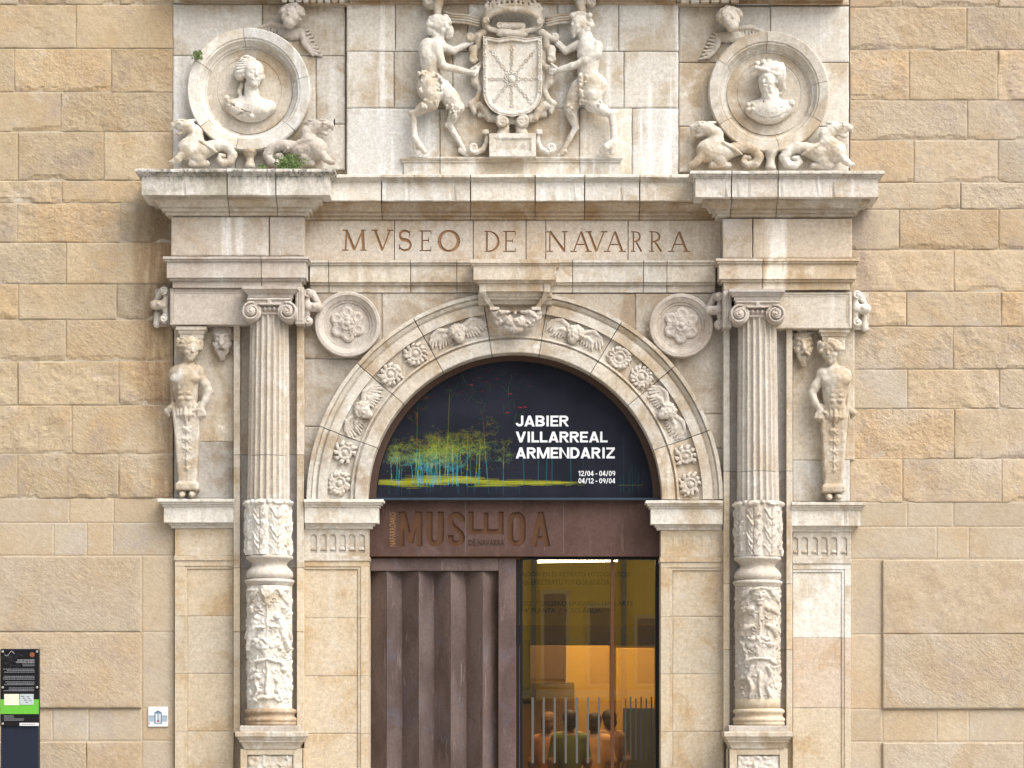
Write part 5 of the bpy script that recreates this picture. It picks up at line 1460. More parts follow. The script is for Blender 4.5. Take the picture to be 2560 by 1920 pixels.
# pedestals
for cx, lab, x in ((673, 'moulded pedestal under the left column with a white carved panel', (588, 760, 601, 755, 618, 733)), (1896, 'moulded pedestal under the right column with a white carved panel', (1811, 1982, 1824, 1969, 1843, 1949))):
    t = thing('pedestal', (X(cx, .2), -.2, 0), lab, 'pedestal', 'column pedestals')
    box('plinth', cx - 74, cx + 74, 1814, 1831, .47, -.05, LIME_G, t, .008)
    run('pedestal_cap', [(.52, 1829), (.525, 1832), (.525, 1841), (.51, 1843), (.50, 1849), (.49, 1850), (.49, 1855), (.475, 1857), (.46, 1864), (.45, 1872)], x[0], x[1], -.05, True, True, LIME, t, hb=.44, seg=.03)
    z0 = Z(1872, .44)
    v, f = box_v(X(x[2], .44), X(x[3], .44), 0.0, z0, .05, -.40); part('die', v, f, CREAM, t)
    for (a, b, y0, y1) in ((x[2], x[4], 1872, 2150), (x[5], x[3], 1872, 2150), (x[4], x[5], 1872, 1887)): box('die_frame', a, b, y0, y1, .44, .3, CREAM, t, .003)
    s = Sculpt(x[4], x[5], 1886, 2040, -6, 20, 2.2); rn = random.Random(cx)
    s.bx(((x[4] + x[5]) / 2, 1966, -2), ((x[5] - x[4]) / 2 - 1, 78, 5), 0, 1)
    for i in range(120): s.ell((rn.uniform(x[4] + 5, x[5] - 5), rn.uniform(1892, 2036), 2), (rn.uniform(4, 12), rn.uniform(3, 7), rn.uniform(2, 6)), rn.uniform(0, 180), 1)
    s.wobble(2.5, 8, 3); s.build('carved_panel', .41, LIME_W, t)

# ------------------------------------------------------------------ console boxes beside the capitals
for kind, lab in ((0, 'moulded stone box with scroll ends over the left herm'), (1, 'moulded stone box with scroll ends over the right herm')):
    x0, x1, yy = (424, 640, 720) if kind == 0 else (1926, 2130, 729)
    t = thing('console_box', (X((x0 + x1) / 2, .15), -.15, Z(812, .15)), lab, 'bracket', 'console boxes')
    b = box('box', x0, x1, yy, yy + 92, .24, .0, LIME_G if kind == 0 else LIME, t, .008, (1, .98, .96))
    for k, (i, o) in enumerate(((7, 3), (13, 10))):
        hh = .248 - k * .004
        for (a, c, y0, y1) in ((x0 + o, x1 - (0 if kind == 0 else o), yy + o, yy + i), (x0 + o, x0 + i, yy + i, yy + 88 - o), (x1 - i, x1 - o, yy + i, yy + 88 - o)):
            if kind == 0 and a > 560: continue
            if kind == 1 and a < 1960 and c < 2000: continue
            box('box_moulding', a, c, y0, y1, hh, .2, LIME_G if kind == 0 else LIME, b, .003)
    if kind == 0: console(411, 762, -1, .14, t, mat=LIME_W); box('back_block', 388, 424, 722, 816, .06, -.02, LIME_G, t)
    else: console(2142, 772, 1, .14, t, mat=LIME_W); box('back_block', 2130, 2172, 730, 824, .06, -.02, LIME, t)
for cx, sgn, xb, lab in ((771, 1, (738, 759), 'scroll bracket on the inner side of the left capital'), (1797, -1, (1808, 1829), 'scroll bracket on the inner side of the right capital')):
    yy = 768 if sgn > 0 else 776
    t = thing('inner_bracket', (X(cx, .2), -.2, Z(812, .2)), lab, 'bracket', 'inner scroll brackets')
    bb = box('bolster', xb[0], xb[1], yy - 50, yy + 42, .34, .02, LIME_G, t, .006)
    for i in range(3): box('bolster_reed', xb[0] + 3 + i * 6, xb[0] + 6.5 + i * 6, yy - 44, yy + 34, .348, .3, LIME_G, bb, .003)
    console(cx, yy, sgn, .18, t)

# ------------------------------------------------------------------ terms (herm figures) on relief panels
HP = .045
for kind, lab in ((0, 'pale stone panel behind the left herm with patches of grey mortar'), (1, 'pale stone panel behind the right herm')):
    x0, x1 = (435, 584) if kind == 0 else (1981, 2137)
    t = thing('relief_panel', (X((x0 + x1) / 2, 0), 0, Z(1250, 0)), lab, 'wall', 'panels behind the herms')
    if kind == 0: cs = [(x0, x1, 812, 1104), (x0, x1, 1104, 1247, STAINED)]
    else: cs = [(x0, x1, 818, 1150), (x0, 2125, 1150, 1254)]
    for c in cs: block('panel_stone', c[0], c[1], c[2], c[3], HP, c[4] if len(c) > 4 else LIME, t, amp=.003, cell=9, edge=.004, depth=.12, tint=rtint(.05), gap=.6)
def herm(cx, ytop, g, label, mat):
    """armless on the wall side, one arm akimbo towards the column (g = +1: arm to the right)"""
    t = thing('herm', (X(cx, .15), -.15, Z(ytop + 432, .15)), label, 'statue', 'herm figures')
    run('head_block', [(.22, ytop), (.22, ytop + 8), (.205, ytop + 10), (.195, ytop + 18), (.185, ytop + 20), (.185, ytop + 30)], cx - 38 + 6, cx + 38 + 6, .02, True, True, LIME, t, hb=.15, seg=.03)
    # plinth of the shaft
    s = Sculpt(cx - 66, cx + 74, ytop + 16, ytop + 436, -8, 74, 2.0); s.k = 4
    Y = lambda v: ytop + v
    M = lambda x: cx + g * x
    # head under the block, looking towards the door
    head(s, (M(8), Y(64), 37), 31, yaw=g * 26, roll=g * 6, curls=9, seed=3 + g)
    for q in range(8): s.sph((M(-22 + (q % 2) * 4), Y(40 + q * 2.2), 30), 7, 1); s.sph((M(34 - (q % 2) * 3), Y(40 + q * 2.2), 28), 7, 1)
    s.cap((M(4), Y(84), 32), (M(2), Y(112), 30), 12, 16, 5)
    s.cap((M(-28), Y(120), 26), (M(26), Y(119), 30), 17, 18, 6)
    s.cap((M(-4), Y(132), 26), (M(-2), Y(182), 26), 37, 28, 8); s.ell((M(-22), Y(140), 26), (18, 30, 20), 0, 6)
    for sx in (-1, 1):
        s.ell((M(-4 + sx * 18), Y(136), 48), (19, 13, 11), sx * 6, 4)
        for j in range(3): s.ell((M(-4 + sx * 9), Y(161 + j * 13), 50), (8.5, 6.5, 7), 0, 1.5)
    s.chain([(M(-4), Y(132), 66), (M(-3), Y(190), 62)], [4, 4], 3, True); s.sph((M(-3), Y(198), 55), 3, .8, True)
    for sx in (-1, 1):
        for j in range(3): s.chain([(M(-4 + sx * 32), Y(154 + j * 10), 44), (M(-4 + sx * 22), Y(158 + j * 11), 52)], [2, 1.6], 1, True)
    s.ell((M(-3), Y(200), 28), (27, 18, 24), 0, 6)
    # far shoulder stub on the wall side
    s.sph((M(-33), Y(124), 20), 13, 5); s.cap((M(-34), Y(124), 14), (M(-35), Y(190), 8), 12, 9, 6)
    # akimbo arm with hand on the hip
    s.chain([(M(26), Y(122), 30), (M(46), Y(150), 32), (M(54), Y(166), 32)], [15, 12, 10], 4)
    s.chain([(M(54), Y(166), 32), (M(46), Y(190), 36), (M(36), Y(206), 40)], [10.5, 9, 7], 3)
    s.ell((M(36), Y(214), 40), (9, 10, 7), 0, 2)
    for i in range(4): s.chain([(M(30 + i * 5), Y(218), 42), (M(28 + i * 6), Y(230 - i), 42), (M(30 + i * 5), Y(238 - i * 2), 38)], [3.4, 3.2, 2.4], .7)
    s.chain([(M(28), Y(212), 44), (M(18), Y(218), 44)], [3.8, 3], .8)
    # hip leaves and tapering shaft
    for i in range(-3, 4):
        s.chain([(M(i * 11 - 2), Y(208 - abs(i) * 4), 46 - abs(i) * 5), (M(i * 9 - 2), Y(226), 50 - abs(i) * 5), (M(i * 7), Y(250 - abs(i) * 6), 42 - abs(i) * 4)], [5, 6.5, 2.5], 1)
    s.chain([(M(-38), Y(206), 30), (M(-50), Y(214), 26), (M(-46), Y(226), 24)], [9, 8, 4], 2)
    n = 22
    for i in range(n):
        a, b = i / n, (i + 1) / n
        s.bx((M(-1 + 2 * a), Y(226 + 172 * (a + .5 / n)), 16), (33 - 11 * a, 14, 26 - 6 * a), 0, 6, 1)
    for i, v in enumerate((262, 288, 312, 338, 358)):
        for dx, dy, r in ((0, 0, 6), (-8, -3, 4), (8, -3, 4), (-6, 5, 3.5), (6, 5, 3.5), (0, 8, 3)): s.sph((M(dx), Y(v + dy), 41 - i * 1.4), r, .7)
        s.chain([(M(0), Y(v - 14), 41), (M(0), Y(v + 12), 40 - i)], [1.8, 1.8], .5)
    s.bx((M(1), Y(404), 16), (29, 9, 28), 0, 4, 1); s.bx((M(1), Y(396), 16), (25, 4, 25), 0, 3, 2)
    for sx in (-1, 1): s.chain([(M(sx * 11), Y(416), 14), (M(sx * 12), Y(424), 36)], [10, 8], 2); s.sph((M(sx * 12), Y(426), 42), 6.5, 2)
    s.wobble(1.3, 7, int(cx)); s.floor(-6); s.build('body', HP, mat, t)
herm(472, 816, 1, 'herm statue with hand on hip beside the left column', LIME)
herm(2080, 822, -1, 'herm statue with hand on hip beside the right column', LIME)
# lion masks hanging beside the herms
def mask(cx, y0, y1, g, label, mat):
    t = thing('mask', (X(cx, .1), -.1, Z(y1, .1)), label, 'carving', 'hanging masks')
    s = Sculpt(cx - 40, cx + 40, y0 - 6, y1 + 6, -8, 50, 1.6); H_ = y1 - y0; Y = lambda v: y0 + v * H_
    s.ell((cx, Y(.25), 10), (24, .26 * H_, 18), 0, 4); s.cap((cx, Y(.4), 16), (cx, Y(.86), 12), 20, 9, 5)
    rn = random.Random(int(cx))
    for i in range(22):
        a = rn.uniform(0, 2 * pi); s.chain([(cx + cos(a) * 18, Y(.22) + sin(a) * 24, 16), (cx + cos(a) * 27, Y(.24) + sin(a) * 32, 10)], [5, 4], .8)
    for sx in (-1, 1):
        s.cap((cx + sx * 5, Y(.28), 30), (cx + sx * 16, Y(.24), 26), 4, 4, 1); s.sph((cx + sx * 10, Y(.34), 32), 4.5, .5, True); s.sph((cx + sx * 9, Y(.35), 26), 4, .5)
        s.ell((cx + sx * 13, Y(.56), 24), (8, 9, 8), 0, 1.5); s.spiral((cx + sx * 20, Y(.5)), 6, 1.2, 3, 20, start=90, cw=sx, k=.5)
        s.chain([(cx + sx * 4, Y(.6), 34), (cx + sx * 14, Y(.68), 26), (cx + sx * 10, Y(.8), 22)], [4, 4, 2.5], .8)
    s.cap((cx, Y(.3), 30), (cx, Y(.52), 36), 4, 7, 1.5); s.ell((cx, Y(.66), 30), (7, 5, 6), 0, .5, True)
    for i in range(9): s.chain([(cx + rn.uniform(-9, 9), Y(.72), 24), (cx + rn.uniform(-4, 4), Y(.94), 16)], [4, 2.5], .8)
    s.wobble(1.6, 5, 3); s.floor(-6); s.build('face', HP, mat, t)
mask(558, 818, 908, 1, 'grotesque bearded mask hanging between the left herm and column', LIME_G)
mask(2006, 828, 922, -1, 'grotesque bearded mask hanging between the right column and herm', LIME)

# ------------------------------------------------------------------ pilasters with fluted necks and imposts
def pilaster(x0, x1, imp0, imp1, y, retL, retR, flutes_x, pan, label, mats, back, deepf, joints):
    t = thing('pilaster', (X((x0 + x1) / 2, .05), -.05, 0), label, 'pilaster', 'pilasters beside the columns')
    h = .07; m_imp, m_neck, m_shaft = mats
    run('impost', [(.205, y), (.21, y + 1), (.21, y + 7), (.19, y + 7.6), (.19, y + 13), (.17, y + 13.6), (.17, y + 19), (.155, y + 20), (.155, y + 59), (.115, y + 60), (.112, y + 66), (.095, y + 66.6), (.09, y + 73), (.08, y + 74)],
        imp0, imp1, -.02, retL, retR, m_imp, t, hb=h, seg=.025, amp=.002, chips=.006)
    yn = y + 74
    # neck band with recessed round-headed flutes
    nk = box('neck_band', x0, x1, yn, yn + 68, h, back, m_neck, t, .003)
    V, Fc = [], []
    w = 8.5
    for k, fx in enumerate(flutes_x):
        poly = [(fx - w, yn + 60 if deepf else yn + 44)] + [(fx - w * cos(a), yn + 22 - w * sin(a)) for a in np.linspace(0, pi, 9)] + [(fx + w, yn + 60 if deepf else yn + 44)]
        if not deepf: pass
        b = len(V); n = len(poly)
        for dep in (h + .01, h - (.016 if deepf else .004)): V += [W(px, py, h)[:1] + (-dep,) + W(px, py, h)[2:] for px, py in poly]
        Fc += [tuple(b + i for i in range(n)), tuple(b + n + i for i in reversed(range(n)))] + [(b + i, b + n + i, b + n + (i + 1) % n, b + (i + 1) % n) for i in range(n)]
    if V: cut(nk, V, Fc, m_neck)
    if deepf:
        for fx in flutes_x: lathe_y('flute_bead', [(w - 1, h - .02), (w - 1.5, h - .006), (w - 5, h + .0), (.01, h + .002)], fx, yn + 52, m_neck, nk, 16, h, 0, 0, 180)
    box('neck_fillet', x0 - 2 if retL else x0, x1 + 2 if retR else x1, yn + 68, yn + 80, h + .012, back, m_neck, t, .003)
    yp = yn + 80
    js = [yp] + joints + [2170]
    a0, a1 = pan
    for a, b in zip(js[:-1], js[1:]):
        m = m_shaft if a > yp + 2 or not isinstance(m_shaft, tuple) else m_shaft
        mm = LIME_W if (deepf == 2 and b < 1600) else m_shaft
        tn = rtint(.03, .02)
        if deepf == 2 and a > 1590 and a < 1700: tn = (1.0, .97, 1.02)
        top = yp + 14 if a == yp else a
        if a == yp: box('panel_frame', x0, x1, yp, yp + 14, h, back, mm, t, .002, tn)
        if a0 > x0: box('panel_frame', x0, a0, top + .3, b - .3, h, back, mm, t, .002, tn)
        if a1 < x1: box('panel_frame', a1, x1, top + .3, b - .3, h, back, mm, t, .002, tn)
        # stepped inner moulding
        i0 = a0 + (7 if a0 > x0 else 0); i1 = a1 - (7 if a1 < x1 else 0)
        if a0 > x0: box('panel_bead', a0, i0, top + .3, b - .3, h - .010, back, mm, t, .002, tn)
        if a1 < x1: box('panel_bead', i1, a1, top + .3, b - .3, h - .010, back, mm, t, .002, tn)
        if a == yp: box('panel_bead', i0, i1, top, top + 7, h - .010, back, mm, t, .002, tn)
        block('panel_stone', i0, i1, (top + 7 if a == yp else a), b, h - .022, mm, t, amp=.0012, cell=18, edge=.003, depth=.1, gap=.4, tint=tn)
    return t
pilaster(437, 584, 394, 585, 1247, True, False, [455 + i * 25.5 for i in range(6)][:5], (461, 584), 'left outer cream pilaster below the left herm, rubbed flutes', (LIME_W, CREAM, CREAM), -.05, 0, [1540, 1684, 1828])
pilaster(760, 921, 760, 959, 1248, False, True, [784 + i * 24 for i in range(6)], (760, 902), 'left door pilaster with deep round headed flutes', (LIME_W, LIME, CREAM), -.5, 1, [1545, 1690, 1834])
pilaster(1652, 1809, 1614, 1808, 1251, True, False, [1675 + i * 24 for i in range(6)], (1674, 1809), 'right door pilaster with worn shallow flutes', (LIME_W, CREAM, CREAM), -.5, 0, [1541, 1685, 1829])
pilaster(1982, 2127, 1981, 2167, 1255, False, True, [1987 + i * 24.5 for i in range(6)], (1982, 2112), 'right outer pilaster with white upper stone and deep flutes', (LIME_W, LIME, CREAM), -.05, 2, [1595, 1770])

# ------------------------------------------------------------------ roundels with roses
def roundel(cx, cy, R, label, seed):
    t = thing('roundel', (X(cx, .08), -.08, Z(cy + R, .08)), label, 'roundel', 'rose roundels')
    lathe_y('dish', [(R, .02), (R, .13), (R - 2, .138), (R - 9, .138), (R - 10, .13), (R - 20, .108), (R - 22, .092), (R - 26, .092), (R - 27, .078), (.01, .078)], cx, cy, LIME_G, t, 72, .12, .0015, seed=seed)
    s = Sculpt(cx - 52, cx + 52, cy - 52, cy + 52, -8, 30, 1.5); s.k = .6
    for i in range(6):
        a = radians(i * 60 + 20 + seed * 7); s.ell((cx + cos(a) * 29, cy + sin(a) * 29, 2), (17, 16, 6), i * 60, .6)
        s.ell((cx + cos(a) * 30, cy + sin(a) * 30, 9), (10, 9, 4.5), i * 60, .5, True)
        s.cap((cx + cos(a + .52) * 14, cy + sin(a + .52) * 14, 6), (cx + cos(a + .52) * 34, cy + sin(a + .52) * 34, 4), 2, 2.6, .5)
    for i in range(5):
        a = radians(i * 72 + 50); s.ell((cx + cos(a) * 13, cy + sin(a) * 13, 6), (10, 9.5, 5.5), i * 72, .5)
    s.ring((cx, cy, 9), 18, 1.5, .3, True); s.sph((cx, cy, 9), 7, .4); s.wobble(.9, 5, seed); s.floor(-6)
    s.build('rose', .078, LIME_G, t)
roundel(869, 811, 82, 'round dish with a carved rose left above the arch', 1)
roundel(1703, 814, 80, 'round dish with a carved rose right above the arch', 2)
# ================================================================== entrance
def bronze(name, c1, c2, c3, c4, own=True):
    b = NB(name)
    p = b.pos(own, (1, 1, .45)); pu = b.pos(own)
    c = b.mix(b.ramp(b.noise(p, 2.4, 6, .6, .4), .38, .66), c1, c2)
    c = b.mix(b.ramp(b.noise(pu, 2.1, 6, .68, .6), .52, .70, 0, .6), c, c3)
    c = b.mix(b.ramp(b.noise(pu, 5.5, 6, .72, 1.2), .56, .68, 0, .6), c, c2)
    c = b.mix(b.ramp(b.noise(b.pos(own, (6, 6, .8)), 3, 7, .7, .6), .58, .72, 0, .8), c, c4)
    c = b.mix(1.0, c, b.ramp(b.noise(pu, 40, 6, .75), .25, .75, .82, 1.15), 'MULTIPLY')
    c = b.tint(c)
    n = b.bump(b.noise(pu, 60, 6, .7), .25, .002)
    b.b.inputs['Metallic'].default_value = .3
    b.b.inputs['Specular IOR Level'].default_value = .35
    return b.done(c, .52, n)
BRONZE = bronze('patinated_bronze', (.145, .106, .098), (.088, .060, .054), (.105, .11, .14), (.29, .225, .20))
BRONZE_R = bronze('red_patinated_bronze', (.105, .060, .049), (.075, .040, .031), (.14, .09, .09), (.18, .115, .085), False)
RUST = plain('rubbed_bronze_groove', (.105, .050, .024), .5, .3)
BLACK = plain('black_steel', (.012, .012, .014), .4, .3)
SOFFIT = plain('brown_metal_reveal', (.075, .045, .034), .55, .3)
HL = -.14
t = thing('door_lintel', (X(1287, HL), -HL, Z(1394, HL)), 'bronze lintel engraved MUSEOA NAFARROAKO DE NAVARRA above the doors', 'lintel')
plate = box('plate', 920, 1653, 1246, 1391, HL, HL - .12, BRONZE_R, t, .003)
def slab(poly): return [poly]
def rect(x0, y0, x1, y1): return [(x0, y0), (x1, y0), (x1, y1), (x0, y1)]
def px_prism(polys, h, depth):
    V, Fc = [], []
    for P in polys:
        n = len(P); b = len(V)
        for dep in (h + .01, h - depth): V += [(X(x, h), -dep, Z(y, h)) for x, y in P]
        if n % 2 == 0 and n > 4 and n != 12:
            m = n // 2
            for i in range(m - 1):
                Fc.append((b + i, b + i + 1, b + n - 2 - i, b + n - 1 - i)); Fc.append((b + n + n - 1 - i, b + n + n - 2 - i, b + n + i + 1, b + n + i))
        else: Fc += [tuple(b + i for i in range(n)), tuple(b + n + i for i in reversed(range(n)))]
        Fc += [(b + i, b + n + i, b + n + (i + 1) % n, b + (i + 1) % n) for i in range(n)]
    return V, Fc
y0, y1 = 1279, 1366
letters = {
 'M': [rect(997, y0, 1011, y1), rect(1042, y0, 1056, y1), ribbon([(1008, y0), (1026.5, y1 - 8)], 13), ribbon([(1045, y0), (1026.5, y1 - 8)], 13)],
 'U': [ribbon([(1074, y0), (1074, y1 - 22)] + [(1088 - 14 * cos(a), y1 - 22 + 15 * sin(a)) for a in np.linspace(.2, pi - .2, 9)] + [(1102, y1 - 22), (1102, y0)], 15)],
 'S': [ribbon([(1156, y0 + 26), (1155, y0 + 15)] + [(1141 + 14 * cos(a), y0 + 21 - 14 * sin(a)) for a in np.linspace(.5, pi, 8)] + [(1130, y0 + 34), (1152, y0 + 54)] + [(1141 + 15 * cos(a), y1 - 21 + 14 * sin(a)) for a in np.linspace(-.1, pi - .4, 8)] + [(1127, y1 - 28)], 14)],
 'E': [[(1171, 1279), (1184, 1279), (1184, 1323), (1209, 1323), (1209, 1281), (1221, 1281), (1221, 1323), (1246, 1323), (1246, 1279), (1259, 1279), (1259, 1336), (1171, 1336)]],
 'O': [ribbon([(1291.5, 1286)] + [(1291.5 - k * 15.5 * sin(a), 1303 - 17 * cos(a)) for a in np.linspace(.25, pi / 2, 6)] + [(1291.5 - k * 15.5, 1342)] + [(1291.5 - k * 15.5 * cos(a), 1342 + 17 * sin(a)) for a in np.linspace(.25, pi / 2, 6)], 14) for k in (1, -1)],
 'A': [ribbon([(1334, y1), (1351.5, y0 + 1)], 14), ribbon([(1369, y1), (1351.5, y0 + 1)], 14), rect(1342, 1340, 1361, 1350)],
}
for ch, polys in letters.items():
    V, Fc = px_prism(polys, HL, .02); cut(plate, V, Fc, RUST)
text('small_lettering', 'NAFARROAKO', 974, 989, 1281, 1366, HL + .003, plain('rubbed_letter', (.27, .15, .06), .5, .2), t, .006, .01, rot=True)
text('small_lettering', 'DE NAVARRA', 1172, 1261, 1349, 1364, HL + .003, plain('dark_bronze_letter', (.05, .028, .02), .5, .4), t, .006, .01)
for x in (1164, 1409): box('plate_seam', x - 1, x + 1, 1252, 1385, HL + .0015, HL - .02, BRONZE, t, 0)

# ---- lunette banner
HB = -.10
t = thing('lunette_banner', (X(1287, HB), -HB, Z(1249, HB)), 'dark half round exhibition banner with a glowing forest and white names', 'banner')
s_ = sm(HB)
def half_ring(name, r0, r1, h0, h1, mat, par):
    V, Fc = [], []; n = 64
    for i in range(n + 1):
        a = pi * i / n
        for r, h in ((r0, h0), (r0, h1), (r1, h1), (r1, h0)): V.append(((AC[0] - PX0 + r * cos(a)) * s_, -h, EYE + (PY0 - 1249 + r * sin(a)) * s_))
    for i in range(n):
        for j in range(4): Fc.append((i * 4 + j, i * 4 + (j + 1) % 4, i * 4 + 4 + (j + 1) % 4, i * 4 + 4 + j))
    return part(name, V, Fc, mat, par, fix=True)
half_ring('reveal_ring', 371, 346, HB - .35, HB + .03, SOFFIT, t)
half_ring('inner_frame', 347, 343.5, HB - .1, HB + .015, BLACK, t)
box('sill_bar', 928, 1650, 1244.5, 1250.5, HB + .06, HB - .2, plain('blue_grey_steel', (.05, .065, .09), .4, .5), t, .002)
# printed picture: colours are drawn into an array and laid on the banner as point colours
GW, GH = 640, 320
px_ = np.linspace(941, 1633, GW); py_ = np.linspace(903, 1248, GH)
PXg, PYg = np.meshgrid(px_, py_)
IMG = np.zeros((GH, GW, 3)); IMG[:] = (.0155, .0175, .027)
IMG += np.stack([fbm(np.stack([PXg / 60, PYg / 60, PXg * 0], -1), 3, 3)] * 3, -1) * np.array([.006, .006, .010])
def lin(r, g, b): return np.array([(c / 255) ** 2.2 for c in (r, g, b)])
def stroke(x0, y0, x1, y1, w, col, al=1.0):
    col = np.array(col) * .8; w = w * .62
    xa, xb, ya, yb = min(x0, x1) - w * 3, max(x0, x1) + w * 3, min(y0, y1) - w * 3, max(y0, y1) + w * 3
    i0, i1 = np.searchsorted(px_, [xa, xb]); j0, j1 = np.searchsorted(py_, [ya, yb])
    if i1 <= i0 or j1 <= j0: return
    gx, gy = PXg[j0:j1, i0:i1], PYg[j0:j1, i0:i1]; dx, dy = x1 - x0, y1 - y0; L = dx * dx + dy * dy + 1e-6
    t_ = np.clip(((gx - x0) * dx + (gy - y0) * dy) / L, 0, 1)
    a = np.clip(1.4 - np.hypot(gx - x0 - t_ * dx, gy - y0 - t_ * dy) / w, 0, 1)[..., None] * al
    IMG[j0:j1, i0:i1] = IMG[j0:j1, i0:i1] * (1 - a) + np.array(col) * a
rb = random.Random(12)
TEAL, CYAN, GRN, YEL, ORG, RED = lin(40, 140, 150), lin(70, 185, 215), lin(90, 150, 80), lin(190, 195, 60), lin(200, 130, 50), lin(205, 50, 45)
def hue(y):
    """colour of the painted light: cyan at the foot, yellow-green crowns, red tops"""
    k = (1205 - y) + rb.gauss(0, 20)
    if k < 45: return CYAN * .8 if rb.random() < .7 else TEAL
    if k < 95: return GRN if rb.random() < .4 else YEL * .75
    if k < 170: return rb.choice([YEL * .6, GRN * .5, ORG * .45])
    return rb.choice([RED * .5, ORG * .3, GRN * .3])
def twig(x, y, an, ln, w, dep, al):
    x1, y1 = x + cos(an) * ln, y + sin(an) * ln
    stroke(x, y, x1, y1, w, hue((y + y1) / 2), al)
    if dep:
        for _ in range(rb.choice([2, 2, 2, 3])): twig(x1, y1, an + rb.uniform(-.7, .7), ln * rb.uniform(.55, .8), w * .7, dep - 1, al * .9)
    else:
        for _ in range(3): stroke(x1 + rb.gauss(0, 5), y1 + rb.gauss(0, 4), x1 + rb.gauss(0, 6), y1 + rb.gauss(0, 4), .8, hue(y1), al * .7)
# lit clearing
for i in range(420):
    x = rb.uniform(950, 1420); k = 1 - abs(x - 1120) / 420
    y = 1207 + rb.gauss(0, 5.5) * max(.25, k) - (8 * max(0, k) if 1040 < x < 1200 else 0)
    stroke(x - rb.uniform(10, 40), y, x + rb.uniform(10, 40), y + rb.uniform(-1.5, 1.5), 1.4, YEL * rb.uniform(.35, .95), .35 * max(.2, k + .15))
trees = [(1039, 240), (1112, 110), (1178, 120), (1220, 165), (1258, 90)]
for (x, hgt) in trees + [(rb.gauss(1095, 70), rb.uniform(45, 105)) for _ in range(34)]:
    al = .62 if x < 1270 else .4; yb_ = 1212 + rb.uniform(-6, 5); w = rb.uniform(1.0, 2.2)
    n = 8; xx = x; lean = rb.uniform(-.06, .06)
    for i in range(n):
        ya, yc = yb_ - hgt * i / n, yb_ - hgt * (i + 1) / n; x2 = xx + lean * hgt / n + rb.uniform(-1, 1)
        stroke(xx, ya, x2, yc, w * (1 - .6 * i / n), hue((ya + yc) / 2), al); xx = x2
        if i > n * .4:
            for _ in range(2): twig(xx, yc, -pi / 2 + rb.uniform(-1.3, 1.3), rb.uniform(7, 15), 0.85, 2, al * .42)
for i in range(620):     # leaf crowns
    x = rb.gauss(1110, 85); y = 1128 + rb.gauss(0, 30) + abs(x - 1110) * .12
    stroke(x, y, x + rb.uniform(-4, 4), y + rb.uniform(-2, 2), rb.uniform(.8, 1.6), rb.choice([YEL * .5, GRN * .4, ORG * .3, YEL * .22, GRN * .2]), rb.uniform(.15, .55))
for i in range(80): # red tops
    x = rb.gauss(1180, 70); y = 955 + rb.gauss(0, 32); stroke(x, y, x + rb.uniform(-6, 6), y + rb.uniform(-2, 2), rb.uniform(.7, 1.8), RED * rb.uniform(.1, .5), rb.uniform(.15, .6))
for (x, y) in ((1178, 962), (1268, 1031), (1275, 984), (1300, 1018), (1312, 1017)): stroke(x - 3, y, x + 4, y + 1, 1.6, RED * .8, .7)
stroke(1112, 1195, 1120, 1090, 1.5, YEL * .5, .6); stroke(1120, 1090, 1124, 985, 1.1, YEL * .4, .5)
for i in range(40): x = rb.uniform(1100, 1300); y = rb.uniform(960, 1080); stroke(x, y, x + rb.uniform(-20, 20), y + rb.uniform(-30, 5), .8, GRN * rb.uniform(.2, .5), .6)
for i in range(40):
    x = rb.uniform(960, 1300); stroke(x, 1212, x + rb.uniform(-1, 1), 1212 + rb.uniform(6, 26), .9, CYAN * rb.uniform(.1, .35), .4)
for x, h_ in ((1366, 90), (1380, 80), (1428, 75), (1460, 60), (1560, 130), (1575, 70), (1590, 50), (1607, 40), (1310, 70), (1345, 60)):
    al = .6 if x < 1440 else .28
    stroke(x, 1212, x + rb.uniform(-2, 2), 1212 - h_, 1.7 if x < 1440 else .8, TEAL * .55, al); stroke(x, 1212, x - 14, 1214, 1.4, YEL * .5, al)
for x in (1550, 1558, 1572, 1580, 1595): stroke(x, 1180 + rb.uniform(-20, 10), x + 1, 1230, .9, TEAL * .5, .5)
PRINT = bpy.data.materials.new('banner_print'); n_, l_ = nodes_of(PRINT)
o_ = n_.new('ShaderNodeOutputMaterial'); b_ = n_.new('ShaderNodeBsdfPrincipled'); c_ = n_.new('ShaderNodeVertexColor'); c_.layer_name = 'print'
l_.new(c_.outputs[0], b_.inputs['Base Color']); b_.inputs['Roughness'].default_value = .8; b_.inputs['Specular IOR Level'].default_value = .08; l_.new(b_.outputs[0], o_.inputs[0])
V = np.stack([(PXg - PX0) * s_, np.full_like(PXg, -HB), EYE + (PY0 - PYg) * s_], -1).reshape(-1, 3)
idx = np.arange(GW * GH).reshape(GH, GW)
q = np.stack([idx[1:, :-1], idx[1:, 1:], idx[:-1, 1:], idx[:-1, :-1]], -1).reshape(-1, 4)
keep = (np.hypot(PXg - AC[0], PYg - 1249) < 347).reshape(-1)
q = q[keep[q].all(1)]
o = part('printed_sheet', V, q, PRINT, t)
ca = o.data.color_attributes.new('print', 'FLOAT_COLOR', 'POINT')
if len(o.data.vertices) == GW * GH:
    ca.data.foreach_set('color', np.concatenate([np.clip(IMG, 0, 1).reshape(-1, 3), np.ones((GW * GH, 1))], 1).astype(np.float32).ravel())
WHITE = plain('white_print', (.78, .80, .84), .5)
GW_ = dict(J=.66, A=.90, B=.80, I=.32, E=.70, R=.82, V=.90, L=.66, M=1.12, N=.90, D=.82, Z=.76)
GW_.update({c: .66 for c in '0249'}); GW_.update({'1': .48, '/': .5, '-': .42, ' ': .2})
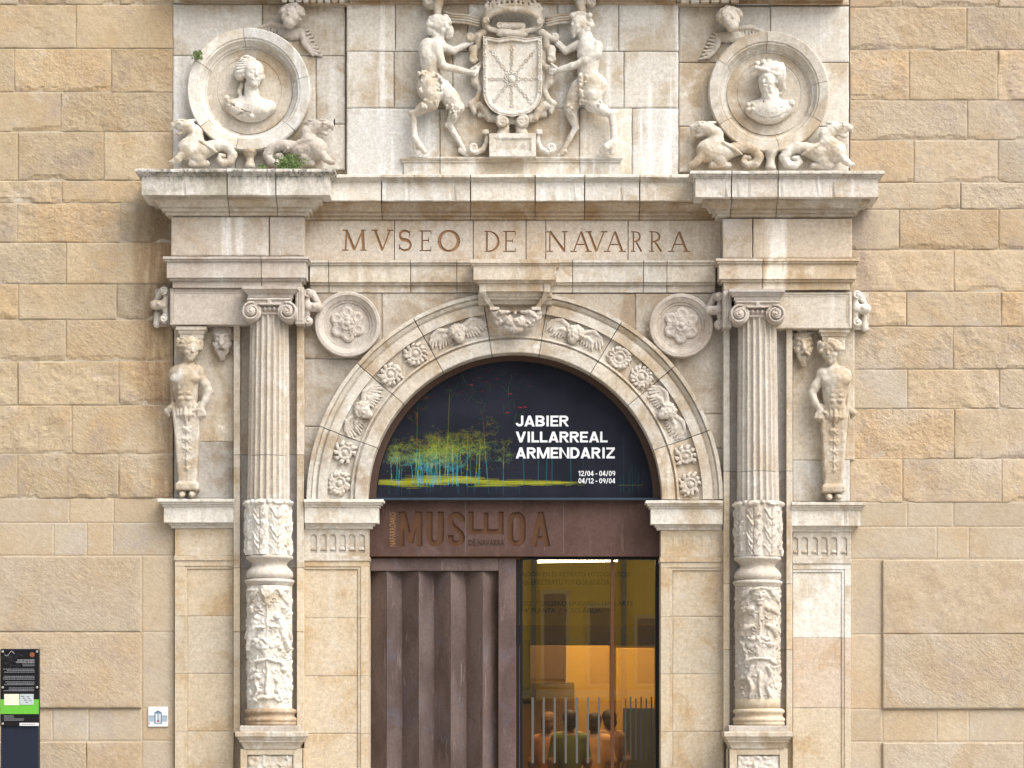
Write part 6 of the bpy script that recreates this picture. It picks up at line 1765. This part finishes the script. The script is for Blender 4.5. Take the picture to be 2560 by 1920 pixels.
def glyph(ch, x, w, y0, y1, t):
    H = y1 - y0; xm = x + w / 2; h = t / 2; q = t * 1.12
    R = lambda a, b, c, d: [(a, b), (c, b), (c, d), (a, d)]
    A = lambda cx, cy, rx, ry, a0, a1, n=12: ribbon([(cx + rx * cos(radians(a0 + (a1 - a0) * i / n)), cy - ry * sin(radians(a0 + (a1 - a0) * i / n))) for i in range(n + 1)], t)
    if ch == 'I': return [R(xm - h, y0, xm + h, y1)]
    if ch == 'J': return [R(x + w - t, y0, x + w, y1 - H * .3), A(x + w / 2, y1 - H * .3, w / 2 - h, H * .3 - h, 0, -185)]
    if ch == 'A': return [[(x, y1), (x + q, y1), (xm + q * .5, y0), (xm - q * .5, y0)], [(x + w - q, y1), (x + w, y1), (xm + q * .5, y0), (xm - q * .5, y0)], R(x + w * .22, y1 - H * .36, x + w * .78, y1 - H * .18)]
    if ch == 'V': return [[(x, y0), (x + q, y0), (xm + q * .5, y1), (xm - q * .5, y1)], [(x + w - q, y0), (x + w, y0), (xm + q * .5, y1), (xm - q * .5, y1)]]
    if ch == 'E': return [R(x, y0, x + t, y1)] + [R(x + t, a, x + w * k, a + t * .9) for a, k in ((y0, 1), (y0 + H / 2 - t * .45, .9), (y1 - t * .9, 1))]
    if ch == 'L': return [R(x, y0, x + t, y1), R(x + t, y1 - t * .9, x + w, y1)]
    if ch == 'Z': return [R(x, y0, x + w, y0 + t * .9), R(x, y1 - t * .9, x + w, y1), [(x, y1 - t * .9), (x + w - q, y0 + t * .9), (x + w, y0 + t * .9), (x + q, y1 - t * .9)]]
    if ch == 'N': return [R(x, y0, x + t, y1), R(x + w - t, y0, x + w, y1), [(x + t * .9, y0), (x + w - t * .9, y1 - t * .5), (x + w - t * .9, y1), (x + t * .9, y0 + t * 1.2)]]
    if ch == 'M': return [R(x, y0, x + t, y1), R(x + w - t, y0, x + w, y1), [(x + t * .3, y0), (x + t * 1.3, y0), (xm + h, y1), (xm - h, y1)], [(x + w - t * 1.3, y0), (x + w - t * .3, y0), (xm + h, y1), (xm - h, y1)]]
    if ch == 'D': return [R(x, y0, x + t, y1), A(x + w * .42, (y0 + y1) / 2, w * .58 - h, H / 2 - h * .9, 90, -90, 16), R(x + t, y0, x + w * .44, y0 + t * .9), R(x + t, y1 - t * .9, x + w * .44, y1)]
    if ch in 'BR':
        P = [R(x, y0, x + t, y1), A(x + w * .5, y0 + H * .29, w * .46 - h, H * .29 - h * .9, 90, -90), R(x + t, y0, x + w * .52, y0 + t * .9), R(x + t, y0 + H * .58 - t * .9, x + w * .52, y0 + H * .58)]
        if ch == 'B': return P + [A(x + w * .5, y0 + H * .73, w * .5 - h, H * .27 - h * .9, 90, -90), R(x + t, y1 - t * .9, x + w * .52, y1)]
        return P + [[(x + w * .36, y0 + H * .55), (x + w * .36 + q, y0 + H * .55), (x + w, y1), (x + w - q, y1)]]
    if ch == '0': return [A(xm, (y0 + y1) / 2, w / 2 - h, H / 2 - h, 90, 270, 14), A(xm, (y0 + y1) / 2, w / 2 - h, H / 2 - h, 270, 450, 14)]
    if ch == '1': return [R(xm, y0, xm + t, y1), [(x, y0 + t * 1.2), (xm, y0), (xm, y0 + t * 1.1), (x, y0 + t * 2.2)]]
    if ch == '2': return [A(xm, y0 + H * .31, w / 2 - h, H * .31 - h, 170, -40), [(x, y1 - t), (x + w * .66, y0 + H * .42), (x + w * .98, y0 + H * .44), (x + q, y1 - t)], R(x, y1 - t, x + w, y1)]
    if ch == '4': return [R(x + w * .58, y0, x + w * .58 + t, y1), R(x, y1 - H * .34, x + w, y1 - H * .34 + t), [(x, y1 - H * .34), (x + w * .5, y0), (x + w * .58 + t, y0), (x + q, y1 - H * .34)]]
    if ch == '9': return [A(xm, y0 + H * .33, w / 2 - h, H * .33 - h, 90, 270), A(xm, y0 + H * .33, w / 2 - h, H * .33 - h, 270, 450), A(xm - w * .1, y0 + H * .45, w * .6 - h, H * .55 - h, 0, -75)]
    if ch == '/': return [[(x, y1 + H * .05), (x + w - t, y0), (x + w, y0), (x + t, y1 + H * .05)]]
    if ch == '-': return [R(x, y0 + H * .52, x + w, y0 + H * .52 + t)]
    return []
def word(name, body, x0, x1, y0, y1, t, h, mat, par):
    H = y1 - y0; ws = [GW_[c] * H for c in body]; g = H * .09
    k = (x1 - x0 - g * (len(body) - 1)) / sum(ws); x = x0; V, Fc = [], []
    for n, (c, w) in enumerate(zip(body, ws)):
        for i, P in enumerate(glyph(c, x, w * k, y0, y1, t * H)):
            b = len(V); V += [W(a, b_, h + .00025 * i) for a, b_ in P]; m = len(P)
            if m == 4: Fc.append((b, b + 1, b + 2, b + 3))
            else: Fc += [(b + j, b + j + 1, b + m - 2 - j, b + m - 1 - j) for j in range(m // 2 - 1)]
        x += w * k + g
    return part(name, V, Fc, mat, par)
for body, a, b, c, d, th in (('JABIER', 1289.5, 1422, 1039, 1066, .21), ('VILLARREAL', 1289.5, 1519, 1079, 1106, .21), ('ARMENDARIZ', 1289.5, 1537, 1118.5, 1146, .21), ('12/04 - 04/09', 1446, 1538, 1177, 1190, .15), ('04/12 - 09/04', 1446, 1538, 1195.5, 1208.5, .15)):
    word('banner_lettering', body, a, b, c, d, th, HB + .003, WHITE, t)

# ---- folded bronze door leaf
HD = -.20
t = thing('bronze_door', (X(1108, HD), -HD, 0), 'closed bronze door leaf with vertical folded ribs left of the glass', 'door')
box('top_rail', 926, 1246, 1396, 1427, HD, HD - .06, BRONZE, t, .003)
box('stile', 1246.5, 1290, 1396, 2170, HD + .002, HD - .06, BRONZE, t, .003, (1.05, 1.0, 1.02))
xs = [926 + i * 40 for i in range(9)]
for i in range(8):
    a, b = xs[i], xs[i + 1]
    ha, hb_ = (HD - .12, HD + .0) if i % 2 == 0 else (HD + .0, HD - .12)
    # facets alternate: one falls back, the next comes forward
    V = []; n = 10
    for k in range(n + 1):
        y = 1429 + (2170 - 1429) * k / n
        V += [W(a + .4, y, ha), W(b - .4, y, hb_)]
    Fc = [(2 * k, 2 * k + 2, 2 * k + 3, 2 * k + 1) for k in range(n)]
    m = len(V); V += [(v[0], -(HD - .15), v[2]) for v in V[:]]
    Fc += [(m + 2 * k + 1, m + 2 * k + 3, m + 2 * k + 2, m + 2 * k) for k in range(n)]
    Fc += [(2 * k, m + 2 * k, m + 2 * k + 2, 2 * k + 2) for k in range(n)] + [(2 * k + 1, 2 * k + 3, m + 2 * k + 3, m + 2 * k + 1) for k in range(n)] + [(0, 1, m + 1, m), (2 * n, m + 2 * n, m + 2 * n + 1, 2 * n + 1)]
    part('rib_facet', V, Fc, BRONZE, t, fix=True, tint=rtint(.08, .03))
# small sloped shelf that closes the folds at the top
V, Fc = [], []
for i, x in enumerate(xs):
    hh = (HD - .12) if i % 2 == 0 else HD
    V += [W(x, 1427, HD - .02), W(x, 1430, hh + .001)]
for i in range(8): Fc.append((2 * i, 2 * i + 1, 2 * i + 3, 2 * i + 2))
part('fold_cap', V, Fc, BRONZE, t)

# ---- glass leaf
HG = -.26
GLASS = bpy.data.materials.new('door_glass'); n_, l_ = nodes_of(GLASS)
o_ = n_.new('ShaderNodeOutputMaterial'); mx_ = n_.new('ShaderNodeMixShader'); tr_ = n_.new('ShaderNodeBsdfTransparent'); gl_ = n_.new('ShaderNodeBsdfGlossy')
tr_.inputs[0].default_value = (.93, .88, .76, 1); gl_.inputs['Roughness'].default_value = .01; gl_.inputs['Color'].default_value = (.95, .95, .92, 1)
mx_.inputs[0].default_value = .22
l_.new(tr_.outputs[0], mx_.inputs[1]); l_.new(gl_.outputs[0], mx_.inputs[2]); l_.new(mx_.outputs[0], o_.inputs[0])
t = thing('glass_door', (X(1470, HG), -HG, 0), 'glazed entrance door in a black frame beside the bronze leaf', 'door')
for a, b in ((1291, 1298), (1299.5, 1307)): box('frame_post', a, b, 1398, 2170, HG + .05, HG - .04, BLACK, t, .003)
box('frame_post', 1639, 1652, 1396, 2170, HG + .05, HG - .1, BLACK, t, .003)
box('head_rail', 1307, 1639, 1393, 1399, HG + .04, HG - .04, BLACK, t, .002)
RUSTED = plain('brown_mullion', (.13, .055, .03), .45, .4)
box('mullion', 1526.5, 1535, 1399, 2170, HG + .015, HG - .03, RUSTED, t, .002)
for a, b in ((1307, 1526.5), (1535, 1639)): box('glass_pane', a, b, 1399, 2170, HG, HG - .012, GLASS, t, 0)
FROST = plain('frosted_stripe', (.10, .098, .09), .7)
for i in range(7): box('frosted_stripe', 1329 + i * 27.6, 1334.5 + i * 27.6, 1743.5, 1908, HG + .003, HG + .0005, FROST, t, 0)
DSTR = plain('dark_stripe', (.06, .055, .05), .7)
for i in range(6): box('dark_stripe', 1562 + i * 13, 1565.5 + i * 13, 1746 - 4 * (i % 2), 1900, HG + .003, HG + .0005, DSTR, t, 0)
# bright fluorescent tube over the doorway
LAMP = plain('lit_tube', (1, 1, 1), .5, 0, ((1, .97, .93), 9))
t = thing('tube_lamp', (X(1440, -.5), .5, Z(1402, -.5)), 'lit white tube lamp under the lintel above the glass door', 'lamp')
curve_tube('tube', [W(1344 + i * 25, 1404 - i * .4, -.45) for i in range(9)], .014, LAMP, t, 10)
box('lamp_body', 1340, 1548, 1394, 1400, -.43, -.50, plain('lamp_white', (.7, .7, .68), .4), t, .004)

# ---- lobby behind the glass
OLIVE = plain('ochre_plaster', (.50, .35, .05), .8); ORANGE = plain('orange_panel', (.50, .285, .075), .7); GREYB = plain('grey_brown_board', (.13, .105, .085), .7)
DARKB = plain('dark_blue_cloth', (.02, .025, .06), .8); LFLOOR = plain('lobby_floor', (.18, .14, .10), .4); BROWNW = plain('brown_board', (.16, .09, .045), .7)
def slabw(name, x0, x1, y0, y1, z0, z1, mat):
    v, f = box_v(x0, x1, z0, z1, y1, y0); o = part(name, v, f, mat, None); tag(o, kind='structure'); return o
slabw('lobby_floor', -2.2, 3.6, .5, 9.2, -.05, .004, LFLOOR)
slabw('lobby_ceiling', -2.2, 3.6, .5, 9.2, 3.62, 3.75, OLIVE)
slabw('lobby_wall', -2.3, -2.2, .5, 9.2, 0, 3.75, GREYB); slabw('lobby_wall_right', 3.6, 3.7, .5, 9.2, 0, 3.75, OLIVE); slabw('lobby_wall_back', -2.3, 3.7, 9.2, 9.3, 0, 3.75, ORANGE)
slabw('entrance_soffit', X(915, 0), X(1660, 0), .27, .52, Z(1391, HL), 3.75, SOFFIT)
tb = thing('text_board', W(1480, 1600, -2.2), 'ochre board with dark lettering hung across the lobby ceiling', 'sign')
box('board', 1304, 1660, 1396, 1562, -2.2, -2.26, OLIVE, tb, .004)
DK = plain('dark_lettering', (.012, .01, .005), .7)
for body, a, b, c, d in (('ACIÓN EN EL RETRATO FOTOGRÁFICO', 1303, 1574, 1427, 1441), ('AK ERRETRATU FOTOGRAFIKOA', 1303, 1524, 1449, 1462), ('022  /  2022EKO URRIAREN 16RA ARTE', 1305, 1583, 1503, 1514), ('4ª PLANTA  /  4. SOLAIRUA', 1311, 1503, 1520, 1532)):
    text('lettering', body, a, b, c, d, -2.197, DK, tb, .002, .004)
def lob(name, label, cat, x0, x1, y0, y1, h, mat, th=.06):
    o = box(name, x0, x1, y0, y1, h, h - th, mat, None, .006); tag(o, label, cat); return o
lob('beam', 'grey brown beam across the lobby under the lettered board', 'beam', 1290, 1665, 1562, 1612, -2.6, GREYB, .3)
lob('display_panel', 'grey brown display board in the lobby left of the orange panel', 'panel', 1306, 1412, 1614, 1698, -5.6, BROWNW)
lob('orange_screen', 'tall orange screen in the lobby seen through the left pane', 'panel', 1414, 1524, 1614, 1990, -6.4, ORANGE)
lob('ochre_screen', 'ochre screen in the lobby seen through the narrow right pane', 'panel', 1540, 1637, 1620, 1990, -6.2, ORANGE)
lob('dark_cabinet', 'dark brown cabinet in the lobby under the display board', 'cabinet', 1306, 1436, 1706, 2060, -6.0, BROWNW, .3)
lob('dark_curtain', 'dark blue hanging at the left edge of the glass door', 'curtain', 1306, 1326, 1600, 1760, -2.4, DARKB)
lob('slate_counter', 'dark slate counter behind the narrow right pane', 'counter', 1560, 1700, 1770, 2080, -5.9, plain('slate', (.06, .065, .07), .6), .6)
la = bpy.data.lights.new('lobby_lamp', 'AREA'); la.energy = 95; la.color = (1, .80, .50); la.shape = 'RECTANGLE'; la.size = 1.4; la.size_y = 3.4
lo = bpy.data.objects.new('lobby_lamp', la); COL.objects.link(lo); lo.location = (.9, 2.4 + 2.2, 3.55); lo.rotation_euler = (0, 0, 0)
lc = thing('ceiling_lamp', (.9, 4.6, 3.6), 'warm rectangular ceiling lamp inside the lobby', 'lamp')
v, f = box_v(.2, 1.6, 3.57, 3.61, 6.3, 2.9); part('diffuser', v, f, plain('warm_diffuser', (1, .9, .7), .5, 0, ((1, .8, .5), 2.0)), lc)

# ---- visitors in the lobby
SKIN = plain('skin', (.42, .25, .17), .6); HAIR = [plain('dark_hair', (.03, .02, .015), .6), plain('brown_hair', (.09, .05, .03), .6)]
def person(px, h, ht, shirt, trousers, hair, yaw, label, cap=None):
    """standing visitor; built in centimetres around the feet"""
    t = thing('person', (X(px, h), -h, .005), label, 'person', 'visitors in the lobby')
    u = 1.0; k = ht / 172.0
    s = Sculpt(-42, 42, -190, 3, -30, 32, 1.5); s.k = 5
    for sx in (-1, 1):
        s.chain([(sx * 9, -88, 0), (sx * 10, -48, 1), (sx * 10, -9, -1)], [10.5, 6.8, 4.4], 5); s.cap((sx * 10, -4, -2), (sx * 11.5, -3.5, 16), 4.6, 3.6, 3)
        s.chain([(sx * 18, -142, 0), (sx * 24, -114, -1), (sx * 22, -90, 8)], [6.2, 4.8, 3.4], 4); s.ell((sx * 22, -83, 10), (3, 5.5, 4.5), 0, 2)
        for i in range(4): s.chain([(sx * 22, -80 + i * .6, 7.5 + i * 2.1), (sx * 21.5, -74 + i * .9, 8.5 + i * 2.0), (sx * 20.5, -70.5 + i * .9, 8 + i * 2)], [1.1, 1.0, .85], .4)
        s.chain([(sx * 20.5, -85, 13), (sx * 18.5, -79, 15.5)], [1.2, 1.0], .5)
    s.cap((0, -92, 0), (0, -112, 0), 15, 14, 7); s.ell((0, -128, 0), (19, 24, 12.5), 0, 6); s.cap((-13, -143, 0), (13, -143, 0), 7.5, 7.5, 5)
    s.cap((0, -146, 0), (0, -156, 1), 5.8, 5.4, 3)
    head(s, (0, -163.5, 1), 10.4, 0, 0, hair=False)
    p, fc = s.nets(); ca_, sa_ = cos(radians(yaw)), sin(radians(yaw)); p = p * k * .01
    V = np.stack([p[:, 0] * ca_ - p[:, 2] * sa_, -(p[:, 2] * ca_ + p[:, 0] * sa_), -p[:, 1]], -1)
    me = mk('body', V, fc, [SKIN, shirt, trousers], True)
    cen = (V[fc].mean(1)); zc = cen[:, 2] / k * 100; xr = np.abs(p[fc].mean(1)[:, 0]) / k * 100
    mi = np.where((zc > 90) & (zc < 150) & ~((zc > 146) & (xr < 7)) & ~((xr > 17.5) & (zc < 118)), 1, np.where((zc <= 92) & (xr < 19.5), 2, 0))
    me.polygons.foreach_set('material_index', mi.astype(np.int32))
    place('body', me, t, WLOC[t])
    s = Sculpt(-14, 14, -182, -148, -16, 16, 1.2)
    s.ell((0, -169, -2), (9.6, 9.4, 10.6), 0, 1); s.ell((0, -161, -6.5), (8.6, 8, 5.5), 0, 2); s.bx((0, -160, 11), (9, 9.5, 6), 0, 1, 2, True)
    if cap is not None: s.ell((0, -171, 0), (10.4, 8.4, 11.2), 0, 1); s.ell((0, -170, 11), (7.5, 1.4, 7), 0, 1)
    s.wobble(.7, 3, 4)
    p, fc = s.nets(); p = p * k * .01
    me = mk('hair', np.stack([p[:, 0] * ca_ - p[:, 2] * sa_, -(p[:, 2] * ca_ + p[:, 0] * sa_), -p[:, 1]], -1), fc, cap or hair, True)
    place('cap' if cap else 'hair', me, t, WLOC[t])
CLOTH = [plain('orange_shirt', (.62, .27, .13), .8), plain('olive_shirt', (.15, .17, .06), .8), plain('peach_shirt', (.55, .30, .16), .8), plain('brown_jacket', (.22, .12, .07), .8)]
TROUS = plain('dark_trousers', (.04, .045, .06), .8); CAPM = plain('brown_cap', (.20, .11, .06), .8)
person(1372, -4.6, 158, CLOTH[0], TROUS, HAIR[1], 200, 'visitor in an orange shirt and brown cap, leftmost behind the glass', CAPM)
person(1424, -4.3, 161, CLOTH[1], TROUS, HAIR[0], 170, 'visitor in an olive shirt, second from left behind the glass')
person(1487, -4.8, 158, CLOTH[2], TROUS, HAIR[0], 190, 'visitor in a peach shirt, third from left behind the glass')
person(1522, -5.2, 162, CLOTH[3], TROUS, HAIR[0], 160, 'visitor in a brown jacket behind the door mullion')

# ================================================================== street things
# ---- information pylon at the lower left
HI = .75
t = thing('information_pylon', (X(50, HI), -HI, 0), 'dark blue information pylon with a black text plate and green band', 'sign')
NAVY = plain('navy_paint', (.010, .0145, .030), .5); PLATE = plain('black_glass_plate', (.012, .012, .014), .15); GREEN = plain('green_band', (.12, .42, .04), .5)
TXT = plain('printed_text', (.42, .43, .45), .6); PICA = plain('old_map_print', (.66, .66, .52), .6); PICB = plain('old_photo_print', (.42, .47, .50), .6); BROWND = plain('brown_dot', (.22, .07, .03), .6)
box('post', 2, 96, 1622, 2450, HI - .035, HI - .12, NAVY, t, .004)
pl = box('text_plate', .5, 97.5, 1624, 1815, HI - .018, HI - .026, PLATE, t, .001)
for x, y in ((6, 1629), (92, 1629), (6, 1718.5), (92, 1718.5), (6, 1809.5)):
    lathe_y('stud', [(2.8, HI - .02), (2.8, HI - .006), (1.8, HI - .002), (.01, HI - .002)], x, y, plain('steel_stud', (.6, .6, .58), .3, .8) if 'steel_stud' not in MATS else MATS['steel_stud'], pl, 14, HI, 0)
box('green_band', 1.0, 97.0, 1748.5, 1785, HI - .015, HI - .019, GREEN, pl, 0)
box('picture', 10.5, 48, 1735, 1763, HI - .0125, HI - .016, PICA, pl, 0); box('picture', 50, 84, 1735, 1762, HI - .0125, HI - .016, PICB, pl, 0)
for i in range(7): box('picture_line', 14 + i * 4.5, 20 + i * 4.2, 1741 + (i * 7) % 17, 1742 + (i * 7) % 17, HI - .0115, HI - .013, TXT, pl, 0); box('picture_line', 53 + i * 3.5, 60 + i * 3.2, 1740 + (i * 5) % 19, 1741.4 + (i * 5) % 19, HI - .0115, HI - .013, PLATE, pl, 0)
lathe_y('dot', [(6.2, HI - .02), (6.2, HI - .0165), (.01, HI - .0165)], 79.5, 1636.5, BROWND, pl, 20, HI, 0)
MAPL = plain('faint_map_line', (.05, .05, .055), .5)
rm = random.Random(4)
for i in range(26):
    x, y = rm.uniform(10, 50), rm.uniform(1632, 1668); a = rm.uniform(0, pi)
    curve_tube('map_line', [W(x, y, HI - .017), W(x + cos(a) * rm.uniform(4, 10), y + sin(a) * 6, HI - .017), W(x + cos(a + .5) * 14, y + sin(a + .5) * 8, HI - .017)], .0012, MAPL, pl, 4)
curve_tube('river_line', [W(12 + i * 2.2, 1634 + 6 * sin(i * .55 + .4), HI - .017) for i in range(12)], .0022, TXT, pl, 4)
text('lettering', 'MUSEO DE NAVARRA', 44, 86, 1648.5, 1651.8, HI - .0165, TXT, pl, .001, .01); text('lettering', 'NAFARROAKO MUSEOA', 40, 86.5, 1653.5, 1657, HI - .0165, TXT, pl, .001, .01)
TXD = plain('small_print', (.22, .23, .25), .6)
def lines(y, n, x0, x1, dy, jag=8, left=False, mat=None):
    for i in range(n):
        w0 = x0 + (rm.uniform(0, jag) if not left else 0); w1 = x1 - (rm.uniform(0, jag) if left else 0); x = w0
        while x < w1 - 1:
            w = rm.uniform(1.5, 5); box('text_line', x, min(x + w, w1), y + i * dy, y + i * dy + 1.5, HI - .0165, HI - .019, mat or TXD, pl, 0); x += w + .9
lines(1659.5, 1, 54, 86, 4); lines(1663.5, 1, 56, 86, 4); lines(1672, 3, 7, 86, 3.8, 14); lines(1690, 3, 7, 86, 3.6, 14); lines(1704, 3, 8, 86, 3.4, 16); lines(1719, 3, 9, 85, 3.5, 14)
lines(1789, 2, 10, 40, 3.2, 6, True); lines(1796.5, 2, 10, 66, 3.2, 14, True)
box('white_strip', 49, 97, 1807, 1814.5, HI - .0145, HI - .018, plain('white_strip', (.66, .67, .68), .5), pl, 0)
for i in range(8): box('strip_text', 54 + i * 4.4, 57.4 + i * 4.4, 1809.6, 1812, HI - .0138, HI - .0150, TXD, pl, 0)
# ---- ceramic tile on the wall
HT = .019
t = thing('ceramic_tile', W(395, 1817, HT), 'small white ceramic tile with a blue drawn building on the left wall', 'plaque')
tl = box('tile', 370.5, 420, 1767, 1816.5, HT + .008, HT - .01, plain('white_glaze', (.70, .73, .75), .25), t, .002)
BLU = plain('blue_glaze', (.13, .20, .29), .4); BLU2 = plain('pale_blue_glaze', (.33, .41, .48), .4); REDG = plain('red_glaze', (.30, .04, .05), .4); hh = HT + .0098
for i, (a, b, c, d, m) in enumerate(((386, 404.5, 1782, 1784, BLU), (386, 389, 1784, 1807, BLU), (401.5, 404.5, 1784, 1807, BLU), (389.4, 391.6, 1785, 1804, WHITE), (391.8, 398.8, 1784.4, 1801, BLU2), (399, 401.2, 1785, 1804, WHITE), (392, 398.6, 1801.2, 1804.5, REDG),
        (372, 385.6, 1789, 1791, BLU), (405, 418, 1789, 1791, BLU), (372, 385.6, 1791.4, 1804, BLU2), (405, 418, 1791.4, 1804, BLU2), (386, 404.5, 1807.3, 1808.5, BLU), (384, 406, 1808.8, 1809.8, BLU2), (394.6, 395.6, 1770, 1776, BLU2), (372, 374, 1806, 1811, REDG))):
    box('glaze', a, b, c, d, hh + .0002 * (i % 3), HT + .007, m, tl, 0)
part('glaze', [W(385, 1781.6, hh), W(405.5, 1781.6, hh), W(395.2, 1775.6, hh)], [(0, 1, 2)], BLU, tl)

# ---- the house behind the photographer, seen only as a reflection in the glass
YP = plain('yellow_plaster', (.58, .42, .11), .85); FRM = plain('pale_window_frame', (.46, .38, .2), .7); WG = plain('dark_window_glass', (.12, .12, .11), .2); PIPE = plain('blue_green_downpipe', (.07, .14, .16), .5)
HY = -31.0
t = thing('yellow_house', (1.5, HY, 0), 'yellow plastered house mirrored in the entrance glass', 'building')
def hbox(name, x0, x1, z0, z1, d0, d1, mat, par=None):
    v, f = box_v(x0, x1, z0, z1, HY + d1, HY + d0)
    return part(name, v, f, mat, par or t, fix=True)
hbox('wall', -9, 11, 0, 5.6, -5, 0, YP); hbox('base_course', -9, 11, 0, 1.95, 0, .05, GREYB); hbox('string_course', -9, 11, 2.0, 2.22, 0, .09, FRM)
for k, (x0, x1, z0, z1) in enumerate([(-6.4, -5.7, 2.35, 4.4), (-3.6, -2.9, 2.35, 4.4), (-1.2, -.6, 2.35, 4.4), (.56, 1.06, 2.35, 4.42), (1.62, 2.08, 2.35, 4.1), (2.72, 3.14, 2.35, 3.85), (5.0, 5.6, 2.35, 4.0), (7.6, 8.2, 2.35, 4.0)]):
    w = hbox('window', x0 - .09, x1 + .09, z0 - .08, z1 + .09, 0, .05, FRM); hbox('pane', x0, x1, z0, z1, .0, .06, WG, w)
for x0 in (.26, 2.34): hbox('downpipe', x0, x0 + .11, 0, 5.6, .02, .14, PIPE)
